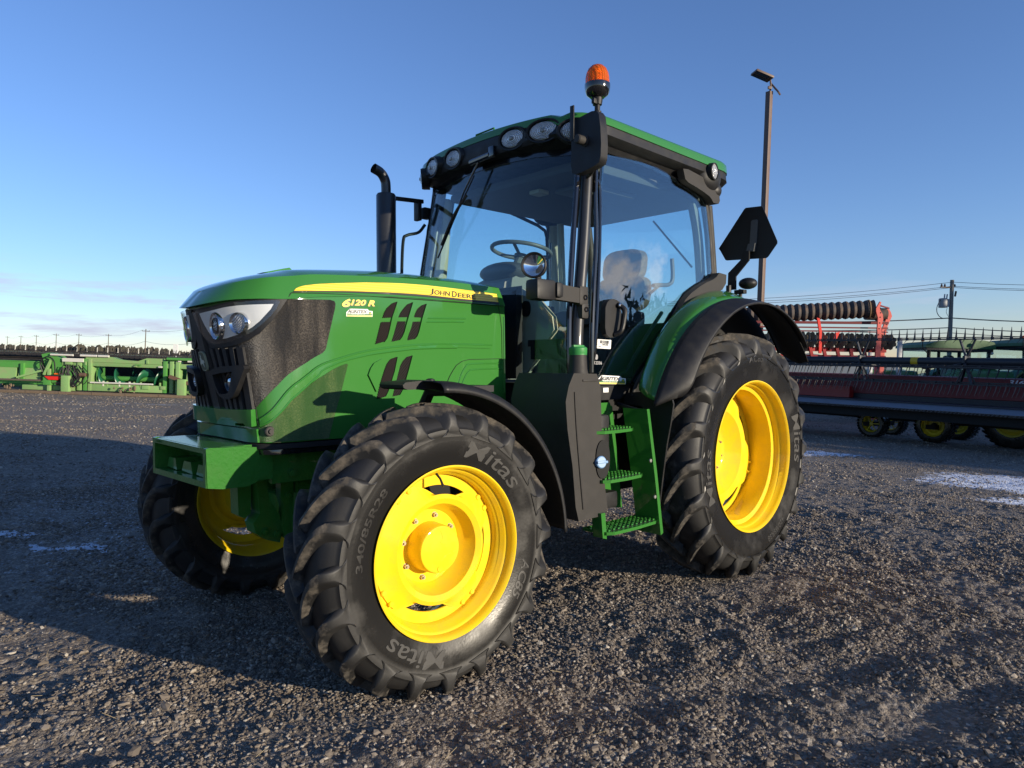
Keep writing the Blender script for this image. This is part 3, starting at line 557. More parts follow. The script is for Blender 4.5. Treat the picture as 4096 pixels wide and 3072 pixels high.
m_.build('bracket_cheek', GR_, nb); m_ = MB(); m_.prism([(3.34, .904), (3.345, 1.078), (3.33, 1.082), (3.15, 1.072), (3.04, 1.062), (3.04, .915), (3.10, .915), (3.16, .893), (3.27, .893)], -.36, -.33, lambda x, z, y: (x, y, z), bev=.004)
m_.build('bracket_cheek', GR_, nb)
m_ = MB(); m_.boxab((3.33, -.335, 1.066), (3.04, .335, 1.079)); m_.build('bracket_top', GR_, nb)
for yc in (-.19, .02, .21):
    m_ = MB(); m_.prism([(yc-.09, .935), (yc-.06, .985), (yc+.03, .985), (yc+.05, .930)], 3.17, 3.30, fr, bev=.004); m_.build('cast_rib', GR_, nb)
for yc in (.02, .26):
    m_ = MB(); m_.lathe([(-.01, .012), (.03, .012), (.03, .018), (0, .018)], c=(3.19, yc, 1.015), q=Vector((1, 0, 0)).to_track_quat('Y', 'Z').to_matrix(), n=14); m_.build('bracket_pin', GR_, nb)
text_quad('cast_marking', 'DZ2KG', [(3.3455, -.30, 1.061), (3.3455, -.22, 1.061), (3.3455, -.22, 1.073), (3.3455, -.30, 1.073)], GR_, nb, thick=.001)
for s_ in (-1, 1): frm = MB().boxab((3.035, s_*.30, .885), (1.55, s_*.345, 1.052), bev=.006).build('frame_rail', GR_, T)
for (x, z) in ((2.93, 1.0), (2.935, .93), (2.60, 1.0), (2.60, .93)):
    m_ = MB(); m_.lathe([(0, .024), (.006, .024), (.006, .018), (.020, .017), (.022, 0)], c=(x, .345, z), n=6 if False else 12); m_.build('frame_bolt', GR_, frm)
m_ = MB(); m_.boxab((3.1, -.27, .92), (1.6, .27, 1.03)); m_.boxab((2.4, -.22, .55), (0.2, .22, 1.10), bev=.03); m_.boxab((1.62, -.33, .95), (3.05, .33, 1.70)); m_.build('engine_block', VB, T, smooth=False)
# front axle
ax = MB(); ax.boxab((2.50, -.62, .56), (2.68, .62, .70), bev=.03); ax.boxab((2.46, -.13, .52), (2.72, .13, .80), bev=.03); axl = ax.build('front_axle', GR_, T)
for s_ in (1, -1):
    m_ = MB(); m_.lathe([(0, .17), (.06, .17), (.075, .13), (.16, .12), (.19, .10)], c=(2.58, .62*s_, .62), q=(Matrix.Rotation(0, 3, 'Z') if s_ > 0 else Matrix.Rotation(math.pi, 3, 'Z')), n=32); m_.build('axle_hub', GR_, axl)
    m_ = MB(); m_.boxab((2.50, s_*.60, .42), (2.66, s_*.70, .84), bev=.02); m_.tube([(2.58, s_*.66, .86), (2.58, s_*.66, .40)], .055, 12); m_.build('steering_knuckle', GR_, axl)
m_ = MB()
m_.prism([(3.045, .89), (3.03, .72), (3.065, .68), (3.052, .63), (3.00, .59), (2.93, .565), (2.912, .63), (2.932, .71), (2.98, .78), (3.0, .89)], .10, .20, lambda x, z, y: (x, y, z), bev=.012); m_.build('pivot_casting', GR_, axl)
m_ = MB(); m_.prism([(2.93, .89), (2.862, .89), (2.865, .60), (2.89, .575), (2.912, .59), (2.922, .66), (2.912, .75), (2.93, .80)], .16, .215, lambda x, z, y: (x, y, z), bev=.010); m_.build('pivot_arm', GR_, axl)
m_ = MB(); m_.prism([(3.12, .89), (3.05, .89), (3.055, .72), (3.085, .70), (3.115, .72)], .06, .15, lambda x, z, y: (x, y, z), bev=.014); m_.build('hose_manifold', GR_, axl)
m_ = MB(); m_.tube([(2.85, .20, .845), (2.70, .20, .845)], .042, 16); m_.tube([(2.70, .20, .845), (2.62, .20, .845)], .036, 16); m_.build('axle_pin', GR_, axl)
for (x, z) in ((2.945, .61), (3.005, .635), (2.89, .80)): MB().lathe([(0, .018), (.012, .018), (.014, .010), (.02, .01), (.02, 0)], c=(x, .20 if x > 2.9 else .214, z), n=6).build('casting_bolt', GR_, axl)
# ---------------- wheels
def tyre(Ro, hw, rb, prof, tread, n, pitch_a, side, dep, ls):
    """prof: carcass (y, r) centre->bead; tread: outer (y, r) stations of a lug centre->shoulder->sidewall"""
    mb_ = MB(); full = [(-y, r) for y, r in prof[::-1]]+prof[1:]; inner = [(prof[-1][0]-.012, prof[-1][1]), (prof[-1][0]-.03, prof[-1][1]+.02)]
    mb_.lathe(full, n=120)
    # lugs
    for sg in (1, -1):
        for i in range(n):
            a0 = 2*math.pi*(i+(0 if sg > 0 else .5))/n; V = []; F = []
            for (y, ro, ri, a, th) in ls:
                aa = a0+a; yy = y*sg
                t_b = th*1.55+.016; t_t = th
                for (dt, rr) in ((-t_b, ri), (-t_t*1.22-.002, ri+(ro-ri)*.66), (-t_t*.92, ro-.003), (-t_t*.72, ro), (t_t*.72, ro), (t_t*.92, ro-.003), (t_t*1.22+.002, ri+(ro-ri)*.66), (t_b, ri)):
                    p = aa+dt/Ro; V.append((rr*math.cos(p), yy, rr*math.sin(p)))
            k = 8; m2 = len(ls)
            for r_ in range(m2-1):
                for c_ in range(k-1): F.append((r_*k+c_, r_*k+c_+1, (r_+1)*k+c_+1, (r_+1)*k+c_))
            F.append(tuple(range(k-1, -1, -1))); F.append(tuple((m2-1)*k+c_ for c_ in range(k)))
            mb_.add(V, F)
    if side < 0: mb_.V = [(x, -y, z) for x, y, z in mb_.V]
    return mb_
def front_tyre(side):
    prof = [(0, .606), (.06, .605), (.100, .600), (.128, .587), (.146, .570), (.156, .554), (.162, .546), (.1735, .541), (.1745, .530), (.1735, .516), (.1715, .512), (.173, .49), (.170, .455), (.163, .425), (.156, .402), (.153, .388), (.150, .372)]
    A = R(19)
    ls = [(-.012, .647, .598, -.01, .016), (.0, .649, .600, 0, .020), (.025, .649, .600, A*.22, .019), (.05, .648, .598, A*.42, .0185), (.075, .646, .595, A*.60, .0185), (.10, .642, .590, A*.76, .0195), (.125, .636, .578, A*.88, .021), (.148, .626, .560, A*.96, .0225), (.164, .609, .544, A*.99, .0215), (.174, .587, .530, A*1.0, .020), (.1785, .565, .520, A*1.0, .020), (.1792, .547, .515, A*1.0, .027), (.1765, .534, .512, A*1.0, .040)]
    return tyre(.645, .17, .38, prof, None, 20, 0, side, .04, ls)
def rear_tyre(side):
    prof = [(0, .790), (.08, .788), (.130, .782), (.165, .762), (.186, .738), (.198, .716), (.203, .706), (.2135, .700), (.2155, .688), (.2145, .677), (.212, .673), (.214, .66), (.211, .62), (.205, .58), (.198, .545), (.195, .525), (.192, .505)]
    A = R(18.5)
    ls = [(-.014, .840, .782, -.01, .022), (.0, .842, .784, 0, .026), (.03, .842, .784, A*.22, .0245), (.06, .841, .783, A*.40, .024), (.09, .839, .781, A*.56, .024), (.12, .835, .776, A*.71, .025), (.15, .829, .764, A*.85, .027), (.18, .817, .744, A*.95, .028), (.203, .790, .722, A*.99, .027), (.215, .761, .700, A*1.0, .026), (.2205, .731, .682, A*1.0, .026), (.2212, .708, .676, A*1.0, .036), (.2180, .693, .672, A*1.0, .056)]
    return tyre(.84, .21, .5, prof, None, 20, 0, side, .05, ls)
def bend_text(name, s_, r_base, hgt, a_mid, span, yf, m, parent, side, flip=False, thick=.003, bold=.02, shear=0, letters=None):
    """lettering on a sidewall: letters' feet at radius r_base, heads outward; a_mid = angle (0 = towards the rear, 90 = up) seen from outside"""
    V, F = text_mesh(s_, extr=.5, offset=bold, shear=shear, res=4); W_2, H_2 = V[:, 0].max(), V[:, 1].max(); out = []
    for x, y, z in V:
        u = x/W_2-.5; v = y/H_2
        rr = r_base+(hgt*v if not flip else hgt*(1-v)); a = R(a_mid)+(-u if not flip else u)*R(span)
        out.append((-math.cos(a)*rr, yf(rr)+thick*(z+.5), math.sin(a)*rr))
    if side < 0: out = [(x, -y, z) for x, y, z in out]
    return mk(name, out, F, m, parent, smooth=False)
def disc_mesh(stations, n=96):
    """stations: (y, r or fn(angle)) from outside to the hub"""
    V = []; F = []
    for (y, r) in stations:
        for k in range(n):
            a = 2*math.pi*k/n; rr = r(a) if callable(r) else r; yy = y(a) if callable(y) else y; V.append((rr*math.cos(a), yy, rr*math.sin(a)))
    for i in range(len(stations)-1):
        for k in range(n): F.append((i*n+k, i*n+(k+1) % n, (i+1)*n+(k+1) % n, (i+1)*n+k))
    return V, F
def mirror(mb_, side):
    if side < 0: mb_.V = [(x, -y, z) for x, y, z in mb_.V]
    return mb_
def bolt(mb_, c, r, h, n=6, ax=1):
    mb_.lathe([(0, r*1.25), (h*.2, r*1.25), (h*.2, r), (h, r*.95), (h, r*.5), (h*1.5, r*.48), (h*1.5, 0)], c=c, n=n)
def wheel(name, c, side, delta, rear):
    rt = bpy.data.objects.new(name, None); COL.objects.link(rt); rt.parent = T; rt.location = c; rt.rotation_euler = (0, R(7 if rear else 4)*0, delta); rt.empty_display_size = .2
    ty = mirror(rear_tyre(1) if rear else front_tyre(1), side).build('tyre', RBR if rear else RBF, rt, ang=38)
    f = .20 if rear else .165; rf = .515 if rear else .383; k = rf/.383
    prof = [(f-.006, rf-.004), (f+.002, rf), (f+.004, rf-.006), (f-.004, rf-.014), (f-.018, rf-.019), (f-.040*k, rf-.021), (f-.043*k, rf-.026), (f-.05*k, rf-.034), (f-.075*k, rf-.038), (f-.083*k, rf-.048*k), (f-.11*k, rf-.052*k), (-.02, rf-.055*k), (-f+.07*k, rf-.045*k), (-f+.035, rf-.024), (-f+.012, rf-.018), (-f-.004, rf-.002), (-f+.006, rf-.001), (-f+.03, rf-.012), (0, rf-.04*k), (f-.03, rf-.014), (f-.006, rf-.004)]
    m_ = MB(); m_.lathe(prof, n=128); mirror(m_, side).build('rim', YE, rt, ang=50)
    if rear:
        ry, bo, lobe0 = -.075, .425, R(-19); rlob = lambda a: .398+.052*max(-1, min(1, 1.25*math.cos(4*(a-lobe0a)))); lobe0a = math.pi-lobe0
        st = [(ry-.004, lambda a: rlob(a)), (ry+.004, lambda a: rlob(a)), (ry+.006, lambda a: rlob(a)-.02), (ry+.014, .350), (ry+.010, .30), (ry-.04, .25), (ry-.070, .21), (ry-.085, .19), (ry-.085, .10), (ry-.085, .0)]
        ring = [(ry-.012, .476), (ry-.010, .405), (ry-.016, .403), (ry-.018, .476)]
        hub = [(ry-.085, .105), (ry-.04, .10), (ry-.03, .088), (ry-.03, 0)]; nutr, nn, ny = .158, 10, ry-.085; lobang = [R(-19)+i*math.pi/2 for i in range(4)]; lr, lb = .428, .0115
    else:
        ry, bo = .050, .31; lobe0a = math.pi-R(34); rlob = lambda a: .316 if math.cos(a-R(11)) > .80 else .276+.040*max(-1, min(1, 1.4*math.cos(4*(a-lobe0a))))
        st = [(ry-.005, rlob), (ry+.004, rlob), (ry+.006, lambda a: rlob(a)-.010), (ry+.034, .246), (ry+.044, .228), (ry+.032, .203), (ry-.028, .185), (ry-.045, .172), (ry-.058, .165), (ry-.060, .06), (ry-.06, .0)]
        ring = [(ry-.006, .337), (ry-.004, .283), (ry-.010, .281), (ry-.012, .337)]
        hub = [(-.012, .112), (.075, .108), (.086, .103), (.089, .094), (.089, 0)]; nutr, nn, ny = .141, 8, ry-.060; lobang = [R(34)+i*math.pi/2 for i in range(4)]; lr, lb = .309, .0105
    m_ = MB(); m_.add(*disc_mesh(st)); ds = mirror(m_, side).build('wheel_disc', YE, rt, ang=40)
    m_ = MB(); m_.lathe(ring, n=96); mirror(m_, side).build('mounting_ring', YE, rt, ang=40)
    m_ = MB(); m_.lathe(hub, n=64); hb = mirror(m_, side).build('hub_cap', YE, rt, ang=30)
    if side > 0:
        for i in range(nn):
            a = 2*math.pi*i/nn+.25; m_ = MB(); bolt(m_, (nutr*math.cos(a), ny, nutr*math.sin(a)), .0115, .016); m_.build('wheel_nut', ZN, ds, smooth=False)
        for a in lobang:
            for da in (-.105, .105) if not rear else (-.085, .085):
                b_ = math.pi-(a+da); m_ = MB(); m_.lathe([(0, lb*1.3), (.006, lb*1.3), (.010, lb), (.011, 0)] if not rear else [(0, lb*1.3), (.008, lb*1.2), (.008, lb*.8), (.02, lb*.7), (.02, 0)], c=(lr*math.cos(b_), ry+.005, lr*math.sin(b_)), n=14 if not rear else 6); m_.build('disc_bolt', YE, ds)
        if not rear:
            m_ = MB(); m_.tube([(.04, f-.055, .348), (.034, f-.03, .325), (.030, f-.012, .292)], [.006, .005, .0065], 10); m_.build('valve_stem', BP, rt)
            pts = [(.085*math.cos(t)*.0+u, v) for t, u, v in ((0, 0, 0),)]
            m_ = MB(); m_.lathe([(.0, .013), (.004, .013), (.004, .009), (.002, 0)], c=(.005, .088, -.085), n=16); m_.build('drain_plug', YE, hb)
            for arc in ([(.0, .089, .085), (-.012, .089, .05), (.0, .089, .03), (-.035, .089, .018), (-.075, .089, .02)], [(-.08, .089, -.02), (-.03, .089, -.03), (.0, .089, -.055)]):
                m_ = MB(); m_.tube(arc, .0012, 6, res=6); m_.build('cast_line', YE, hb)
            sw = lambda r: np.interp(r, [.388, .402, .425, .455, .49, .525, .558], [.153, .156, .163, .170, .173, .170, .160])-.001
            bend_text('tyre_maker_name', 'Mitas', .418, .075, 57, 46, sw, TXR, ty, 1, bold=.006, shear=.15, thick=.0035)
            bend_text('tyre_maker_name', 'Mitas', .418, .075, 245, 42, sw, TXR, ty, 1, bold=.006, shear=.15, thick=.0035)
            bend_text('tyre_model', 'AC85', .432, .045, -25, 24, sw, TXS, ty, 1, bold=.02, shear=.2, thick=.003)
            bend_text('tyre_size', '340/85R28', .435, .034, 158, 44, sw, TXS, ty, 1, bold=.02, thick=.0025)
            bend_text('tyre_code', 'R-1W', .412, .014, -30, 8, sw, TXS, ty, 1, thick=.002)
        else:
            sw = lambda r: np.interp(r, [.525, .545, .58, .62, .66, .695, .73], [.195, .198, .205, .211, .214, .210, .198])-.001
            bend_text('tyre_maker_name', 'Mitas', .575, .085, 8, 34, sw, TXR, ty, 1, bold=.006, shear=.15, thick=.0035)
            bend_text('tyre_maker_name', 'Mitas', .575, .085, 188, 34, sw, TXR, ty, 1, bold=.006, shear=.15, thick=.0035)
            bend_text('tyre_model', 'AC85', .640, .05, 92, 17, sw, TXS, ty, 1, bold=.02, shear=.2, thick=.003)
            bend_text('tyre_size', '420/85R38', .600, .04, -62, 24, sw, TXS, ty, 1, bold=.02, thick=.0025)
    return rt
wheel('front_wheel', (2.58, .961, .626), 1, -.035, False)
wheel('front_wheel', (2.58, -.961, .626), -1, -.035, False)
wheel('rear_wheel', (0, .99, .823), 1, 0, True)
wheel('rear_wheel', (0, -.99, .823), -1, 0, True)
m_ = MB(); m_.boxab((-.14, -.80, .66), (.14, .80, .98), bev=.03); m_.boxab((-.45, -.25, .5), (.3, .25, 1.15), bev=.04); m_.build('rear_axle', VB, T)
# ---------------- fenders
def arc_sheet(name, c, ang0, ang1, prof, m, parent, n=48, thick=.006, side=1):
    """prof: list of (y, dr, dz) across; swept round c = (x, z) at radius"""
    V = []; F = []; k = len(prof)
    for i in range(n+1):
        t = i/n; a = R(ang0+(ang1-ang0)*t)
        for (y, r, c_) in prof:
            cc = c_ or c; V.append((cc[0]+r*math.cos(a), y, cc[1]+r*math.sin(a)))
    for i in range(n):
        for j in range(k-1): F.append((i*k+j, i*k+j+1, (i+1)*k+j+1, (i+1)*k+j))
    if side < 0: V = [(x, -y, z) for x, y, z in V]
    o = mk(name, V, F, m, parent, ang=40); md = o.modifiers.new('s', 'SOLIDIFY'); md.thickness = thick; md.offset = 0; return o
for sd_ in (1, -1):
    ff = arc_sheet('front_fender', (2.615, .573), 89, 178, [(.80, .765, None), (.83, .793, None), (.90, .800, None), (1.06, .800, None), (1.115, .793, None), (1.135, .772, None), (1.138, .752, None)], BP, T, n=44, thick=.006, side=sd_)
    m_ = MB(); m_.prism([(2.72, 1.369), (2.735, 1.358), (2.73, 1.345), (2.71, 1.337), (2.60, 1.338), (2.45, 1.32), (2.45, 1.352), (2.60, 1.378)], .80*sd_, .985*sd_, lambda x, z, y: (x, y, z), bev=.012); m_.build('fender_lip', BP, ff)
    m_ = MB(); m_.tube([(2.45, .62*sd_, .95), (2.45, .70*sd_, 1.18), (2.45, .80*sd_, 1.32), (2.45, .98*sd_, 1.33)], .028, 8); m_.box((2.40, 1.0*sd_, 1.335), (.22, .16, .03)); m_.build('fender_stay', BP, ff)
    m_ = MB(); m_.lathe([(0, .022), (.008, .02), (.012, .01), (.013, 0)], c=(2.56, 0, 0), ax='Z', n=14); m_.V = [(x, y+.95*sd_, z+1.372) for x, y, z in m_.V]; k_ = len(m_.V); m_.lathe([(0, .022), (.008, .02), (.012, .01), (.013, 0)], c=(2.42, .95*sd_, 1.352), ax='Z', n=14); m_.build('fender_bolt', BP, ff)
    # rear fender: green shell plus black extension
    gp = [(.838, 1.100, (-.18, .863)), (.850, 1.110, (-.17, .861)), (.87, 1.118, (-.14, .856)), (.93, 1.124, (-.07, .832)), (1.02, 1.118, (-.01, .80)), (1.10, 1.106, (.017, .78))]
    rf = arc_sheet('rear_fender', (0, .82), 24, 139, gp, G, T, n=60, thick=.008, side=sd_)
    ep = [(1.095, 1.113, (.017, .78)), (1.13, 1.100, (.012, .79)), (1.19, 1.045, (0, .83)), (1.232, .990, (-.02, .872)), (1.236, .975, (-.02, .875))]
    fe = arc_sheet('fender_extension', (0, .82), 22, 141, ep, BP, rf, n=100, thick=.008, side=sd_)
    for i_, v_ in enumerate(fe.data.vertices):
        a_ = 22+119*(i_//len(ep))/100; k_ = math.sqrt(max(0, 1-max(0, (a_-123)/18)**2)); k2 = math.sqrt(max(0, 1-max(0, (30-a_)/8)**2)); yy = abs(v_.co.y); c0 = ep[i_ % len(ep)]; r0_, r1_ = c0[1], ep[0][1]; kk = min(k_, k2)
        v_.co.y = sd_*(1.095+(yy-1.095)*(.25+.75*kk)); cx_, cz_ = c0[2]; aa_ = R(a_); rr2 = r0_*kk+r1_*(1-kk) if k_ < 1 else r0_; v_.co.x = cx_+rr2*math.cos(aa_); v_.co.z = cz_+rr2*math.sin(aa_)
    arc_sheet('fender_liner', (0, .82), 24, 142, [(y, r-.012, c) for y, r, c in gp]+[(1.13, 1.086, (.012, .79)), (1.19, 1.03, (0, .83))], VB, rf, n=40, thick=.004, side=sd_)
    # inner wall of the fender
    V = []; F = []; n_ = 40
    for i in range(n_+1):
        a = R(20+145*i/n_); V += [(-.17+1.10*math.cos(a), .80*sd_, .855+1.10*math.sin(a)), (-.05+.55*math.cos(a), .74*sd_, .85+.55*math.sin(a))]
    for i in range(n_): F.append((2*i, 2*i+1, 2*i+3, 2*i+2))
    mk('inner_wall', V, F, VB, rf)
# ---------------- cab
def ycab(x, z): return .735+.085*(1-((x-.2)/1.12)**2)-.05*(z-2.1)
def SD(x, z): return (x, ycab(x, z), z)
def SDn(u, v): return (-u, ycab(-u, v), v)       # u = -x so that the normal faces out
def sp(L_): return [(-x, z) for x, z in L_]
DOOR = [(1.225, 1.325), (1.232, 1.536), (1.213, 1.721), (1.177, 1.996), (1.143, 2.219), (1.10, 2.53), (1.065, 2.735), (1.04, 2.752), (.869, 2.762), (.606, 2.745), (.34, 2.702), (.09, 2.655), (.0, 2.62), (-.022, 2.57), (-.05, 2.35), (-.058, 2.12), (-.03, 2.075), (.10, 2.02), (.191, 1.978), (.30, 1.925), (.36, 1.87), (.43, 1.81), (.53, 1.695), (.633, 1.574), (.73, 1.478), (.822, 1.385), (.875, 1.33)]
def inset(P, d):
    P = [np.array(p) for p in P]; n = len(P); A = sum(P[i][0]*P[(i+1) % n][1]-P[(i+1) % n][0]*P[i][1] for i in range(n)); sg = 1 if A > 0 else -1; out = []
    for i in range(n):
        a = P[i]-P[i-1]; b = P[(i+1) % n]-P[i]; a = a/np.linalg.norm(a); b = b/np.linalg.norm(b); na = np.array((-a[1], a[0])); nb_ = np.array((-b[1], b[0])); m_ = na+nb_; m_ /= max(.4, np.linalg.norm(m_)); out.append(tuple(P[i]+m_*d*sg/max(.5, m_.dot(na))))
    return out
dr = {}
for sd_ in (1, -1):
    D_ = DOOR
    d_ = patch('door_glass', sp(D_), SDn, .0, .004, GLR if sd_ > 0 else GLS, T, step=(.12, .12), side=sd_)
    dr[sd_] = d_
    # black ceramic border and seal
    patch('glass_border', sp(inset(D_, -.012)), SDn, -.006, .006, BG, d_, step=(.12, .12), holes=[sp(inset(D_, .016))], side=sd_)
# pillars
def pil(name, pts, r, m, sides=(1, -1), ell=None, parent=None, n=12):
    for s_ in sides:
        q_ = MB(); q_.tube([(x, y*s_, z) for x, y, z in pts], r, n, res=5); q_.build(name, m, parent or T)
pil('front_pillar', [(1.185, .715, 2.77), (1.216, .73, 2.57), (1.271, .752, 2.203), (1.335, .775, 1.85), (1.375, .79, 1.566), (1.38, .80, 1.28)], .037, BS)
for s_ in (1, -1): m_ = MB(); m_.tube([(1.262, .700*s_, 2.77), (1.285, .715*s_, 2.57), (1.345, .735*s_, 2.203), (1.395, .755*s_, 1.85), (1.42, .77*s_, 1.566), (1.42, .78*s_, 1.30)], .017, 8, res=4); m_.build('windscreen_seal', BG, T)
for s_ in (1, -1): m_ = MB(); m_.tube([(1.165, .766*s_, 2.72), (1.19, .775*s_, 2.50), (1.20, .79*s_, 2.203), (1.255, .81*s_, 1.75), (1.27, .815*s_, 1.40)], .014, 8, res=4); m_.build('door_hinge_strip', BG, T)
pil('rear_pillar', [(-.03, .76, 2.66), (-.075, .775, 2.40), (-.10, .785, 2.10), (-.10, .80, 1.85)], .028, DK)
pil('rear_pillar', [(-.36, .60, 2.66), (-.40, .60, 2.40), (-.42, .61, 2.10), (-.42, .62, 1.75)], .035, DK)
m_ = MB(); m_.tube([(1.205, .728, 2.535), (1.172, .757, 2.560), (1.145, .765, 2.535), (1.140, .768, 2.45), (1.158, .782, 2.217), (1.196, .80, 1.886), (1.243, .815, 1.536), (1.245, .79, 1.45)], .0125, 10, res=4); m_.build('grab_rail', BG, T)
# windscreen, wrapped between the front pillars
def xA(z): return float(np.interp(z, [1.3, 1.566, 2.117, 2.77], [1.41, 1.405, 1.361, 1.262]))
def wA(z): return float(np.interp(z, [1.3, 1.566, 2.117, 2.77], [.775, .765, .734, .692]))
def WSf(u, z): return (xA(z)+.10*(1-u*u), wA(z)*u, z)
WSP = [(-1, 1.33), (-.5, 1.36), (.5, 1.36), (1, 1.33), (1, 2.0), (1, 2.78), (0, 2.80), (-1, 2.78), (-1, 2.0)]
ws = patch('windscreen', WSP, WSf, 0, .004, GLS, T, step=(.12, .15))
# dot-frit border at the top of the screen, and the deep black header
patch('sun_band', [(-1, 2.70), (-.6, 2.735), (0, 2.745), (.6, 2.735), (1, 2.70), (1, 2.79), (0, 2.80), (-1, 2.79)], WSf, .003, .002, BG, ws, step=(.12, .1))
# rear window and rear quarter glass
def RW(u, z): return (-.42+.06*u*u+.05*(z-1.7), -.60*u, z)
patch('rear_window', [(-1, 1.7), (1, 1.7), (1, 2.66), (-1, 2.66)], RW, 0, .004, GLS, T, step=(.2, .2))
for s_ in (1, -1):
    q_ = MB(); a = (-.07, .785*s_); b = (-.40, .61*s_); q_.add([(a[0], a[1], 1.85), (b[0], b[1], 1.75), (b[0]+.04, b[1], 2.66), (a[0]+.03, a[1], 2.64)], [(0, 1, 2, 3)]); o = q_.build('quarter_glass', GLS, T)
# interior
m_ = MB(); m_.boxab((-.36, -.66, 2.655), (1.16, .66, 2.72), bev=.03); m_.box((.55, .33, 2.645), (.38, .26, .05), bev=.02)
hl_ = m_.build('headliner', HDL, T)
m_ = MB(); m_.box((.83, .30, 2.625), (.22, .18, .03), bev=.01); m_.build('roof_console', GRY, hl_)
m_ = MB(); m_.box((.98, .10, 2.63), (.10, .10, .03), bev=.01); m_.build('roof_light', CRM, hl_)
m_ = MB(); m_.boxab((-.40, -.68, 1.15), (1.34, .68, 1.33)); m_.boxab((-.42, -.70, 1.30), (-.28, .70, 1.78)); m_.boxab((-.30, -.74, 1.3), (.55, -.70, 1.62)); m_.build('cab_floor', VB, T, smooth=False)
m_ = MB(); m_.prism([(-.35, 1.3), (.25, 1.3), (.18, 1.66), (-.05, 1.86), (-.35, 1.93)], .56, .70, lambda x, z, y: (x, y, z), bev=.03); m_.prism([(-.35, 1.3), (.25, 1.3), (.18, 1.66), (-.05, 1.86), (-.35, 1.93)], -.56, -.70, lambda x, z, y: (x, y, z), bev=.03); m_.build('wheel_arch_trim', GRY, T)
m_ = MB(); m_.tube([(1.12, -.755, 2.70), (1.15, -.765, 2.3), (1.18, -.775, 1.95), (1.2, -.78, 1.5)], .052, 10, res=4); m_.build('right_front_trim', CRM, T)
m_ = MB(); m_.tube([(-.06, -.74, 2.66), (-.09, -.76, 2.3), (-.12, -.77, 1.9)], .05, 10, res=3); m_.tube([(-.02, -.62, 2.66), (-.06, -.64, 2.3), (-.1, -.66, 1.9)], .03, 8, res=3); m_.build('right_rear_trim', CRM, T)
m_ = MB(); m_.tube([(.02, .70, 2.62), (-.03, .715, 2.4), (-.05, .73, 2.1), (-.05, .735, 1.85)], .035, 8, res=3); m_.build('left_rear_trim', GRY, T)
for s_ in (1, -1): m_ = MB(); m_.prism([(.37, 1.80), (.49, 1.67), (.59, 1.55), (.69, 1.45), (.79, 1.355), (.86, 1.28), (.86, 1.2), (-.4, 1.2), (-.4, 1.90), (-.05, 1.96), (.15, 1.92)], .745*s_, .775*s_, lambda x, z, y: (x, y, z)); m_.build('arch_side_wall', VB, T)
# steering column, dash and wheel
m_ = MB(); m_.prism([(1.40, 1.35), (1.42, 1.80), (1.36, 1.985), (1.22, 2.05), (1.10, 2.045), (1.14, 1.94), (1.20, 1.75), (1.16, 1.35)], -.16, .16, lambda x, z, y: (x, y, z), bev=.03); cl_ = m_.build('steering_column', mat('dash_plastic', (.17, .165, .14), .55), T)
m_ = MB(); m_.sphere((1.215, 0, 2.07), .17, sx=.75, sy=1.25, sz=.42, n=24); m_.build('instrument_hood', mat('dash_dark', (.08, .08, .078), .5), cl_)
q_ = Vector((-.17, 0, .985)).to_track_quat('Z', 'Y').to_matrix(); m_ = MB(); wc = Vector((1.055, 0, 2.235)); P_ = [wc+q_ @ Vector((.205*math.cos(t), .205*math.sin(t), 0)) for t in [2*math.pi*i/36 for i in range(37)]]
m_.tube(P_, .0145, 10, cap=False)
for a_ in (R(90), R(210), R(330)): m_.bar(wc-q_ @ Vector((0, 0, .04)), wc+q_ @ Vector((.2*math.cos(a_+R(30)), .2*math.sin(a_+R(30)), 0)), .022, .012, bev=.004)
m_.cyl(wc-q_ @ Vector((0, 0, .05)), wc-q_ @ Vector((0, 0, .025)), .045, 18); m_.tube([wc-q_ @ Vector((0, 0, .04)), (1.16, 0, 2.03)], .03, 10); m_.build('steering_wheel', mat('wheel_grip', (.11, .115, .11), .5), T)
m_ = MB(); m_.prism([(1.40, 1.36), (1.455, 1.36), (1.455, 1.90), (1.44, 1.93), (1.40, 1.94)], -.36, .36, lambda x, z, y: (x, y, z)); m_.build('firewall', VB, T)
# cream side console seen low through the screen
m_ = MB(); m_.prism([(.30, 1.93), (.43, 1.86), (.56, 1.74), (.575, 1.66), (.46, 1.52), (.37, 1.43), (.30, 1.35)], 1.34, 1.30, lambda y, z, x: (x, y, z), bev=.006); dsh = m_.build('dash_side_panel', CRM, T)
m_ = MB(); m_.prism(ellip(.34, 1.80, .04, .05, 16), 1.345, 1.35, lambda y, z, x: (x, y, z)); m_.build('air_vent', VB, dsh)
m_ = MB(); m_.boxab((1.36, .40, 1.56), (1.39, .74, 1.60)); m_.boxab((1.37, .42, 1.48), (1.385, .72, 1.56)); m_.build('inner_rail', BS, T)
# seat
m_ = MB(); 
def seatback(y0, y1, z0, z1, x, th, mb_):
    P = ellip((y0+y1)/2, (z0+z1)/2, (y1-y0)/2, (z1-z0)/2, 28, 3.4); mb_.prism(P, x, x-th, lambda y, z, xx: (xx-(z-z0)*.16, y, z), bev=.02)
seatback(-.22, .27, 1.86, 2.15, .02, .09, m_); seatback(-.16, .22, 2.10, 2.36, -.01, .08, m_); m_.box((.22, .02, 1.80), (.5, .5, .12), bev=.04); m_.box((.2, .02, 1.55), (.35, .35, .4), bev=.02)
st_ = m_.build('seat', SEAT, T, ang=50)
m_ = MB(); m_.tube([(-.02, .34, 2.05), (-.10, .34, 2.06), (-.20, .36, 2.07), (-.235, .37, 2.12), (-.21, .38, 2.27)], .016, 8, res=3); m_.tube([(.18, .34, 1.9), (-.12, .33, 2.06)], .012, 8); m_.build('armrest', GRY, st_)
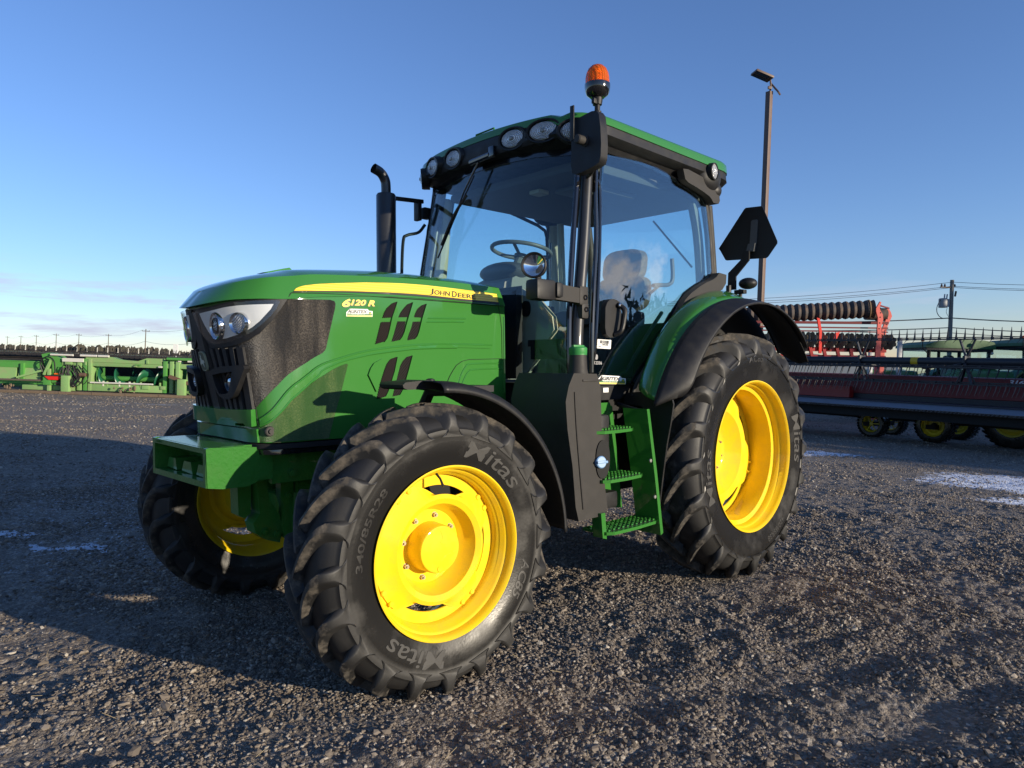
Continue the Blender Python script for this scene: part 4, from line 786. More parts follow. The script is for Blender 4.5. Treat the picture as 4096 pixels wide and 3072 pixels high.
m_ = MB(); m_.tube([(-.36, .10, 2.62), (-.30, .50, 2.20)], .008, 6); m_.build('rear_wiper_arm', BG, T)
m_ = MB(); m_.tube([(.02, -.70, 2.5), (.02, -.70, 2.28)], .009, 8); m_.tube([(.02, -.70, 2.28), (.03, -.70, 2.05)], .005, 8); m_.build('gas_strut', BG, T)
# lower door frame, sill, diagonal inner tube
m_ = MB(); m_.prism([(1.31, 1.318), (.86, 1.318), (.98, 1.232), (1.31, 1.232)], .70, .805, lambda x, z, y: (x, y, z), bev=.008); sill = m_.build('cab_sill', BP, T)
m_ = MB(); m_.box((1.13, .808, 1.292), (.05, .004, .028)); m_.build('sill_label', WHT, sill)
m_ = MB(); m_.tube([(.44, .735, 1.80), (.60, .745, 1.66), (.74, .75, 1.52), (.84, .755, 1.42), (.93, .755, 1.375), (1.06, .755, 1.368), (1.22, .75, 1.37)], .013, 8, res=4); m_.build('inner_door_frame', BS, T)
m_ = MB(); m_.tube([(.405, .84, 1.83), (.53, .85, 1.70), (.633, .85, 1.578), (.73, .85, 1.482), (.822, .85, 1.388), (.885, .85, 1.315), (.92, .85, 1.25)], .011, 8, res=4); m_.build('fender_seam_trim', DK, T)
# black mouldings at the rear of the door
def sideprism(name, P, y, th, m, bev=.008, parent=None):
    q_ = MB(); q_.prism(P, y-th/2, y+th/2, lambda x, z, yy: (x, yy, z), bev=bev); return q_.build(name, m, parent or T)
sideprism('fender_moulding', [(0.418, 1.815), (0.373, 1.879), (0.30, 1.93), (0.19, 1.984), (0.10, 2.02), (0.019, 2.045), (-.03, 2.07), (-0.062, 2.10), (-0.162, 2.094), (-0.157, 2.031), (-0.105, 1.981), (-.04, 1.965), (0.025, 1.955), (0.11, 1.935), (0.196, 1.903), (.26, 1.872), (0.311, 1.84), (0.345, 1.80), (0.388, 1.79)], .845, .06, DK, bev=.012)
sideprism('door_hinge_cover', [(0.352, 2.765), (0.293, 2.772), (0.15, 2.757), (0.005, 2.739), (-.06, 2.715), (-0.107, 2.687), (-0.122, 2.624), (-0.105, 2.60), (-0.035, 2.596), (-.01, 2.618), (0.02, 2.634), (0.085, 2.650), (.18, 2.668), (0.288, 2.684), (0.325, 2.70)], .815, .055, DK, bev=.012)
hd = MB(); P = [(1.157, 1.789), (1.140, 1.82), (1.118, 1.838), (1.09, 1.845), (1.055, 1.843), (1.025, 1.832), (1.008, 1.80), (1.005, 1.757), (1.015, 1.70), (1.030, 1.645), (1.05, 1.622), (1.084, 1.610), (1.12, 1.612), (1.148, 1.628), (1.160, 1.669)]
hd.prism(P, .79, .828, lambda x, z, y: (x, y, z), bev=.008); hd.tube([(1.035, .828, 1.815), (1.025, .868, 1.78), (1.035, .872, 1.72), (1.055, .866, 1.65), (1.075, .83, 1.628)], .016, 10, res=4); hdo = hd.build('door_handle', BP, T)
m_ = MB(); m_.lathe([(0, .013), (.008, .012), (.01, .008), (.006, 0)], c=(1.045, .846, 1.807), n=16); m_.build('door_lock', CH, hdo)
# sticker with bar code, etched number, dealer sticker
def sq(P, off=.004): return [np.array(SD(*p))+np.array((0, off, 0)) for p in P]
Q5 = sq([(1.184, 1.545), (1.073, 1.542), (1.065, 1.597), (1.178, 1.600)])
m_ = MB(); m_.add([tuple(p) for p in Q5]+[tuple(p-np.array((0, .001, 0))) for p in Q5], [(0, 1, 2, 3), (7, 6, 5, 4), (0, 4, 5, 1), (1, 5, 6, 2), (2, 6, 7, 3), (3, 7, 4, 0)]); stk = m_.build('stock_sticker', WHT, dr[1], smooth=False)
m_ = MB(); x_ = .18
while x_ < .82:
    w_ = random.choice((.008, .014, .022)); qq = quadsub(Q5, x_, x_+w_, .55, .90); k_ = len(m_.V); m_.V += [tuple(p+np.array((0, .0012, 0))) for p in qq]; m_.F += [(k_, k_+1, k_+2, k_+3)]; x_ += w_+random.choice((.01, .02))
mk('bar_code', m_.V, m_.F, TXB, stk, smooth=False)
text_quad('stock_number', '205280', quadsub(Q5, .34, .80, .33, .53), TXB, stk, lift=.0012, thick=.0003, offset=.02)
for v_ in (.14, .22): text_quad('small_print', 'SERIAL NO' if v_ > .2 else 'AGRITEX', quadsub(Q5, .06, .30, v_, v_+.06), TXB, stk, lift=.0012, thick=.0003)
text_quad('etched_number', '5012336', sq([(1.243, 1.449), (1.150, 1.446), (1.149, 1.466), (1.243, 1.469)], .003), TXG, dr[1], lift=.001, thick=.0003, offset=.02)
m_ = MB(); yy = ycab(1.19, 1.49)+.0035; m_.prism(ellip(1.193, 1.492, .013, .016, 18), yy, yy+.0005, lambda x, z, y: (x, y, z)); m_.build('etched_badge', TXG, dr[1], smooth=False)
dealer_sticker(sq([(1.191, 1.330), (0.957, 1.324), (0.950, 1.372), (1.185, 1.384)]), dr[1])
# ---------------- roof
def roof_ring(xf, xr, hw, zf, zr, rc, crownx=.05, n=96, bump=0):
    """rounded plan outline with a bowed front"""
    P = []; pts = []
    c = [(xf-rc, hw-rc, 0), (xr+rc, hw-rc, 90), (xr+rc, -hw+rc, 180), (xf-rc, -hw+rc, 270)]
    out = []
    for (cx_, cy_, a0) in c:
        for k in range(9): a = R(a0+90*k/8); out.append((cx_+rc*math.cos(a), cy_+rc*math.sin(a)))
    # resample evenly
    O = np.array(out+[out[0]]); d = np.r_[0, np.cumsum(np.hypot(*np.diff(O, axis=0).T))]; t = np.linspace(0, d[-1], n, endpoint=False); X = np.interp(t, d, O[:, 0]); Y = np.interp(t, d, O[:, 1])
    X = X+np.where(X > (xf+xr)/2, crownx*(1-(Y/hw)**2)*np.clip((X-(xf+xr)/2)/((xf-xr)/2), 0, 1)**4, 0)
    Z = zr+(zf-zr)*(X-xr)/(xf-xr)
    if bump: Z = Z+np.where(X > xf-.35, 1, 0)*bump*(np.clip(1-(Y/hw)**2, 0, 1)-np.exp(-((np.abs(Y)-.655)/.035)**2)*.55)
    return np.stack([X, Y, Z], 1)
def loft(rings, name, m, parent, ang=35, cap0=False, cap1=False):
    n = len(rings[0]); V = np.vstack(rings); F = [(i*n+k, i*n+(k+1) % n, (i+1)*n+(k+1) % n, (i+1)*n+k) for i in range(len(rings)-1) for k in range(n)]
    if cap1: F.append(tuple((len(rings)-1)*n+k for k in range(n)))
    if cap0: F.append(tuple(range(n-1, -1, -1)))
    q_ = MB(); q_.add(V, F); return q_.build(name, m, parent, ang=ang)
XR = -.34
lower = loft([roof_ring(1.20, XR+.1, .70, 2.76, 2.72, .10), roof_ring(1.28, XR+.04, .752, 2.755, 2.72, .14, .04), roof_ring(1.33, XR+.02, .775, 2.790, 2.75, .17, .05), roof_ring(1.355, XR, .825, 2.795, 2.76, .19, .06), roof_ring(1.368, XR-.01, .852, 2.815, 2.78, .20, .06, bump=.01), roof_ring(1.355, XR, .850, 2.868, 2.832, .20, .06, bump=.045)], 'roof_fascia', BP, T, cap0=True)
roof = loft([roof_ring(1.352, XR+.003, .847, 2.868, 2.832, .20, .06, bump=.045), roof_ring(1.358, XR-.004, .857, 2.870, 2.834, .20, .06, bump=.045), roof_ring(1.356, XR, .853, 2.902, 2.890, .20, .06, bump=.045), roof_ring(1.345, XR+.01, .840, 2.922, 2.908, .19, .06, bump=.042), roof_ring(1.30, XR+.05, .80, 2.936, 2.920, .18, .05, bump=.036), roof_ring(1.10, XR+.2, .62, 2.955, 2.94, .15, .03), roof_ring(.8, XR+.5, .3, 2.965, 2.955, .12, 0)], 'roof_cap', G, T, ang=45, cap1=True)
m_ = MB(); m_.tube([(1.36, -.12, 2.965), (1.36, -.12, 2.992), (1.36, .06, 2.996), (1.36, .06, 2.970)], .006, 8); m_.build('roof_handle', GR_, roof)
# six front lamps and the rear corner lamp
def roof_lamp(c, nx, a_, b_, parent=None, name='roof_lamp'):
    n_ = Vector(nx).normalized(); q_ = n_.to_track_quat('Y', 'Z').to_matrix(); m_ = MB(); E_ = lambda s_, y: [(y, s_)]
    m_.lathe([(-.05, a_*1.35), (-.004, a_*1.30), (.010, a_*1.22), (.008, a_*1.08), (-.012, a_*1.04)], c=c, q=q_, sz=b_/a_*1.05, n=40); o = m_.build(name, BP, T)
    m_ = MB(); m_.lathe([(-.008, a_*1.03), (.006, a_*.9), (.014, a_*.6), (.018, a_*.3), (.019, 0)], c=(0, 0, 0), q=q_, sz=b_/a_, n=40); l = m_.build('lamp_lens', LENS, o); l.location = c
    m_ = MB(); m_.lathe([(.0195, a_*.16), (.024, a_*.10), (.025, 0)], c=c, q=q_, n=16); m_.build('bulb_cap', STL, o)
    return o
for s_ in (1, -1):
    roof_lamp((1.418, .294*s_, 2.860), (1, .12*s_, -.10), .092, .054); roof_lamp((1.402, .548*s_, 2.853), (1, .30*s_, -.10), .098, .054); roof_lamp((1.340, .752*s_, 2.822), (1, .75*s_, -.10), .090, .054)
for s_ in (1, -1):
    m_ = MB(); m_.sphere((-.01, .80*s_, 2.775), .105, sx=1.35, sy=.75, sz=1.05, n=24); m_.sphere((-.10, .80*s_, 2.70), .07, sx=1.0, sy=.8, sz=.9, n=20); m_.build('corner_lamp_housing', BP, T)
    q_ = Vector((-.12, 1*s_, -.02)).normalized().to_track_quat('Y', 'Z').to_matrix(); m_ = MB(); c_ = (.02, .874*s_, 2.800); m_.lathe([(-.02, .062), (.012, .060), (.014, .053), (.006, .050)], c=c_, q=q_, n=32); o = m_.build('corner_lamp', BP, T)
    m_ = MB(); m_.lathe([(.004, .051), (.016, .03), (.020, 0)], c=(0, 0, 0), q=q_, n=32, sz=1.15); l = m_.build('lamp_lens', LENS, o); l.location = c_
# wiper
m_ = MB(); m_.tube([(1.43, -.02, 2.775), (1.46, -.13, 2.60), (1.475, -.21, 2.44), (1.478, -.24, 2.40)], [.008, .007, .006, .006], 8); m_.build('wiper_arm', BG, T)
m_ = MB(); m_.tube([(1.452, -.035, 2.69), (1.470, -.20, 2.46), (1.465, -.41, 2.19)], .006, 8, res=4); m_.tube([(1.462, -.10, 2.57), (1.482, -.21, 2.45), (1.478, -.35, 2.27)], .011, 6, res=4); m_.build('wiper_blade', BG, T)
m_ = MB(); m_.tube([(1.43, .10, 2.80), (1.425, -.10, 2.79)], .020, 10); m_.box((1.43, .12, 2.815), (.03, .05, .07), bev=.008); m_.build('wiper_motor', BG, T)
# ---------------- beacon and near mirror on the rod
bc = Vector((1.323, .90, 0))
m_ = MB(); m_.cyl((1.323, .90, 2.60), (1.323, .90, 2.93), .013, 12); m_.lathe([(2.87, .013), (2.87, .022), (2.895, .024), (2.90, .016), (2.93, .016), (2.932, .026), (2.945, .028), (2.955, .030), (2.985, .031)], c=(1.323, .90, 0), ax='Z', n=24); m_.box((1.345, .905, 2.945), (.05, .022, .03), bev=.005); bst = m_.build('beacon_stem', BP, T)
m_ = MB(); m_.lathe([(2.972, .0), (2.972, .040), (2.985, .060), (3.005, .070), (3.03, .0735), (3.048, .0735), (3.052, .069)], c=(1.323, .90, 0), ax='Z', n=48); m_.build('beacon_base', BG, bst)
m_ = MB(); m_.lathe([(3.052, .0685), (3.085, .068), (3.11, .063), (3.135, .052), (3.152, .034), (3.160, .015), (3.162, 0)], c=(1.323, .90, 0), ax='Z', n=64)
am = bpy.data.materials.new('amber_dome'); am.use_nodes = True; at = am.node_tree; ab = at.nodes['Principled BSDF']; ab.inputs['Base Color'].default_value = (.85, .15, .008, 1); ab.inputs['Roughness'].default_value = .12; ab.inputs['Transmission Weight'].default_value = .55; ab.inputs['IOR'].default_value = 1.3
tcn = N(at, 'ShaderNodeTexCoord'); wv = N(at, 'ShaderNodeTexWave', bands_direction='X', inp={'Scale': 22}); at.links.new(tcn.outputs['Object'], wv.inputs[0]); bu = N(at, 'ShaderNodeBump', inp={'Strength': .5, 'Distance': .004}); at.links.new(wv.outputs['Fac'], bu.inputs['Height']); at.links.new(bu.outputs[0], ab.inputs['Normal'])
m_.build('beacon_dome', am, bst)
m_ = MB(); m_.cyl((1.323, .90, 3.06), (1.323, .90, 3.12), .022, 16); m_.build('beacon_reflector', mat('beacon_reflector', (.9, .4, .05), .2, metal=.6), bst)
def mirror_head(s_):
    m_ = MB(); P = [(.762, 2.60), (.764, 2.70), (.762, 2.80), (.768, 2.848), (.80, 2.862), (.86, 2.874), (.905, 2.882), (.938, 2.878), (.955, 2.855), (.966, 2.78), (.971, 2.69), (.968, 2.62), (.958, 2.585), (.93, 2.572), (.86, 2.556), (.80, 2.546), (.772, 2.555)]
    m_.prism([(y*s_, z) for y, z in P], 1.385, 1.325, lambda y, z, x: (x-.10*(y*s_-.86)*0-.25*(y*s_-.86)**1*.35, y, z), bev=.018); o = m_.build('wing_mirror', BP, T, ang=50)
    m_ = MB(); m_.prism([(y*s_, z) for y, z in inset(P, .012)], 1.322, 1.320, lambda y, z, x: (x-.0875*(y*s_-.86), y, z)); m_.build('mirror_face', MIR, o, smooth=False)
    m_ = MB(); q_ = Vector((1, 0, 0)).to_track_quat('Y', 'Z').to_matrix(); m_.lathe([(0, .034), (.004, .034), (.006, .026), (.06, .026), (.066, .020), (.066, 0)], c=(1.385, .855*s_, 2.725), q=q_, n=24); m_.build('mirror_knuckle', DK, o)
    m_ = MB(); m_.box((1.415, .79*s_, 2.835), (.008, .03, .20), bev=.003); m_.build('mirror_bracket_plate', BP, o)
mirror_head(1)
m_ = MB(); m_.tube([(1.22, .735, 2.57), (1.30, .83, 2.56), (1.323, .90, 2.60)], .012, 8); m_.build('mirror_arm', BP, T)
# ---------------- work lamp on its bracket
m_ = MB(); m_.box((1.365, .815, 1.845), (.075, .05, .11), bev=.012); m_.box((1.352, .815, 1.762), (.062, .05, .10), bev=.018); m_.prism([(1.37, 1.885), (1.60, 1.90), (1.66, 1.895), (1.66, 1.815), (1.60, 1.81), (1.37, 1.80)], .79, .835, lambda x, z, y: (x, y, z), bev=.008); wb = m_.build('lamp_bracket', DK, T)
m_ = MB(); m_.box((1.705, .82, 1.855), (.155, .10, .115), bev=.024); m_.build('indicator_box', BP, wb)
m_ = MB(); m_.box((1.615, .86, 1.858), (.055, .05, .085), bev=.018); m_.build('indicator_lens', BP, wb)
for (x, z) in ((1.358, 1.835), (1.35, 1.766)): m_ = MB(); m_.lathe([(0, .016), (.004, .016), (.004, .010), (-.01, 0)], c=(x, .841, z), n=16); m_.build('bracket_bolt', BG, wb)
lc = Vector((1.735, .80, 1.987)); ld = Vector((.86, .50, .04)).normalized(); q_ = ld.to_track_quat('Y', 'Z').to_matrix()
m_ = MB(); m_.lathe([(-.085, 0), (-.085, .035), (-.07, .052), (-.03, .060), (.0, .062), (.0, .070), (.022, .072), (.026, .068), (.022, .060), (.006, .058)], c=lc, q=q_, n=40); m_.box(lc+Vector((-.03, 0, -.075)), (.03, .02, .05), bev=.003); wl = m_.build('work_lamp', BP, T)
m_ = MB(); m_.lathe([(-.02, 0), (-.012, .02), (.0, .04), (.012, .058)], c=lc, q=q_, n=40); m_.build('lamp_reflector', CH, wl)
m_ = MB(); m_.lathe([(.017, .058), (.019, .03), (.020, 0)], c=lc, q=q_, n=40); m_.build('lamp_glass', GLC, wl)
# ---------------- exhaust, far mirror arm, far rail
m_ = MB(); m_.lathe([(1.60, .070), (2.655, .070), (2.668, .062), (2.668, .04)], c=(1.642, -.78, 0), ax='Z', n=32); ex = m_.build('exhaust_stack', BS, T)
m_ = MB(); m_.tube([(1.642, -.78, 2.65), (1.642, -.78, 2.715), (1.650, -.78, 2.765), (1.685, -.78, 2.81), (1.745, -.78, 2.833)], [.035]*25, 16, cap=False, res=6); m_.build('exhaust_tip', BS, ex)
m_ = MB(); m_.bar((1.55, -.80, 2.655), (1.30, -.80, 2.67), .02, .03, bev=.005); m_.box((1.335, -.82, 2.60), (.035, .06, .15), bev=.008); m_.box((1.275, -.80, 2.585), (.06, .05, .085), bev=.008); m_.build('far_mirror_arm', BP, T)
m_ = MB(); m_.tube([(1.29, -.79, 2.50), (1.33, -.82, 2.44), (1.42, -.84, 2.41), (1.455, -.84, 2.36), (1.47, -.84, 2.10), (1.48, -.84, 1.7)], .012, 8, res=5); m_.build('far_grab_rail', BP, T)
# ---------------- fuel tank with filler, steps, guard
m_ = MB(); TKX = [(1.70, 1.335), (1.66, 1.40), (1.47, 1.395), (1.44, 1.33), (1.43, 1.18), (1.42, .95), (1.395, .75), (1.375, .64), (1.42, .60), (1.62, .60), (1.645, .68), (1.67, .90), (1.71, 1.10), (1.725, 1.25)]
m_.prism(TKX, .60, 1.02, lambda x, z, y: (x, y, z), bev=.034); 
tk = m_.build('fuel_tank', DK, T, ang=50)
m_ = MB(); m_.tube([(1.655, 1.022, 1.30), (1.640, 1.022, 1.10), (1.610, 1.022, .85), (1.585, 1.022, .66)], .006, 8, res=5); m_.build('tank_seam', DK, tk)
m_ = MB(); m_.box((1.51, 1.02, 1.36), (.16, .012, .012), bev=.003); m_.build('tank_lip', DK, tk)
m_ = MB(); m_.lathe([(1.33, .085), (1.38, .062), (1.42, .052), (1.505, .047)], c=(1.513, .92, 0), ax='Z', n=28); m_.build('filler_neck', DK, tk)
m_ = MB(); m_.lathe([(1.500, .050), (1.510, .050), (1.512, .051), (1.538, .051), (1.545, .044), (1.547, 0)], c=(1.513, .92, 0), ax='Z', n=28); m_.box((1.513, .92, 1.549), (.09, .02, .014), bev=.004); m_.build('fuel_cap', mat('cap_green', (.03, .22, .05), .5), tk)
# recess with the blue cap
m_ = MB(); m_.prism(ellip(1.422, .918, .060, .108, 24, 2.2), .90, 1.027, lambda x, z, y: (x, y, z)); m_.build('filler_recess', VB, tk)
m_ = MB(); q_ = Vector((.25, 1, .1)).normalized().to_track_quat('Y', 'Z').to_matrix(); m_.lathe([(-.02, .034), (.022, .034), (.026, .029), (.026, 0)], c=(1.452, 1.022, .905), q=q_, n=24); m_.box(Vector((1.459, 1.052, .908)), (.07, .012, .014), q_.to_3x3() if hasattr(q_, 'to_3x3') else q_, bev=.003); m_.build('blue_cap', mat('blue_cap', (.16, .30, .50), .45), tk)
m_ = MB(); m_.box((1.34, .90, 1.03), (.10, .14, .26), bev=.02); m_.build('filter_box', BP, T); m_ = MB(); m_.box((1.30, .86, .66), (.2, .2, .1), bev=.02); m_.build('battery_box', BP, T)
# steps: two side plates and three treads
m_ = MB(); m_.prism([(1.08, 1.215), (1.41, 1.215), (1.425, 1.17), (1.06, 1.165)], .74, .80, lambda x, z, y: (x, y, z))
m_.prism([(1.055, 1.185), (.975, .80), (.91, .43), (.935, .42), (1.0, .79), (1.08, 1.185)], .90, 1.075, lambda x, z, y: (x, y, z), bev=.003)
m_.prism([(1.05, 1.19), (.985, .80), (.95, .55), (1.30, .60), (1.36, .95), (1.385, 1.21), (1.1, 1.21)], .780, .795, lambda x, z, y: (x, y, z))
m_.bar((1.395, .80, 1.19), (1.25, .84, .62), .03, .012); m_.bar((1.30, .82, .66), (1.20, .82, .52), .09, .012)
stp_ = m_.build('step_frame', G, T, ang=30)
m_ = MB(); m_.prism([(1.455, .62), (1.44, .48), (1.405, .47), (1.42, .62)], .97, 1.04, lambda x, z, y: (x, y, z), bev=.003); m_.build('step_bracket', G, stp_)
m_ = MB(); m_.prism([(1.50, 1.05), (1.20, 1.05), (1.24, .64), (1.44, .64)], .80, .815, lambda x, z, y: (x, y, z)); m_.build('step_back_plate', G, stp_)
for (z, x0, x1, y0, y1) in ((1.082, 1.135, 1.47, .86, 1.05), (.808, 1.07, 1.44, .87, 1.07), (.518, .945, 1.425, .88, 1.085)):
    m_ = MB(); m_.prism([(x0, y0), (x0-.01, y1-.04), (x0+.04, y1-.012), ((x0+x1)/2, y1), (x1-.04, y1-.005), (x1, y1-.03), (x1, y0)], z-.022, z-.005, lambda x, y, zz: (x, y, zz), bev=.004); # grip teeth belong to the tread itself
    for k in range(11):
        x = x0+.03+(x1-x0-.06)*k/10
        for j in range(6): y = y0+.03+(y1-y0-.07)*j/5; m_.boxab((x-.008, y-.006, z-.006), (x+.008, y+.006, z+.004+(k % 2)*.002))
    trd = m_.build('step_tread', G, stp_, ang=20)
    m_ = MB()
    for k in range(5): y = y0+.035+(y1-y0-.08)*k/4+.012; m_.boxab((x0+.035, y-.006, z-.0045), (x1-.035, y+.004, z-.0035))
    m_.build('tread_slots', VB, trd, smooth=False)
for (x, z) in ((1.045, .88), (1.0, .66)): m_ = MB(); m_.lathe([(0, .012), (.006, .01), (.007, 0)], c=(x, 1.075, z), n=12); m_.build('step_bolt', STL, stp_)
m_ = MB(); m_.prism([(.79, 1.20), (.79, 1.268), (1.033, 1.290), (1.10, 1.284), (1.137, 1.262), (1.153, 1.21), (1.135, 1.10), (1.108, .97), (1.075, .74), (1.048, .537), (1.030, .525), (1.012, .55), (.975, .74), (.958, .90), (.957, 1.12), (.94, 1.17), (.92, 1.19)], .925, .912, lambda y, z, x: (x, y, z), bev=.004); m_.build('rubber_guard', BP, T)
m_ = MB(); m_.tube([(1.05, .995, 1.17), (1.0, .80, 1.2)], .015, 8); m_.build('guard_stay', BP, T)
# ---------------- slow vehicle sign seen from behind, rear lamp
m_ = MB(); y0, z0 = .865, 2.25; SM = [(.600, 2.355), (.612, 2.34), (.655, 2.262), (.668, 2.256), (.975, 2.244), (.99, 2.255), (1.056, 2.345), (1.056, 2.362), (.945, 2.630), (.932, 2.638), (.815, 2.642), (.802, 2.632)]
yawm = lambda y, z, x: (x-(y-.87)*.10, y, z)
m_.prism(SM, -.55, -.556, yawm, bev=.0015); smv = m_.build('slow_vehicle_sign', mat('sign_back', (.006, .006, .007), .45), T)
m_ = MB(); m_.prism([(.852, 2.36), (.905, 2.36), (.915, 2.53), (.907, 2.54), (.872, 2.54), (.862, 2.53)], -.546, -.540, yawm, bev=.002); m_.prism([(.838, 2.30), (.895, 2.30), (.905, 2.36), (.852, 2.36)], -.546, -.515, yawm); m_.build('sign_strap', mat('strap_zinc', (.10, .105, .11), .45, metal=.4), smv)
m_ = MB(); m_.prism([(.822, 2.305), (.868, 2.305), (.868, 2.235), (.765, 2.12), (.765, 2.02), (.70, 2.02), (.705, 2.15), (.812, 2.25)], -.515, -.50, yawm, bev=.003); m_.build('sign_post', BP, smv)
m_ = MB(); m_.sphere((-.55, .835, 2.065), .052, sx=1.3, sy=1.35, sz=.85, n=20); m_.cyl((-.50, .80, 2.02), (-.50, .80, 1.93), .014, 8); m_.box((-.50, .80, 2.00), (.05, .08, .03), bev=.004); m_.build('rear_work_lamp', BP, T)
m_ = MB(); m_.cyl((-.45, .73, 2.05), (-.45, .73, 1.88), .02, 10); m_.build('sign_post_foot', BP, T)
m_ = MB(); m_.tube([(.55, .86, 2.60), (.56, .87, 2.0)], .002, 5); m_.build('aerial', BG, T) if False else None
# ================================================================== THE YARD
TH = .035; fh = Vector((math.cos(YAW), math.sin(YAW), 0)); rh = fh.cross(Vector((0, 0, 1)))
r2 = rh*math.cos(TH)-Vector((0, 0, 1))*math.sin(TH); u2 = rh*math.sin(TH)+Vector((0, 0, 1))*math.cos(TH)
YM = Matrix((r2, fh, u2)).transposed().to_4x4(); YM.translation = Vector((CAM.x, CAM.y, 0))      # yard frame: X right, Y away, Z up
def ym(l, d, h=0, rz=0, lean=0, leany=0): return YM @ Matrix.Translation((l, d, h)) @ Matrix.Rotation(rz, 4, 'Z') @ Matrix.Rotation(lean, 4, 'Y') @ Matrix.Rotation(leany, 4, 'X')
def vnoise(x, y, seed):
    r_ = np.random.default_rng(seed); Tb = r_.random((256, 256)); xi = np.floor(x).astype(int); yi = np.floor(y).astype(int); fx = x-xi; fy = y-yi; fx = fx*fx*(3-2*fx); fy = fy*fy*(3-2*fy)
    g = lambda a, b: Tb[a & 255, b & 255]
    return (g(xi, yi)*(1-fx)+g(xi+1, yi)*fx)*(1-fy)+(g(xi, yi+1)*(1-fx)+g(xi+1, yi+1)*fx)*fy-.5
def fbm(x, y, f, o, seed, gain=.5):
    s = 0; a = 1
    for k in range(o): s = s+a*vnoise(x*f+13.7*k, y*f+7.3*k, seed+k); f *= 2.03; a *= gain
    return s
def base_h(x, y):
    lat = (x-CAM.x)*rh.x+(y-CAM.y)*rh.y; rho = np.hypot(x-1.3, y); t = np.clip((rho-3.2)/6.5, 0, 1); wgt = t*t*(3-2*t)
    return -math.tan(TH)*lat*wgt
def trail(x, y):
    la = (x-CAM.x)*rh.x+(y-CAM.y)*rh.y; de = (x-CAM.x)*fh.x+(y-CAM.y)*fh.y; t = np.zeros_like(x)
    for d0, k, q_, w_ in ((2.25, .30, .05, .13), (2.95, .24, .03, .13), (6.6, -.10, .012, .20), (8.0, -.08, .010, .20), (10.6, .02, -.004, .24), (12.3, .02, -.004, .24), (15.5, -.05, 0, .3), (17.6, -.05, 0, .3)):
        t = np.maximum(t, np.exp(-((de-(d0+k*la+q_*la*la)+.05*np.sin(la*1.7))/w_)**4))
    return t*np.clip(.75+.9*vnoise(x*.7, y*.7, 15), 0, 1)
def ground_h(x, y):
    dc = np.hypot(x-CAM.x, y-CAM.y); fade = np.clip(1-(dc-6)/16, 0, 1)
    near = np.minimum(np.hypot((x-2.6)/1.1, (np.abs(y)-.96)/.35), np.hypot((x-0)/1.2, (np.abs(y)-.99)/.4)); ft = np.clip((near-.6)/.9, 0, 1)
    dx, dy = x, y+.0
    big = fbm(x, y, .9, 3, 3)*.030+fbm(x*.8+y*.6, y*.25-x*.3, 1.1, 2, 9)*.02
    mid = fbm(x, y, 4.5, 4, 21, .6)*.026; clod = np.clip(fbm(x, y, 11, 3, 41, .6)+.05, 0, 1)*.022; fine = fbm(x, y, 38, 3, 61, .6)*.008
    tk = trail(x, y); return base_h(x, y)+(big*.6*ft+(mid*(.35+.65*ft)+(clod+fine)*(.4+.6*ft))*(1-.55*tk))*np.clip(fade, .12, 1)-.016*tk*fade*ft-.004
ang_f = math.atan2(fh.y, fh.x)
aa = np.concatenate([np.linspace(-R(41), R(41), 700), np.linspace(R(41), 2*math.pi-R(41), 70)[1:]]); nA = len(aa)-1
aa = aa[:-1]
rr_ = np.concatenate([[.01, .5, 1.0], np.exp(np.linspace(math.log(1.25), math.log(15), 660)), np.exp(np.linspace(math.log(15), math.log(60), 120))[1:], np.exp(np.linspace(math.log(60), math.log(7000), 60))[1:]])
RR, AA = np.meshgrid(rr_, aa+ang_f, indexing='ij'); gx = CAM.x+RR*np.cos(AA); gy = CAM.y+RR*np.sin(AA); gz = ground_h(gx, gy)
def fastmesh(name, V, quads, m, smooth=True):
    me = bpy.data.meshes.new(name); nv, nf, k = len(V), len(quads), quads.shape[1]
    me.vertices.add(nv); me.vertices.foreach_set('co', V.astype(np.float32).ravel()); me.loops.add(nf*k); me.loops.foreach_set('vertex_index', quads.astype(np.int32).ravel())
    me.polygons.add(nf); me.polygons.foreach_set('loop_start', np.arange(0, nf*k, k, dtype=np.int32)); me.polygons.foreach_set('use_smooth', [smooth]*nf); me.update(calc_edges=True)
    me.materials.append(m); o = bpy.data.objects.new(name, me); COL.objects.link(o); return o
a_, b_ = gx.shape; I = np.arange(a_*b_).reshape(a_, b_); J = np.roll(I, -1, axis=1)
quads = np.stack([I[:-1], I[1:], J[1:], J[:-1]], -1).reshape(-1, 4)
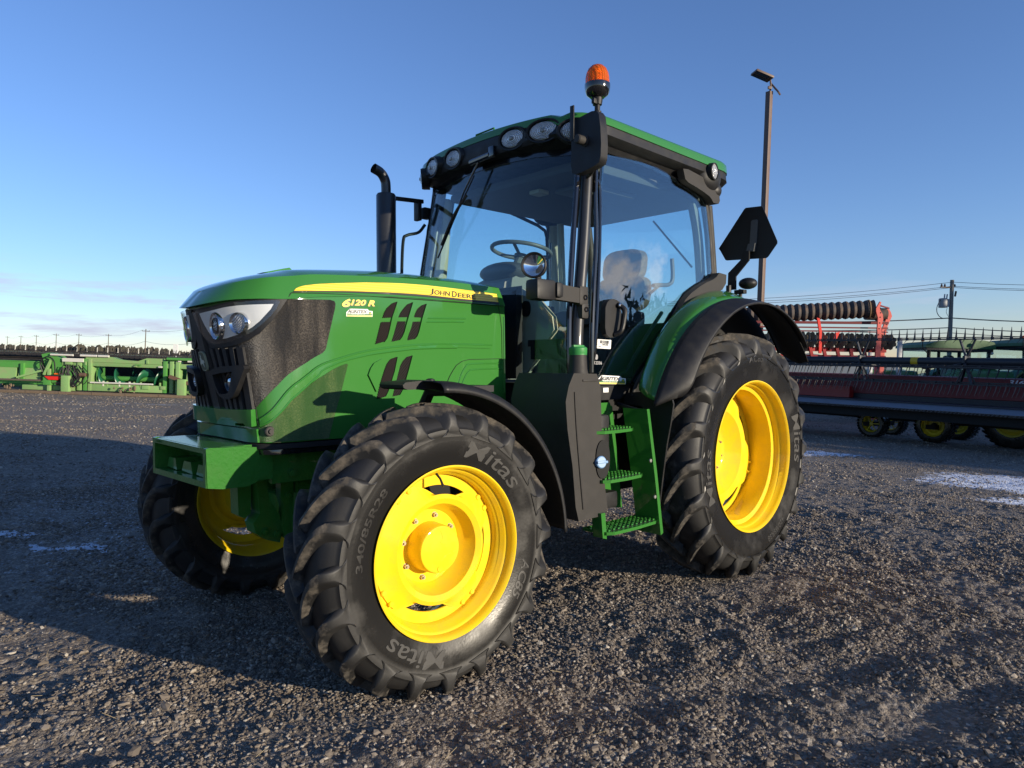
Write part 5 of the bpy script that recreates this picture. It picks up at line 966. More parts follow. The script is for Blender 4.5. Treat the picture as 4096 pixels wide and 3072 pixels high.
def groundmat():
    m = bpy.data.materials.new('gravel_ground'); m.use_nodes = True; t = m.node_tree; b = t.nodes['Principled BSDF']; b.inputs['Roughness'].default_value = .93; b.inputs['Specular IOR Level'].default_value = .25
    tcn = N(t, 'ShaderNodeTexCoord'); pos = tcn.outputs['Object']
    def noise(s, d, ro=.6):
        n = N(t, 'ShaderNodeTexNoise', inp={'Scale': s, 'Detail': d, 'Roughness': ro}); t.links.new(pos, n.inputs[0]); return n.outputs[0]
    def mrr(x, a, b2, c, d):
        n = N(t, 'ShaderNodeMapRange', inp={1: a, 2: b2, 3: c, 4: d}); t.links.new(x, n.inputs[0]); return n.outputs[0]
    def mix(f, c1, c2):
        n = N(t, 'ShaderNodeMixRGB'); 
        if isinstance(f, float): n.inputs[0].default_value = f
        else: t.links.new(f, n.inputs[0])
        for i, c in ((1, c1), (2, c2)):
            if isinstance(c, tuple): n.inputs[i].default_value = (*c, 1)
            else: t.links.new(c, n.inputs[i])
        return n.outputs[0]
    base = mix(mrr(noise(.9, 5), .35, .7, 0, 1), (.156, .129, .103), (.222, .185, .148))
    base = mix(mrr(noise(14, 6, .7), .42, .68, 0, .8), base, (.095, .084, .074))
    vo = N(t, 'ShaderNodeTexVoronoi', inp={'Scale': 46}); t.links.new(pos, vo.inputs[0]); sepc = N(t, 'ShaderNodeSeparateColor'); t.links.new(vo.outputs['Color'], sepc.inputs[0])
    base = mix(mrr(sepc.outputs[0], .72, .95, 0, .7), base, (.36, .32, .27))
    vo2 = N(t, 'ShaderNodeTexVoronoi', inp={'Scale': 120}); t.links.new(pos, vo2.inputs[0]); sepd = N(t, 'ShaderNodeSeparateColor'); t.links.new(vo2.outputs['Color'], sepd.inputs[0])
    base = mix(mrr(sepd.outputs[0], .65, .95, 0, .6), base, (.30, .265, .225))
    at = N(t, 'ShaderNodeAttribute', attribute_name='snow'); fl = N(t, 'ShaderNodeAttribute', attribute_name='field')
    sn = N(t, 'ShaderNodeMath', operation='ADD'); t.links.new(at.outputs['Fac'], sn.inputs[0])
    snn = N(t, 'ShaderNodeMath', operation='MULTIPLY'); t.links.new(noise(9, 6, .7), snn.inputs[0]); snn.inputs[1].default_value = 2.0; t.links.new(snn.outputs[0], sn.inputs[1])
    snf = mrr(sn.outputs[0], 1.52, 1.66, 0, 1)
    base = mix(snf, base, SNOWC)
    # frost flecks
    ff_ = N(t, 'ShaderNodeAttribute', attribute_name='frost'); fm = N(t, 'ShaderNodeMath', operation='MULTIPLY'); t.links.new(mrr(noise(26, 4, .75), .57, .63, 0, .9), fm.inputs[0]); t.links.new(ff_.outputs['Fac'], fm.inputs[1])
    base = mix(fm.outputs[0], base, (.50, .54, .60))
    base = mix(fl.outputs['Fac'], base, mix(mrr(noise(.03, 4), .4, .6, 0, 1), (.16, .15, .07), (.10, .12, .045)))
    t.links.new(base, b.inputs['Base Color'])
    h1 = N(t, 'ShaderNodeMath', operation='MULTIPLY'); t.links.new(vo.outputs['Distance'], h1.inputs[0]); h1.inputs[1].default_value = -.014
    h2 = N(t, 'ShaderNodeMath', operation='MULTIPLY_ADD'); t.links.new(vo2.outputs['Distance'], h2.inputs[0]); h2.inputs[1].default_value = -.006; t.links.new(h1.outputs[0], h2.inputs[2])
    h3 = N(t, 'ShaderNodeMath', operation='MULTIPLY_ADD'); t.links.new(noise(30, 6, .7), h3.inputs[0]); h3.inputs[1].default_value = .02; t.links.new(h2.outputs[0], h3.inputs[2])
    bu = N(t, 'ShaderNodeBump', inp={'Strength': .8, 'Distance': 1.0}); t.links.new(h3.outputs[0], bu.inputs['Height']); t.links.new(bu.outputs[0], b.inputs['Normal'])
    return m
GM = groundmat()
grd = fastmesh('ground', np.stack([gx, gy, gz], -1).reshape(-1, 3), quads, GM); struct(grd)
lat = (gx-CAM.x)*rh.x+(gy-CAM.y)*rh.y; dep = (gx-CAM.x)*fh.x+(gy-CAM.y)*fh.y
def pip(px, py, poly):
    c = np.zeros(px.shape, bool); j = len(poly)-1
    for i in range(len(poly)):
        xi, yi = poly[i]; xj, yj = poly[j]; cond = ((yi > py) != (yj > py)) & (px < (xj-xi)*(py-yi)/(yj-yi+1e-12)+xi); c ^= cond; j = i
    return c
def soft(poly, w_):
    P_ = np.array(poly); best = np.full(lat.shape, 9.0)
    for i in range(len(P_)):
        a, b = P_[i], P_[(i+1) % len(P_)]; d = b-a; t = np.clip(((lat-a[0])*d[0]+(dep-a[1])*d[1])/(d@d), 0, 1); best = np.minimum(best, np.hypot(lat-a[0]-t*d[0], dep-a[1]-t*d[1]))
    sg = np.where(pip(lat, dep, P_), 1, -1)*best; return np.clip(.5+sg/w_, 0, 1)
snow = soft([(6.55, 11.0), (7.2, 11.0), (9.5, 10.6), (10, 8.0), (7.2, 8.2), (6.28, 8.75), (5.75, 9.25), (5.45, 9.72), (5.9, 10.2)], 1.0)
snow = np.maximum(snow, soft([(5.2, 8.12), (5.9, 8.40), (7.2, 8.1), (7, 7.3), (5.62, 7.7)], .55)*.92); snow = np.maximum(snow, soft([(4.6, 13.4), (5.9, 13.75), (6.6, 12.9), (5.2, 12.7)], .55)*.90)
snow = np.maximum(snow, soft([(-14, 20.3), (-9, 20.6), (-9.5, 19.9), (-12, 19.9)], .8)*.6)
snow = np.maximum(snow, np.maximum(soft([(-3.95, 5.75), (-3.2, 5.7), (-3.1, 5.45), (-3.8, 5.5)], .35), soft([(-4.6, 6.2), (-4.0, 6.1), (-4.1, 5.9), (-4.6, 5.95)], .3))*.85)
frost = soft([(-5.0, 9.5), (-2.2, 9.0), (-1.2, 6.4), (-1.6, 4.6), (-3.4, 4.9), (-5.2, 7.0)], 1.6); frost = np.maximum(frost, soft([(3.5, 13), (6, 14.2), (9, 12), (9, 11), (5, 11.5)], 1.2)*.6)
for nm, arr in (('snow', snow), ('frost', frost), ('field', np.clip((np.hypot(lat, dep)-46)/10, 0, 1))):
    at_ = grd.data.attributes.new(nm, 'FLOAT', 'POINT'); at_.data.foreach_set('value', arr.astype(np.float32).ravel())
# ---- loose stones: one object, far too many to count
ico = [(0, 0, 1)]+[(math.cos(2*math.pi*k/5)*.894, math.sin(2*math.pi*k/5)*.894, .447) for k in range(5)]+[(math.cos(2*math.pi*(k+.5)/5)*.894, math.sin(2*math.pi*(k+.5)/5)*.894, -.447) for k in range(5)]+[(0, 0, -1)]
icf = [(0, 1+k, 1+(k+1) % 5) for k in range(5)]+[(1+k, 6+k, 1+(k+1) % 5) for k in range(5)]+[(6+k, 6+(k+1) % 5, 1+(k+1) % 5) for k in range(5)]+[(11, 6+(k+1) % 5, 6+k) for k in range(5)]
ico = np.array(ico); icf = np.array(icf)
def stones(n, r0, r1, s0, s1, pw):
    u = rng.random(n*3); r_ = np.sqrt(r0**2+(r1**2-r0**2)*u); a = ang_f+(rng.random(n*3)-.5)*R(80); x = CAM.x+r_*np.cos(a); y = CAM.y+r_*np.sin(a)
    dens = .5+1.6*fbm(x, y, 1.3, 3, 77)+.7*fbm(x, y, 6, 2, 88); k = rng.random(n*3) < np.clip(dens, .06, 1)*(1-.7*trail(x, y)); x, y = x[k][:n], y[k][:n]; n = len(x)
    s = s0+(s1-s0)*rng.random(n)**pw; return x, y, s
sets = [stones(80000, 1.5, 5.0, .0028, .0105, 2.4), stones(1900, 1.5, 6.0, .010, .022, 2.8), stones(60000, 4.6, 9.5, .005, .012, 1.8), stones(900, 5, 12, .012, .024, 2), stones(26000, 9, 19, .008, .016, 1.8), stones(22000, 17, 34, .010, .022, 1.5)]
x = np.concatenate([q[0] for q in sets]); y = np.concatenate([q[1] for q in sets]); s = np.concatenate([q[2] for q in sets]); n = len(x)
z = ground_h(x, y)
rot = rng.random((n, 3))*6.28; ca, sa = np.cos(rot[:, 0]), np.sin(rot[:, 0]); cb, sb = np.cos((rot[:, 1]-3.14)*.25), np.sin((rot[:, 1]-3.14)*.25)
jit = 1+.34*(rng.random((n, 12, 1))-.5)*2; P = ico[None]*jit*np.stack([.8+.7*rng.random(n), .7+.5*rng.random(n), .45+.35*rng.random(n)], 1)[:, None]*s[:, None, None]
Px = P[..., 0]*ca[:, None]-P[..., 1]*sa[:, None]; Py = P[..., 0]*sa[:, None]+P[..., 1]*ca[:, None]; Pz = P[..., 2]
Py, Pz = Py*cb[:, None]-Pz*sb[:, None], Py*sb[:, None]+Pz*cb[:, None]
VV = np.stack([Px+x[:, None], Py+y[:, None], Pz+(z+s*.22)[:, None]], -1).reshape(-1, 3); FFs = (icf[None]+12*np.arange(n)[:, None, None]).reshape(-1, 3)
SM_ = bpy.data.materials.new('loose_stone'); SM_.use_nodes = True; t_ = SM_.node_tree; b_s = t_.nodes['Principled BSDF']; b_s.inputs['Roughness'].default_value = .9; b_s.inputs['Specular IOR Level'].default_value = .3
atn = N(t_, 'ShaderNodeAttribute', attribute_name='tone'); rp = N(t_, 'ShaderNodeValToRGB'); e_ = rp.color_ramp.elements; e_[0].color = (.098, .081, .066, 1); e_[1].color = (.40, .36, .30, 1); e2 = rp.color_ramp.elements.new(.55); e2.color = (.180, .149, .118, 1); e3 = rp.color_ramp.elements.new(.85); e3.color = (.25, .21, .168, 1)
t_.links.new(atn.outputs['Fac'], rp.inputs[0]); t_.links.new(rp.outputs[0], b_s.inputs['Base Color'])
stn = fastmesh('loose_stones', VV, FFs, SM_, smooth=False); stn['kind'] = 'stuff'
tone = np.repeat(rng.random(n), 12); at_ = stn.data.attributes.new('tone', 'FLOAT', 'POINT'); at_.data.foreach_set('value', tone.astype(np.float32))
# dry straw bits
mb = MB()
for i in range(160):
    r_ = 1.8+5*random.random()**1.3; a = ang_f+(random.random()-.5)*R(74); x0 = CAM.x+r_*math.cos(a); y0 = CAM.y+r_*math.sin(a); z0 = float(ground_h(np.array([x0]), np.array([y0]))[0]); an = random.random()*6.28; L_ = random.uniform(.02, .07)
    mb.tube([(x0, y0, z0+.006), (x0+math.cos(an)*L_, y0+math.sin(an)*L_, z0+random.uniform(.006, .03))], .0011, 4)
o = mb.build('dry_straw', mat('straw', (.34, .27, .15), .8), recalc=False); o['kind'] = 'stuff'
# ================================================================== BEHIND
# ---- far wood, hills
def wood():
    V = []; F = []; k = 0
    for i in range(2600):
        l = random.uniform(-560, 60); d = random.uniform(560, 680)-l*.05; hgt = random.uniform(3.2, 5.6)*(1.25 if -380 < l < -330 else 1)*(.85+.3*math.sin(l*.05)); w_ = random.uniform(1.3, 3.0); con = random.random() < .45
        p0 = Vector((l, d, -1)); n_ = 6
        rings = ((0, .9), (.35, 1.0), (.7, .62 if con else .95), (.9, .25 if con else .6)) 
        for (t, q) in rings:
            for j in range(n_): a = 6.283*j/n_+random.random()*.5; V.append(tuple(YM @ Vector((l+math.cos(a)*w_*q*random.uniform(.7, 1.2), d+math.sin(a)*w_*q, -1+(hgt+1)*t*random.uniform(.93, 1.07)))))
        V.append(tuple(YM @ Vector((l, d, hgt*random.uniform(.98, 1.12)))))
        for r_ in range(3):
            for j in range(n_): F.append((k+r_*n_+j, k+r_*n_+(j+1) % n_, k+(r_+1)*n_+(j+1) % n_, k+(r_+1)*n_+j))
        for j in range(n_): F.append((k+3*n_+j, k+3*n_+(j+1) % n_, k+4*n_))
        k = len(V)
    m = mat('far_wood', (.060, .052, .036), .95, noise=1, nscale=.02, ncol=(.035, .045, .022)); o = mk('far_wood', V, F, m, smooth=False); o['kind'] = 'stuff'
wood()
def belt():
    V = []; F = []; rb_ = random.Random(3)
    for i in range(1000):
        a = rb_.uniform(R(97), R(172)); 
        if a < R(114): hh = rb_.uniform(2.0, 4.5)
        else: hh = rb_.uniform(7.0, 11.5)*(.88+.14*math.sin(a*14))
        dd = rb_.uniform(56, 66); cx_, cy_ = dd*math.cos(a), dd*math.sin(a); w_ = rb_.uniform(1.2, 3)
        for k_ in range(22):
            zz = rb_.uniform(-3, hh); p = Vector((cx_+rb_.uniform(-w_, w_), cy_+rb_.uniform(-w_, w_), zz)); n_ = len(V)
            for q_ in range(3): V.append((p.x+rb_.uniform(-1, 1), p.y+rb_.uniform(-1, 1), p.z+rb_.uniform(-.8, 1.3)))
            F.append((n_, n_+1, n_+2))
    mk('tree_belt', V, F, mat('bare_trees', (.04, .034, .026), .95), smooth=False)['kind'] = 'stuff'
belt()
V = []; F = []
for i in range(61):
    l = 200+40*i; h_ = 52+22*math.sin(i*.33)+12*math.sin(i*.9+1)+5*math.sin(i*2.3); V += [tuple(YM @ Vector((l, 2600, -30))), tuple(YM @ Vector((l, 2600, h_))), tuple(YM @ Vector((l, 3200, -30)))]
for i in range(60): F += [(3*i, 3*i+3, 3*i+4, 3*i+1), (3*i+1, 3*i+4, 3*i+5, 3*i+2)]
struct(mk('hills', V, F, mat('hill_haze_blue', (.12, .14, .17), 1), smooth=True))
# ---- utility poles on the far left with their lines
PL_ = [(-431.7, 608, 12.34), (-389.8, 563.9, 12.26), (-344.4, 514.4, 12.17), (-287.6, 448.2, 12.05), (-260.4, 427, 12.0), (-231.5, 407.3, 11.94), (-156.5, 303, 11.8), (-95, 225, 11.8)]
names7 = ['leftmost of the utility poles above the far wood, smallest of the row', 'second utility pole from the left edge above the far wood', 'third utility pole from the left edge above the far wood', 'fourth utility pole from the left edge, first of the pair before the big gap', 'fifth utility pole from the left edge, above the green header tower', 'sixth utility pole from the left edge, above the header opening', 'tallest and nearest utility pole of the left row, last before the tractor']
UP = []
for i, (l, d, h_) in enumerate(PL_[:7]):
    t = thing('utility_pole', names7[i], 'utility pole', group='utility poles along the far road', mtx=ym(l, d, 0, 0, R(random.uniform(.2, 1.4))))
    m_ = MB(); m_.tube([(0, 0, 0), (0, 0, h_)], [.24, .17], 8); m_.build('pole', WOOD, t); m_ = MB(); m_.box((0, 0, h_-.9), (3.4, .16, .2)); m_.tube([(-1.5, 0, h_-.8), (-1.5, 0, h_-.45)], .1, 6); m_.tube([(1.5, 0, h_-.8), (1.5, 0, h_-.45)], .1, 6); m_.build('crossarm', WOOD, t)
def wire(name, label, pts, sag, r, m, grp):
    mb_ = MB()
    for a, b in zip(pts[:-1], pts[1:]):
        A, B = YM @ Vector(a), YM @ Vector(b); Q = [A.lerp(B, k/10)-Vector((0, 0, sag*4*(k/10)*(1-k/10))) for k in range(11)]; mb_.tube(Q, r, 5)
    return tag(mb_.build(name, m, recalc=False), label, 'wire', grp)
WR = mat('wire_grey', (.05, .05, .055), .6)
wire('power_line', 'upper wires sagging between the crossarms of the far left utility poles', [(l-1.3, d, h_-.5) for l, d, h_ in PL_], 1.4, .035, WR, 'lines on the far poles'); wire('power_line', 'lower pair of wires sagging beneath the crossarms of the far left utility poles', [(l, d, h_-5.2) for l, d, h_ in PL_], 1.6, .05, WR, 'lines on the far poles')
# ---- right utility pole with transformer
up = thing('utility_pole', 'grey wooden utility pole with a transformer can, behind the red header on the right', 'utility pole', mtx=ym(27.6, 45, 0, 0, R(-.5)))
m_ = MB(); m_.tube([(0, 0, 0), (0, 0, 7.75)], [.145, .11], 14); m_.build('pole', mat('pole_wood_grey', (.20, .19, .17), .85, noise=.5, nscale=5), up)
m_ = MB(); m_.box((-.35, 0, 7.28), (.75, .12, .07)); m_.build('crossarm', WOOD, up)
for x_ in (-.65, -.45, .18): m_ = MB(); m_.lathe([(0, .05), (.05, .07), (.10, .05), (.18, .03), (.18, 0)], c=(x_, 0, 7.32), ax='Z', n=10); m_.build('insulator', mat('insulator_brown', (.08, .06, .05), .3), up)
m_ = MB(); m_.lathe([(0, 0), (0, .24), (.02, .25), (.55, .25), (.58, .2), (.6, 0)], c=(-.52, 0, 6.0), ax='Z', n=20); m_.tube([(-.45, 0, 6.6), (-.43, 0, 6.85)], .04, 8); m_.tube([(-.30, 0, 6.6), (-.27, 0, 6.85)], .04, 8); m_.box((-.2, 0, 6.3), (.2, .06, .5)); m_.build('transformer', GALV, up)
m_ = MB(); m_.tube([(-.75, -.1, 6.5), (-.95, -.1, 6.0), (-.9, -.1, 5.6), (-.6, -.1, 5.33), (0, -.1, 5.35)], .022, 6, res=5); m_.tube([(-.3, -.1, 6.0), (-.35, -.1, 5.7), (-.15, -.1, 5.35)], .012, 6, res=4); m_.build('drop_cable', WR, up)
m_ = MB(); m_.tube([(.22, 0, 6.72), (.27, 0, 7.05)], .06, 8); m_.build('fuse_holder', WOOD, up)
for k_, (zz, dz, rr, lb) in enumerate(((7.62, 0, .014, 'topmost wire through the head of the right utility pole'), (7.36, .0, .014, 'wire just under the topmost one at the crossarm of the right pole'), (7.28, -.12, .014, 'third wire at the crossarm of the right pole'), (5.36, 0, .035, 'thick cable crossing the right pole below the transformer'), (4.75, 0, .03, 'low sagging cable crossing the right pole just above the header teeth'), (4.42, 0, .02, 'lowest cable left of the right pole, crossing behind the red arms'))):
    zl = {0: 6.35, 1: 6.22, 2: 6.05, 3: 5.0, 4: 4.55, 5: 4.3}[k_]; zr_ = {0: 7.8, 1: 7.55, 2: 7.45, 3: 5.55, 4: 4.9, 5: 4.6}[k_]
    wire('overhead_wire', lb, [(10.5, 49 if k_ < 3 else 47, zl-.15), (27.6, 45, zz), (40, 42, zr_)], .25, rr, WR, 'wires on the right utility pole')
# ---- yard light
lp = thing('yard_light', 'tall square brown light pole with two flat floodlight heads behind the tractor', 'light pole', mtx=ym(8.60, 25, 0, R(38), R(.45), R(-.35)))
m_ = MB(); m_.box((0, 0, 5.65), (.18, .18, 11.3), bev=.01); m_.build('pole', BRZ, lp)
def flood(c, rz, tilt, nm='floodlight', s_=1.0):
    mm = Matrix.Translation(c) @ Matrix.Rotation(rz, 4, 'Z') @ Matrix.Rotation(tilt, 4, 'Y') @ Matrix.Scale(s_, 4); q_ = MB(); q_.box((.24, 0, 0), (.52, .34, .06), bev=.012); q_.V = [tuple(mm @ Vector(v)) for v in q_.V]; o = q_.build(nm, BRZ, lp)
    q_ = MB()
    for yy in (-.09, .09): q_.box((.28, yy, -.032), (.38, .13, .004))
    q_.V = [tuple(mm @ Vector(v)) for v in q_.V]; q_.build('lamp_panel', BG, o); q_ = MB(); q_.tube([(0, 0, 0), (-.03, 0, -.15), (-.02, 0, -.30)], .03, 8); q_.box((0, 0, -.30), (.14, .06, .10), bev=.01); q_.V = [tuple(Matrix.Translation(c) @ Matrix.Rotation(rz, 4, 'Z') @ Vector(v)) for v in q_.V]; q_.build('lamp_arm', BRZ, o)
flood((-.04, -.04, 11.72), R(152), R(-16), s_=1.3); flood((.16, .04, 11.62), R(-70), R(52), s_=.95)
# ---- green combine header on the left (seen from its back)
LG = mat('header_green', (.07, .27, .045), .5, noise=.5, nscale=3, ncol=(.12, .22, .08)); LG2 = mat('header_green_pale', (.20, .36, .12), .6, noise=.6, nscale=5, ncol=(.26, .28, .14)); LG3 = mat('header_green_dark', (.012, .10, .045), .35)
DKM = mat('reel_dark', (.02, .018, .018), .6, noise=.4, nscale=3, ncol=(.07, .05, .04))
WM = mat('cylinder_white', (.6, .58, .5), .4)
def header(name, label, l0, l1, d, grp, dy=0):
    L0 = (l0+l1)/2; h = thing(name, label, 'combine header', group=grp, mtx=ym(L0, d, 0)); return h, L0
h1, o1 = header('combine_header', 'long green combine header with an auger opening, hoses and feet, nearest on the left', -21, -6.5, 24, 'green headers parked on the left')
def X(l): return l-o1
for (a, b) in ((-21, -16.75), (-16.65, -15.9), (-11.0, -9.0), (-8.95, -6.5)):
    m_ = MB(); m_.prism([(-.10, .44), (-.02, .82), (-.02, 1.03), (.25, 1.03), (.25, .40)], X(a), X(b), lambda y, z, x: (x, y, z), bev=.01); m_.build('back_panel', LG2, h1)
m_ = MB()
for (a, b) in ((-21, -15.9), (-11.0, -6.5)): m_.boxab((X(a), -.035, .83), (X(b), -.022, 1.025)); m_.boxab((X(a), -.05, 1.03), (X(b), .2, 1.06))
m_.build('upper_rail', LG, h1)
m_ = MB(); m_.boxab((X(-16.55), -.12, .40), (X(-16.45), .0, .98)); m_.boxab((X(-18.9), -.12, .40), (X(-18.8), .0, .98)); m_.build('panel_rib', LG, h1)
m_ = MB(); m_.cyl((X(-21), -.2, .42), (X(-15.8), -.2, .42), .035, 12); m_.build('drive_shaft', mat('shaft_brown', (.12, .09, .07), .5), h1)
m_ = MB(); m_.bar((X(-16.58), -.25, .50), (X(-15.75), -.2, .76), .07, .06); m_.build('strut', LG2, h1)
m_ = MB(); m_.box((X(-15.55), -.2, .42), (.26, .2, .28), bev=.02); m_.cyl((X(-15.4), -.2, .42), (X(-15.2), -.2, .42), .09, 14); m_.build('gearbox', LG, h1)
m_ = MB(); m_.prism([(-15.85, 1.30), (-15.6, 1.36), (-15.35, 1.28), (-15.15, 1.10), (-15.15, .80), (-15.3, .62), (-15.62, .60), (-15.72, .9)], -.12, .3, lambda l, z, y: (X(l), y, z), bev=.03); m_.build('tower', LG, h1)
m_ = MB(); m_.bar((X(-15.68), -.22, .62), (X(-15.45), -.22, 1.12), .10, .06); m_.box((X(-15.52), -.2, .40), (.08, .1, .85)); m_.build('tower_link', LG2, h1)
m_ = MB(); m_.tube([(X(-15.72), -.2, .62), (X(-15.80), -.25, 1.0), (X(-15.6), -.25, 1.22), (X(-15.35), -.25, 1.1), (X(-15.3), -.25, .7)], .022, 6, res=4); m_.tube([(X(-15.65), -.2, .75), (X(-15.72), -.28, 1.0), (X(-15.55), -.28, 1.14)], .018, 6, res=4); m_.build('hose', BP, h1)
m_ = MB(); m_.prism([(-15.6, .58), (-15.0, .60), (-15.05, .52), (-15.15, .46), (-15.45, .46)], -.35, -.15, lambda l, z, y: (X(l), y, z)); m_.build('red_tray', mat('red_tray', (.65, .02, .01), .4), h1)
m_ = MB(); m_.boxab((X(-15.6), -.36, .58), (X(-15.02), -.14, .615)); m_.build('tray_lid', DK, h1)
m_ = MB(); m_.tube([(X(-15.3)+.02*k, -.3+.02*(k % 2), .65+.03*(k % 2)) for k in range(14)], .014, 6); m_.build('orange_spring', ORG, h1)
m_ = MB(); m_.lathe([(0, .0), (.0, .09)]+[(.03*k, .09 if k % 2 else .075) for k in range(1, 9)]+[(.27, 0)], c=(0, 0, 0), n=14); m_.V = [(X(-15.25)+y, -.2+x, .36+z) for x, y, z in m_.V]; m_.build('bellows', mat('bellows', (.08, .05, .04), .6), h1)
# main frame
m_ = MB(); m_.boxab((X(-15.2), -.12, .96), (X(-7.2), .16, 1.12), bev=.01); m_.prism([(-14.35, 1.10), (-14.35, 1.28), (-13.45, 1.28), (-13.2, 1.20), (-12.6, 1.17), (-12.3, 1.28), (-11.8, 1.28), (-11.8, 1.08)], -.14, .1, lambda l, z, y: (X(l), y, z), bev=.006)
m_.boxab((X(-14.15), -.15, .13), (X(-11.75), .1, .36), bev=.01); m_.boxab((X(-16.5), -.1, .10), (X(-14.7), .15, .26), bev=.01); m_.boxab((X(-11.2), -.08, .10), (X(-6.5), .15, .28), bev=.01); fm_ = m_.build('main_frame', LG2, h1)
for (a, b) in ((-14.62, -14.48), (-14.42, -14.30), (-14.26, -14.14), (-11.74, -11.62), (-11.52, -11.40), (-11.32, -11.20)): m_ = MB(); m_.boxab((X(a), -.16, .13), (X(b), .12, 1.2), bev=.006); m_.build('upright', LG if a in (-14.42, -11.74) else LG2, h1)
for lc_ in (-14.85, -11.0): m_ = MB(); m_.boxab((X(lc_-.13), -.45, .0), (X(lc_+.13), -.3, .62), bev=.012); m_.boxab((X(lc_-.115), -.44, .0), (X(lc_+.115), -.31, -.02)); m_.boxab((X(lc_-.08), -.32, .45), (X(lc_+.08), .05, .6)); m_.build('stand_foot', LG2, h1)
for (a, b, z_, r_) in ((-15.5, -14.75, 1.30, .035), (-14.5, -13.95, 1.30, .04), (-13.9, -13.55, 1.30, .04), (-10.9, -10.5, 1.22, .04), (-11.6, -10.2, 1.28, .05)): m_ = MB(); m_.cyl((X(a), -.18, z_), (X(b), -.18, z_), r_, 12); m_.build('lift_cylinder', WM if b-a < 1 else LG, h1)
m_ = MB(); m_.boxab((X(-15.1), -.2, 1.08), (X(-14.4), -.16, 1.20)); m_.build('pale_plate', WM, h1)
# auger with flighting in the opening
m_ = MB(); m_.cyl((X(-14.15), .25, .55), (X(-11.75), .25, .55), .085, 16); ag = m_.build('auger', LG, h1)
for (ls, le, hand) in ((-14.15, -13.0, 1), (-13.0, -11.75, -1)):
    V = []; F = []; n_ = 80
    for i in range(n_+1):
        t = i/n_; a = hand*t*2*math.pi*2.1+.6; l_ = ls+(le-ls)*t; V += [(X(l_), .25+.08*math.cos(a), .55+.08*math.sin(a)), (X(l_), .25+.36*math.cos(a), .55+.36*math.sin(a))]
    for i in range(n_): F.append((2*i, 2*i+1, 2*i+3, 2*i+2))
    o = mk('flighting', V, F, LG3, ag); md = o.modifiers.new('s', 'SOLIDIFY'); md.thickness = .012
m_ = MB(); m_.boxab((X(-14.2), .75, .2), (X(-11.7), .8, 1.0)); m_.build('trough_back', VB, h1)
m_ = MB(); m_.cyl((X(-14.15), -.2, .41), (X(-12.05), -.2, .41), .028, 10); m_.build('lower_tube', WM, h1)
m_ = MB(); rs = random.Random(4)
for i in range(16):
    l_ = rs.uniform(-15.05, -14.5); a = rs.uniform(.1, .3); z0 = rs.uniform(.85, 1.0); m_.tube([(X(l_), -.25-rs.random()*.1, z0), (X(l_+rs.uniform(-.12, .12)), -.35, z0-.3), (X(l_+a), -.38, z0-.62), (X(l_+a+.12), -.3, z0-.30), (X(l_+a*.5), -.25, z0-.02)], .014, 6, res=4)
m_.build('hydraulic_hose', BP, h1)
m_ = MB(); m_.cyl((X(-14.45), -.28, .66), (X(-14.25), -.28, .66), .07, 12); m_.bar((X(-11.45), -.3, .70), (X(-10.5), -.3, .38), .12, .10); m_.build('drive_line', mat('rusty_steel', (.12, .07, .045), .7), h1)
rd = random.Random(9); m_ = MB()
for i in range(70): c = (X(rd.choice((-14.9, -13.05, -10.7, -16.8))+rd.gauss(0, .22)), -.25+rd.uniform(-.1, .1), rd.uniform(.02, .28)); m_.sphere(c, rd.uniform(.015, .05), sz=rd.uniform(.6, 2.2), n=6)
m_.build('caked_mud', DIRT, h1)['kind'] = 'stuff'
for i in range(18):
    l_ = rd.uniform(-15, -7.5); z_ = rd.choice((1.0, 1.04, 1.16, .22, .30, 1.24)); MB().box((X(l_), -.17, z_), (rd.uniform(.06, .3), .03, rd.uniform(.04, .14)), bev=.004).build('bracket', rd.choice((LG2, LG, WM, LG2, DKM)), h1)
for i in range(7):
    l_ = rd.uniform(-14.1, -11.8); MB().boxab((X(l_), -.16, .30), (X(l_)+.05, -.12, .47), bev=.003).build('clip', rd.choice((LG2, WM)), h1)
m_ = MB(); m_.boxab((X(-21), -.5, .0), (X(-6.5), .9, .09), bev=.01)
for l_ in np.arange(-20.5, -6.6, 1.1): m_.boxab((X(l_), -.515, .0), (X(l_)+.015, -.505, .10))
m_.build('cutter_pan', DIRT, h1)
def reel(h, x0, x1, y, z, r_, nb, pitch, tl, white, mm, knob=True):
    for k in range(nb):
        a = 2*math.pi*k/nb+.25; by, bz = y+r_*math.cos(a), z+r_*math.sin(a)*.6; q_ = MB(); q_.boxab((x0, by-.02, bz-.02), (x1, by+.02, bz+.02))
        up_ = (k in (0, 1, 2)); 
        for x in np.arange(x0+.1, x1, pitch): q_.bar((x, by, bz), (x+.03, by+.05*math.cos(a), bz+(tl if up_ else -tl*.6)), .014)
        q_.build('reel_bar', mm, h, smooth=False)
    q_ = MB(); q_.cyl((x0, y, z), (x1, y, z), .09, 10); q_.build('reel_tube', mm, h)
    if knob:
        q_ = MB()
        for x in np.arange(x0+.1, x1, pitch): q_.sphere((x, y-.1, z+r_*.62), .022, n=6); q_.bar((x, y-.1, z+r_*.6), (x, y-.1, z+r_*.6+tl), .010)
        q_.build('tine_holders', white, h); h.children[-1]['kind'] = 'stuff' if False else 'part' if False else h.children[-1].get('kind', '') or ''
reel(h1, X(-21), X(-7), 1.0, 1.22, .32, 5, .19, .16, WM, DKM, knob=False)
h2, o2 = header('combine_header', 'dark reeled combine header with pale upright tines, behind the green header', -26, -7, 28, 'green headers parked on the left')
reel(h2, -9.5, 9.5, 0, 1.24, .34, 5, .20, .17, WM, DKM, knob=False)
m_ = MB()
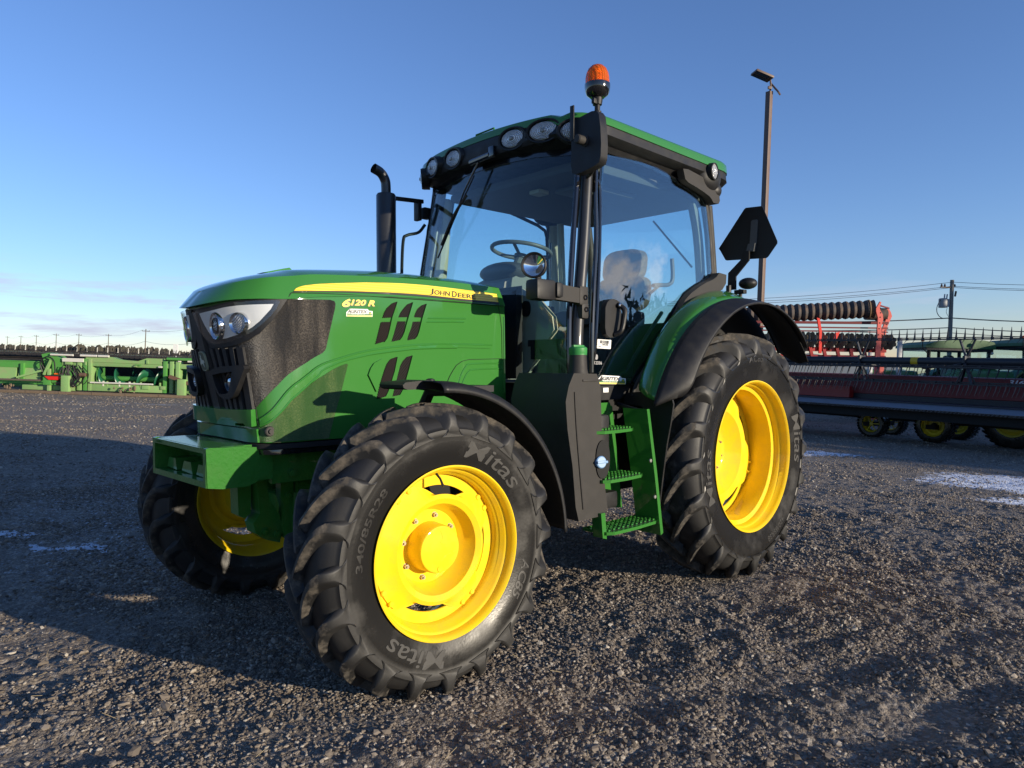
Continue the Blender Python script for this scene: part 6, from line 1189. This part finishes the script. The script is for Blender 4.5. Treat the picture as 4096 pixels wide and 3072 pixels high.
for x in np.arange(-9.3, 9.4, .40): m_.bar((x, -.3, 1.42), (x, -.3, 1.62), .022); m_.sphere((x, -.31, 1.43), .030, n=6)
m_.build('pale_tines', WM, h2)
m_ = MB(); m_.boxab((-9.5, .5, .2), (9.5, .7, 1.05), bev=.02); m_.boxab((-9.5, -.7, .1), (9.5, -.5, .3)); 
for x in (-9.5, -3.2, 3.2, 9.5): m_.boxab((x-.05, -.5, 0), (x+.05, .7, 1.0))
m_.build('header_body', LG, h2)
m_ = MB(); m_.boxab((-4.6, -.35, 1.06), (-4.1, -.3, 1.12)); m_.build('red_reflector', mat('red_reflector', (.6, .02, .01), .3), h2)
for (l_, d_, s_, lb) in ((-10.9, 26.5, 1.0, 'teal green grain divider with a bent hose hook, just left of the tractor grille'),):
    t = thing('crop_divider', lb, 'crop divider', mtx=ym(l_, d_, 0)); m_ = MB(); m_.prism([(-.6, 1.0), (-.2, 1.5), (.1, 1.52), (.5, 1.2), (.9, 1.62), (1.2, 1.3), (1.3, 1.0), (1.3, 0), (-.6, 0)], -.2, .2, lambda x, z, y: (x, y, z), bev=.03); m_.build('cone_shell', mat('teal_green', (.012, .12, .07), .4), t)
    m_ = MB(); m_.tube([(-.2, 0, 1.45), (.25, 0, 1.95), (.42, 0, 2.02), (.52, 0, 1.8), (.65, 0, 1.4)], .03, 8, res=4); m_.tube([(.38, 0, 2.0), (.42, 0, 1.7), (.5, 0, 1.5)], .02, 6); m_.build('bent_hook', DKM, t)
t = thing('site_marker', 'small white two-post marker standing beyond the header row', 'sign', mtx=ym(-15.2, 32, 0)); m_ = MB(); m_.boxab((-.10, 0, 1.5), (-.02, .04, 1.9)); m_.boxab((.02, 0, 1.5), (.10, .04, 1.9)); m_.build('white_board', WHT, t); m_ = MB(); m_.cyl((0, .05, 0), (0, .05, 1.6), .03, 8); m_.build('post', GALV, t)
# ---- red header with its long black reel on the right
u_ = Vector((.572, -.820, 0)); rz = math.atan2(u_.y, u_.x); h3 = thing('combine_header', 'dark red combine header with a long black toothed reel, on the right of the yard', 'combine header', mtx=ym(7.67, 17.5, 0, rz))
BK = mat('reel_black', (.012, .013, .018), .38, noise=.2, nscale=3, ncol=(.03, .03, .035)); DB = mat('belt_dark_blue', (.010, .012, .022), .5)
m_ = MB(); m_.cyl((-5, 0, 1.83), (8, 0, 1.83), .09, 24); m_.build('reel_tube', BK, h3)
m_ = MB(); m_.cyl((2.05, 0, 1.83), (2.20, 0, 1.83), .0925, 24); m_.build('yellow_band', mat('band_yellow', (.55, .36, .01), .5), h3)
for k, a in enumerate((88, -15, -165, -76, -100)):
    by, bz = .48*math.cos(R(a)), 1.83+.48*math.sin(R(a)); m_ = MB(); m_.boxab((-5, by-.016, bz-.014), (8, by+.016, bz+.014)); m_.boxab((-5, by-.012+.05, bz+.028), (8, by+.012+.05, bz+.048))
    for x in np.arange(-4.9, 8, .34): m_.box((x, by+.02, bz+.012), (.035, .06, .06))
    m_.build('reel_bat', BK, h3, smooth=False); m_ = MB()
    for x in np.arange(-4.9, 8, .17):
        if a == 88: m_.tube([(x, by, bz), (x, by+.01, bz+.08), (x+.005, by-.0, bz+.24)], [.024, .018, .004], 5); m_.tube([(x, by, bz-.01), (x-.05, by-.02, bz-.09)], [.008, .003], 4)
        else: m_.tube([(x, by, bz), (x-.01, by-.03, bz-.10), (x-.05, by-.05, bz-.24)], [.011, .009, .003], 5)
    o = m_.build('tine_row', BK if a in (88, -15, -165) else mat('tine_plastic', (.10, .09, .08), .5), h3)
for x in (-3.3, .9, 3.15, 5.4):
    m_ = MB()
    for a in (88, -15, -165, -76, -100): m_.bar((x+.12*(1 if a in (88, -64) else -1)*0, .04*math.cos(R(a)), 1.83+.07*math.sin(R(a))), (x-.15, .48*math.cos(R(a)), 1.83+.48*math.sin(R(a))), .05, .03); m_.bar((x, .04*math.cos(R(a)), 1.83+.07*math.sin(R(a))), (x+.15, .48*math.cos(R(a)), 1.83+.48*math.sin(R(a))), .05, .03)
    m_.box((x, 0, 1.83), (.06, .26, .26), bev=.02); m_.build('spider', BK, h3)
m_ = MB(); m_.prism([(.86, 1.52), (.74, 1.50), (.70, 1.05), (.74, 1.02), (.90, 1.10)], -5, 8, lambda y, z, x: (x, y, z)); m_.build('back_sheet', REDD, h3)
m_ = MB(); m_.boxab((-5, .71, .92), (8, .73, 1.04)); m_.boxab((-5, -.2, .90), (8, .72, .92)); m_.build('draper_belt', DB, h3)
m_ = MB(); m_.cyl((-5, .9, .98), (.4, .9, .98), .14, 14); m_.boxab((-2, .5, .93), (.35, .68, 1.2)); m_.build('centre_drum', mat('drum_red', (.26, .012, .012), .4), h3)
m_ = MB(); m_.prism([(-.15, .905), (-.45, .80), (-.47, .79), (-.17, .885)], -5, 8, lambda y, z, x: (x, y, z)); m_.build('front_deck', mat('deck_steel', (.22, .24, .28), .4, metal=.4, noise=.4, nscale=3), h3)
m_ = MB(); m_.boxab((-5, -.50, .74), (8, -.40, .79))
for x in np.arange(-5, 8, .076): m_.prism([(-.62, .755), (-.48, .79), (-.48, .745)], x, x+.022, lambda y, z, xx: (xx, y, z))
m_.build('cutter_bar', mat('cutter_rusty', (.055, .04, .03), .8, noise=.6, nscale=9), h3, smooth=False)
m_ = MB(); m_.boxab((-5, -.35, .55), (8, .85, .78)); m_.boxab((-5, .75, .80), (8, .95, .95)); m_.build('under_frame', VB, h3)
Qs = [(4.05, .738, 1.30), (4.50, .738, 1.30), (4.50, .741, 1.42), (4.05, .741, 1.42)]
# the camera sees the front face, whose normal is -y; x runs to the viewer's right
text_quad('header_number', '3162', [(3.68, .722, 1.385), (4.05, .722, 1.385), (4.05, .733, 1.480), (3.68, .733, 1.480)], mat('decal_white', (.6, .62, .66), .5), h3, lift=.006, thick=.002, offset=.03, shear=.25)
text_quad('header_text', 'rigid', [(4.09, .722, 1.385), (4.20, .722, 1.385), (4.20, .726, 1.415), (4.09, .726, 1.415)], TXG, h3, lift=.006, thick=.001)
# trailer wheels under it
YR = mat('trailer_yellow', (.50, .40, .02), .45)
def cart_wheel(t, c, ro, wd_, rr, rzz, spokes, nm='wheel'):
    q_ = Matrix.Rotation(rzz, 3, 'Z'); m_ = MB(); m_.lathe([(wd_*.42, rr), (wd_*.5, rr*1.08), (wd_*.5, ro*.86), (wd_*.42, ro*.96), (wd_*.2, ro), (-wd_*.2, ro), (-wd_*.42, ro*.96), (-wd_*.5, ro*.86), (-wd_*.5, rr)], c=c, q=q_, n=40)
    nlug = 30
    for i in range(nlug):
        a = 2*math.pi*i/nlug
        for sg in (1, -1):
            aa_ = a+(.1 if sg > 0 else 0); v = q_ @ Vector((ro*math.cos(aa_), sg*wd_*.28, ro*math.sin(aa_))); rot_ = q_ @ Matrix.Rotation(-aa_, 3, 'Y') @ Matrix.Rotation(sg*.5, 3, 'X'); m_.box(Vector(c)+v, (.03, wd_*.5, .045), rot_)
    w_ = m_.build(nm, RBX, t); m_ = MB(); m_.lathe([(wd_*.46, rr*1.03), (wd_*.40, rr*.95), (wd_*.2, rr*.88), (-wd_*.3, rr*.85)], c=c, q=q_, n=36)
    if spokes:
        for i in range(6): a = 2*math.pi*i/6; v1 = q_ @ Vector((rr*.9*math.cos(a), wd_*.25, rr*.9*math.sin(a))); v0 = q_ @ Vector((rr*.12*math.cos(a), wd_*.34, rr*.12*math.sin(a))); m_.bar(Vector(c)+v0, Vector(c)+v1, .045, .02)
        m_.lathe([(wd_*.30, rr*.22), (wd_*.40, rr*.2), (wd_*.40, 0)], c=c, q=q_, n=16)
    else: m_.lathe([(wd_*.25, rr*.92), (wd_*.30, rr*.7), (wd_*.12, rr*.5), (wd_*.12, 0)], c=c, q=q_, n=36)
    m_.build('rim', YR, w_); m_ = MB(); m_.lathe([(wd_*.13, rr*.26), (wd_*.3, rr*.24), (wd_*.3, 0)], c=c, q=q_, n=16); m_.build('hub', VB, w_)
tr = thing('header_trailer', 'low header trailer on small yellow wheels beneath the red header', 'trailer', mtx=ym(9.2, 16.8, 0, rz))
iv = (YM @ Matrix.Translation((9.2, 16.8, 0)) @ Matrix.Rotation(rz, 4, 'Z')).inverted() @ YM
for (l_, d_, ro, rr, sp_, wd_) in ((8.83, 17.35, .33, .205, True, .26), (9.72, 16.30, .40, .25, False, .30), (9.75, 18.2, .33, .205, True, .26), (10.9, 17.3, .40, .25, False, .30)):
    c_ = iv @ Vector((l_, d_, ro-.01)); cart_wheel(tr, c_, ro, wd_, rr, math.pi, sp_)
m_ = MB(); m_.boxab((-6, .3, .42), (5, .5, .56)); m_.boxab((-.9, -.1, .25), (-.7, 1.1, .35)); m_.boxab((.6, -.1, .30), (.8, 1.1, .40)); m_.build('trailer_frame', VB, tr, smooth=False)
# ---- folded red disc harrow
hr = thing('disc_harrow', 'folded red disc harrow with a black ribbed roller high on top, behind the reel', 'harrow', mtx=ym(9.8, 22.5, 0))
def HX(l): return l*1.0714-9.8
def HZ(z): return 1.44+(z-1.44)*1.0714
RP = mat('harrow_red', (.62, .10, .075), .5, noise=.35, nscale=4, ncol=(.45, .12, .09)); BKR = mat('roller_black', (.045, .036, .034), .65, noise=.8, nscale=6, ncol=(.15, .095, .06)); RUST = mat('worn_ring', (.30, .19, .09), .7)
p0 = Vector((HX(6.6), .9, HZ(3.18))); p1 = Vector((HX(10.55), 0, HZ(3.46))); dv = (p1-p0); nR = 21; prof = []
m_ = MB(); P_ = []; rr_l = []
for i in range(nR*4+1): t = i/(nR*4); P_.append(p0+dv*t); rr_l.append(.235+.055*abs(math.cos(t*nR*math.pi)))
m_.tube(P_, rr_l, 20); m_.build('ribbed_roller', BKR, hr)
m_ = MB(); m_.tube([p1-dv.normalized()*.16, p1-dv.normalized()*.13], [.30, .30], 24); m_.build('worn_ring', RUST, hr)
m_ = MB(); m_.tube([Vector((HX(10.6), .6, HZ(3.36))), Vector((HX(11.2), .6, HZ(3.36)))], .20, 16); m_.tube([Vector((HX(10.95), .6, HZ(3.36))), Vector((HX(11.0), .6, HZ(3.36)))], .23, 16); m_.build('second_roller', BKR, hr)
for (l0, dd) in ((10.62, 0), (11.2, .5)):
    m_ = MB(); m_.prism([(HX(l0-.02), HZ(3.45)), (HX(l0+.10), HZ(3.68)), (HX(l0+.14), HZ(3.66)), (HX(l0+.10), HZ(3.5)), (HX(l0+.12), HZ(3.42)), (HX(l0+.20), HZ(3.30)), (HX(l0+.22), HZ(3.15)), (HX(l0+.17), HZ(2.98)), (HX(l0+.19), HZ(2.6)), (HX(l0+.17), HZ(0.2)), (HX(l0+.03), HZ(.2)), (HX(l0+.04), HZ(2.6)), (HX(l0+.06), HZ(2.95)), (HX(l0+.06), HZ(3.2))] if dd == 0 else [(HX(l0+.0), HZ(3.58)), (HX(l0+.10), HZ(3.42)), (HX(l0+.14), HZ(3.30)), (HX(l0+.02), HZ(3.0)), (HX(l0-.03), HZ(2.7)), (HX(l0-.04), HZ(.2)), (HX(l0-.18), HZ(.2)), (HX(l0-.18), HZ(2.75)), (HX(l0-.12), HZ(2.95)), (HX(l0-.02), HZ(3.25)), (HX(l0-.05), HZ(3.45))], dd-.03, dd+.03, lambda x, z, y: (x, y, z), bev=.006); ar = m_.build('folding_arm', RP, hr)
    m_ = MB()
    for zz in (3.35, 3.22, 3.05, 2.88, 2.7): m_.cyl((HX(l0+(.13 if dd == 0 else -.0)-(3.35-zz)*.05), dd-.034, HZ(zz)), (HX(l0+(.13 if dd == 0 else -.0)-(3.35-zz)*.05), dd-.032, HZ(zz)), .022, 10)
    m_.build('pin_hole', VB, ar)
m_ = MB(); 
for (za, zb_, w_) in ((2.98, 3.07, .08), (2.84, 2.92, .045), (2.74, 2.80, .04)): m_.bar((HX(6.6), .5, HZ(za)), (HX(11.1), .2, HZ(zb_)), w_)
m_.bar((HX(10.75), .0, HZ(3.56)), (HX(11.25), .5, HZ(3.54)), .04); m_.build('cross_rail', REDD, hr)
m_ = MB(); m_.prism([(HX(8.86), HZ(3.14)), (HX(8.94), HZ(3.12)), (HX(9.02), HZ(2.75)), (HX(9.04), HZ(2.1)), (HX(8.96), HZ(2.1)), (HX(8.95), HZ(2.7))], -.1, -.04, lambda x, z, y: (x, y, z)); m_.prism([(HX(9.42), HZ(2.72)), (HX(9.55), HZ(2.74)), (HX(9.45), HZ(2.5)), (HX(9.38), HZ(2.52))], -.1, -.04, lambda x, z, y: (x, y, z)); m_.build('short_arm', mat('bright_red', (.75, .04, .02), .4), hr)
DSC = mat('disc_worn', (.10, .075, .045), .7, noise=.6, nscale=6, ncol=(.32, .24, .12))
for i in range(13):
    l_ = 7.6+.29*i; rot_ = Matrix.Rotation(R(38), 3, 'Z'); m_ = MB(); n_ = 24; r_ = .26; P_ = [(0, (r_ if (k % 3) else r_*.84)*math.cos(2*math.pi*k/n_), (r_ if (k % 3) else r_*.84)*math.sin(2*math.pi*k/n_)) for k in range(n_)]
    c_ = Vector((HX(l_), .1, HZ(2.50))); V = [tuple(c_+rot_ @ Vector(p)) for p in P_]+[tuple(c_+rot_ @ (Vector(p)+Vector((.012, 0, 0)))) for p in P_]; m_.add(V, [tuple(range(n_)), tuple(range(2*n_-1, n_-1, -1))]+[(k, (k+1) % n_, n_+(k+1) % n_, n_+k) for k in range(n_)]); m_.build('disc_blade', DSC, hr, smooth=False)
m_ = MB(); m_.bar((HX(6.8), .1, HZ(2.46)), (HX(11.3), .1, HZ(2.46)), .05)
for i in range(12): l_ = 7.7+.29*i; m_.bar((HX(l_), .12, HZ(2.5)), (HX(l_-.08), .2, HZ(2.2)), .05)
m_.build('disc_axle', VB, hr)
m_ = MB(); m_.bar((HX(6.8), .3, HZ(2.20)), (HX(11.1), .3, HZ(2.26)), .14); m_.bar((HX(6.8), .3, HZ(1.98)), (HX(11.1), .3, HZ(2.05)), .10)
for i in range(6): l_ = 8.8+.4*i; m_.bar((HX(l_), .2, HZ(2.3)), (HX(l_+.1), .2, HZ(1.9)), .09)
m_.boxab((HX(9.6), .05, HZ(1.92)), (HX(10.1), .12, HZ(2.05))); m_.boxab((HX(7), .2, .3), (HX(11.2), .5, HZ(1.3))); m_.build('lower_frame', RED, hr)
m_ = MB()
for l_ in (HX(7.2), HX(11.0)): m_.tube([(l_, .3, .38), (l_+.22, .3, .38)], .38, 20)
m_.build('harrow_wheels', RBX, hr)
for (l_, lb) in ((10.55, 'leaning grey post left of the first red arm of the harrow'), (11.40, 'taller grey post right of the second red arm of the harrow')):
    tag(MB().box((0, 0, 1.4), (.12, .12, 2.85), bev=.01).build('steel_post', GALV), lb, 'post', 'grey posts beside the harrow').matrix_world = ym(l_*1.15, 24.2, 0)
# ---- green tractors with big cabs behind the red header
def far_tractor(l_, d_, rz_, label, sc=1.0):
    t = thing('parked_tractor', label, 'tractor', group='green tractors parked behind the red header', mtx=ym(l_, d_, 0, rz_) @ Matrix.Scale(sc, 4))
    m_ = MB(); m_.prism([(-1.22, 2.52), (-1.20, 2.62), (-.8, 2.74), (0, 2.82), (.8, 2.82), (1.15, 2.76), (1.22, 2.66), (1.22, 2.52)], -.9, .9, lambda x, z, y: (x, y, z), bev=.05); m_.build('cab_roof', mat('roof_green_dull', (.014, .085, .014), .45, noise=.4, nscale=3, ncol=(.03, .07, .025)), t)
    m_ = MB(); m_.boxab((-1.16, -.86, 2.44), (1.16, .86, 2.52)); 
    for (x, y) in ((-1.05, -.8), (-1.05, .8), (.35, -.82), (.35, .82), (1.1, -.78), (1.1, .78)): m_.bar((x, y, 1.3), (x*.98, y*.98, 2.5), .09)
    m_.boxab((-1.1, -.82, 1.2), (1.12, .82, 1.45), bev=.03); cf_ = m_.build('cab_frame', BP, t)
    m_ = MB(); 
    for s_ in (-1, 1): m_.boxab((-1.05, s_*.80, 1.45), (1.1, s_*.803, 2.45))
    m_.boxab((-1.08, -.78, 1.45), (-1.077, .78, 2.45)); m_.boxab((1.10, -.78, 1.45), (1.103, .78, 2.45)); m_.build('cab_glass', GLS, cf_, smooth=False)
    m_ = MB(); m_.prism(ellip(0, 1.85, .28, .45, 18, 3), .1, .25, lambda y, z, x: (x, y, z), bev=.03); m_.boxab((-.2, -.28, 1.3), (.3, .28, 1.5), bev=.04); m_.build('seat', GRY, cf_)
    m_ = MB(); m_.boxab((-2.9, -.42, .9), (-1.1, .42, 1.72), bev=.12); m_.boxab((-3.0, -.38, .9), (-2.86, .38, 1.6), bev=.04); m_.build('engine_cover', GD, t)
    m_ = MB(); m_.boxab((-2.6, -.3, .5), (1.3, .3, 1.0), bev=.05); m_.build('chassis', VB, t)
    for (x, y, ro, rr) in ((-2.2, -.95, .62, .36), (-2.2, .95, .62, .36), (.75, -1.0, .88, .50), (.75, 1.0, .88, .50)): cart_wheel(t, (x, y, ro-.01), ro, .42, rr, math.pi if y < 0 else 0, False)
    for s_ in (-1, 1): m_ = MB(); m_.prism([(.75+1.0*math.cos(R(a)), .88+1.0*math.sin(R(a))) for a in range(20, 165, 12)]+[(.75+.93*math.cos(R(a)), .88+.93*math.sin(R(a))) for a in range(164, 19, -12)], s_*.75, s_*1.2, lambda x, z, y: (x, y, z)); m_.build('fender', GD, t)
    m_ = MB(); m_.lathe([(0, .05), (.02, .055), (.08, .05), (.11, .02), (.115, 0)], c=(-1.3, -.85, 2.72), ax='Z', n=16); b_o = m_.build('beacon', ORG, t); m_ = MB(); m_.tube([(-1.1, -.85, 2.3), (-1.3, -.85, 2.5), (-1.3, -.85, 2.72)], .015, 6); m_.build('beacon_rod', BP, b_o)
    m_ = MB(); m_.boxab((1.22, -.80, 2.52), (1.27, -.60, 2.60)); m_.build('amber_light', ORG, t); m_ = MB(); m_.boxab((1.22, -.55, 2.53), (1.27, -.42, 2.60)); m_.sphere((1.22, -.7, 2.40), .06, n=12); m_.build('work_light', WHT, t)
    m_ = MB(); m_.tube([(-1.1, -.85, 2.1), (-1.35, -1.1, 2.15), (-1.4, -1.1, 1.9)], .015, 6); m_.box((-1.38, -1.12, 1.95), (.05, .2, .35), bev=.02); m_.build('wing_mirror', BP, t)
    return t
far_tractor(15.1, 25, R(2), 'green parked tractor, left of the two cabs seen through the black reel'); far_tractor(17.9, 24.4, R(8), 'green parked tractor, right of the two cabs, cut by the picture edge', 1.05)
# near right wheel of a machine that is cut by the frame
bw = thing('parked_implement', 'dark implement on a large yellow rimmed tyre at the right picture edge', 'implement', mtx=ym(11.05, 15.6, 0, rz)); cart_wheel(bw, (0, 0, .60), .62, .40, .36, math.pi, False)
m_ = MB(); m_.boxab((-.3, .2, .45), (2.5, .5, .62)); m_.cyl((0, .1, .60), (0, .6, .60), .09, 14); m_.build('implement_frame', VB, bw)
# ---- unseen shed shape, added past the right edge to cast shade over the header
sh = thing('shade_caster_shed', 'unseen shed shape added beyond the right edge of the yard to cast shade', 'shed', mtx=ym(17.4, 8.5, 0, R(68)))
m_ = MB(); m_.boxab((0, -5, 0), (13.5, 0, 3.5))
for x in np.arange(.15, 13.5, .3): m_.boxab((x, 0, .05), (x+.08, .03, 3.45))
m_.build('wall', mat('shade_caster_wall', (.20, .21, .20), .6, noise=.3, nscale=2), sh, smooth=False); m_ = MB(); m_.prism([(-5.3, 3.5), (-2.5, 3.75), (.25, 3.5), (.25, 3.56), (-2.5, 3.85), (-5.3, 3.56)], -.25, 13.75, lambda y, z, x: (x, y, z)); m_.build('roof', GALV, sh)
m_ = MB()
for x in (2, 7.5): m_.boxab((x, .031, .05), (x+3.2, .05, 2.9))
m_.build('sliding_door', mat('shade_caster_door', (.09, .09, .085), .5), sh)
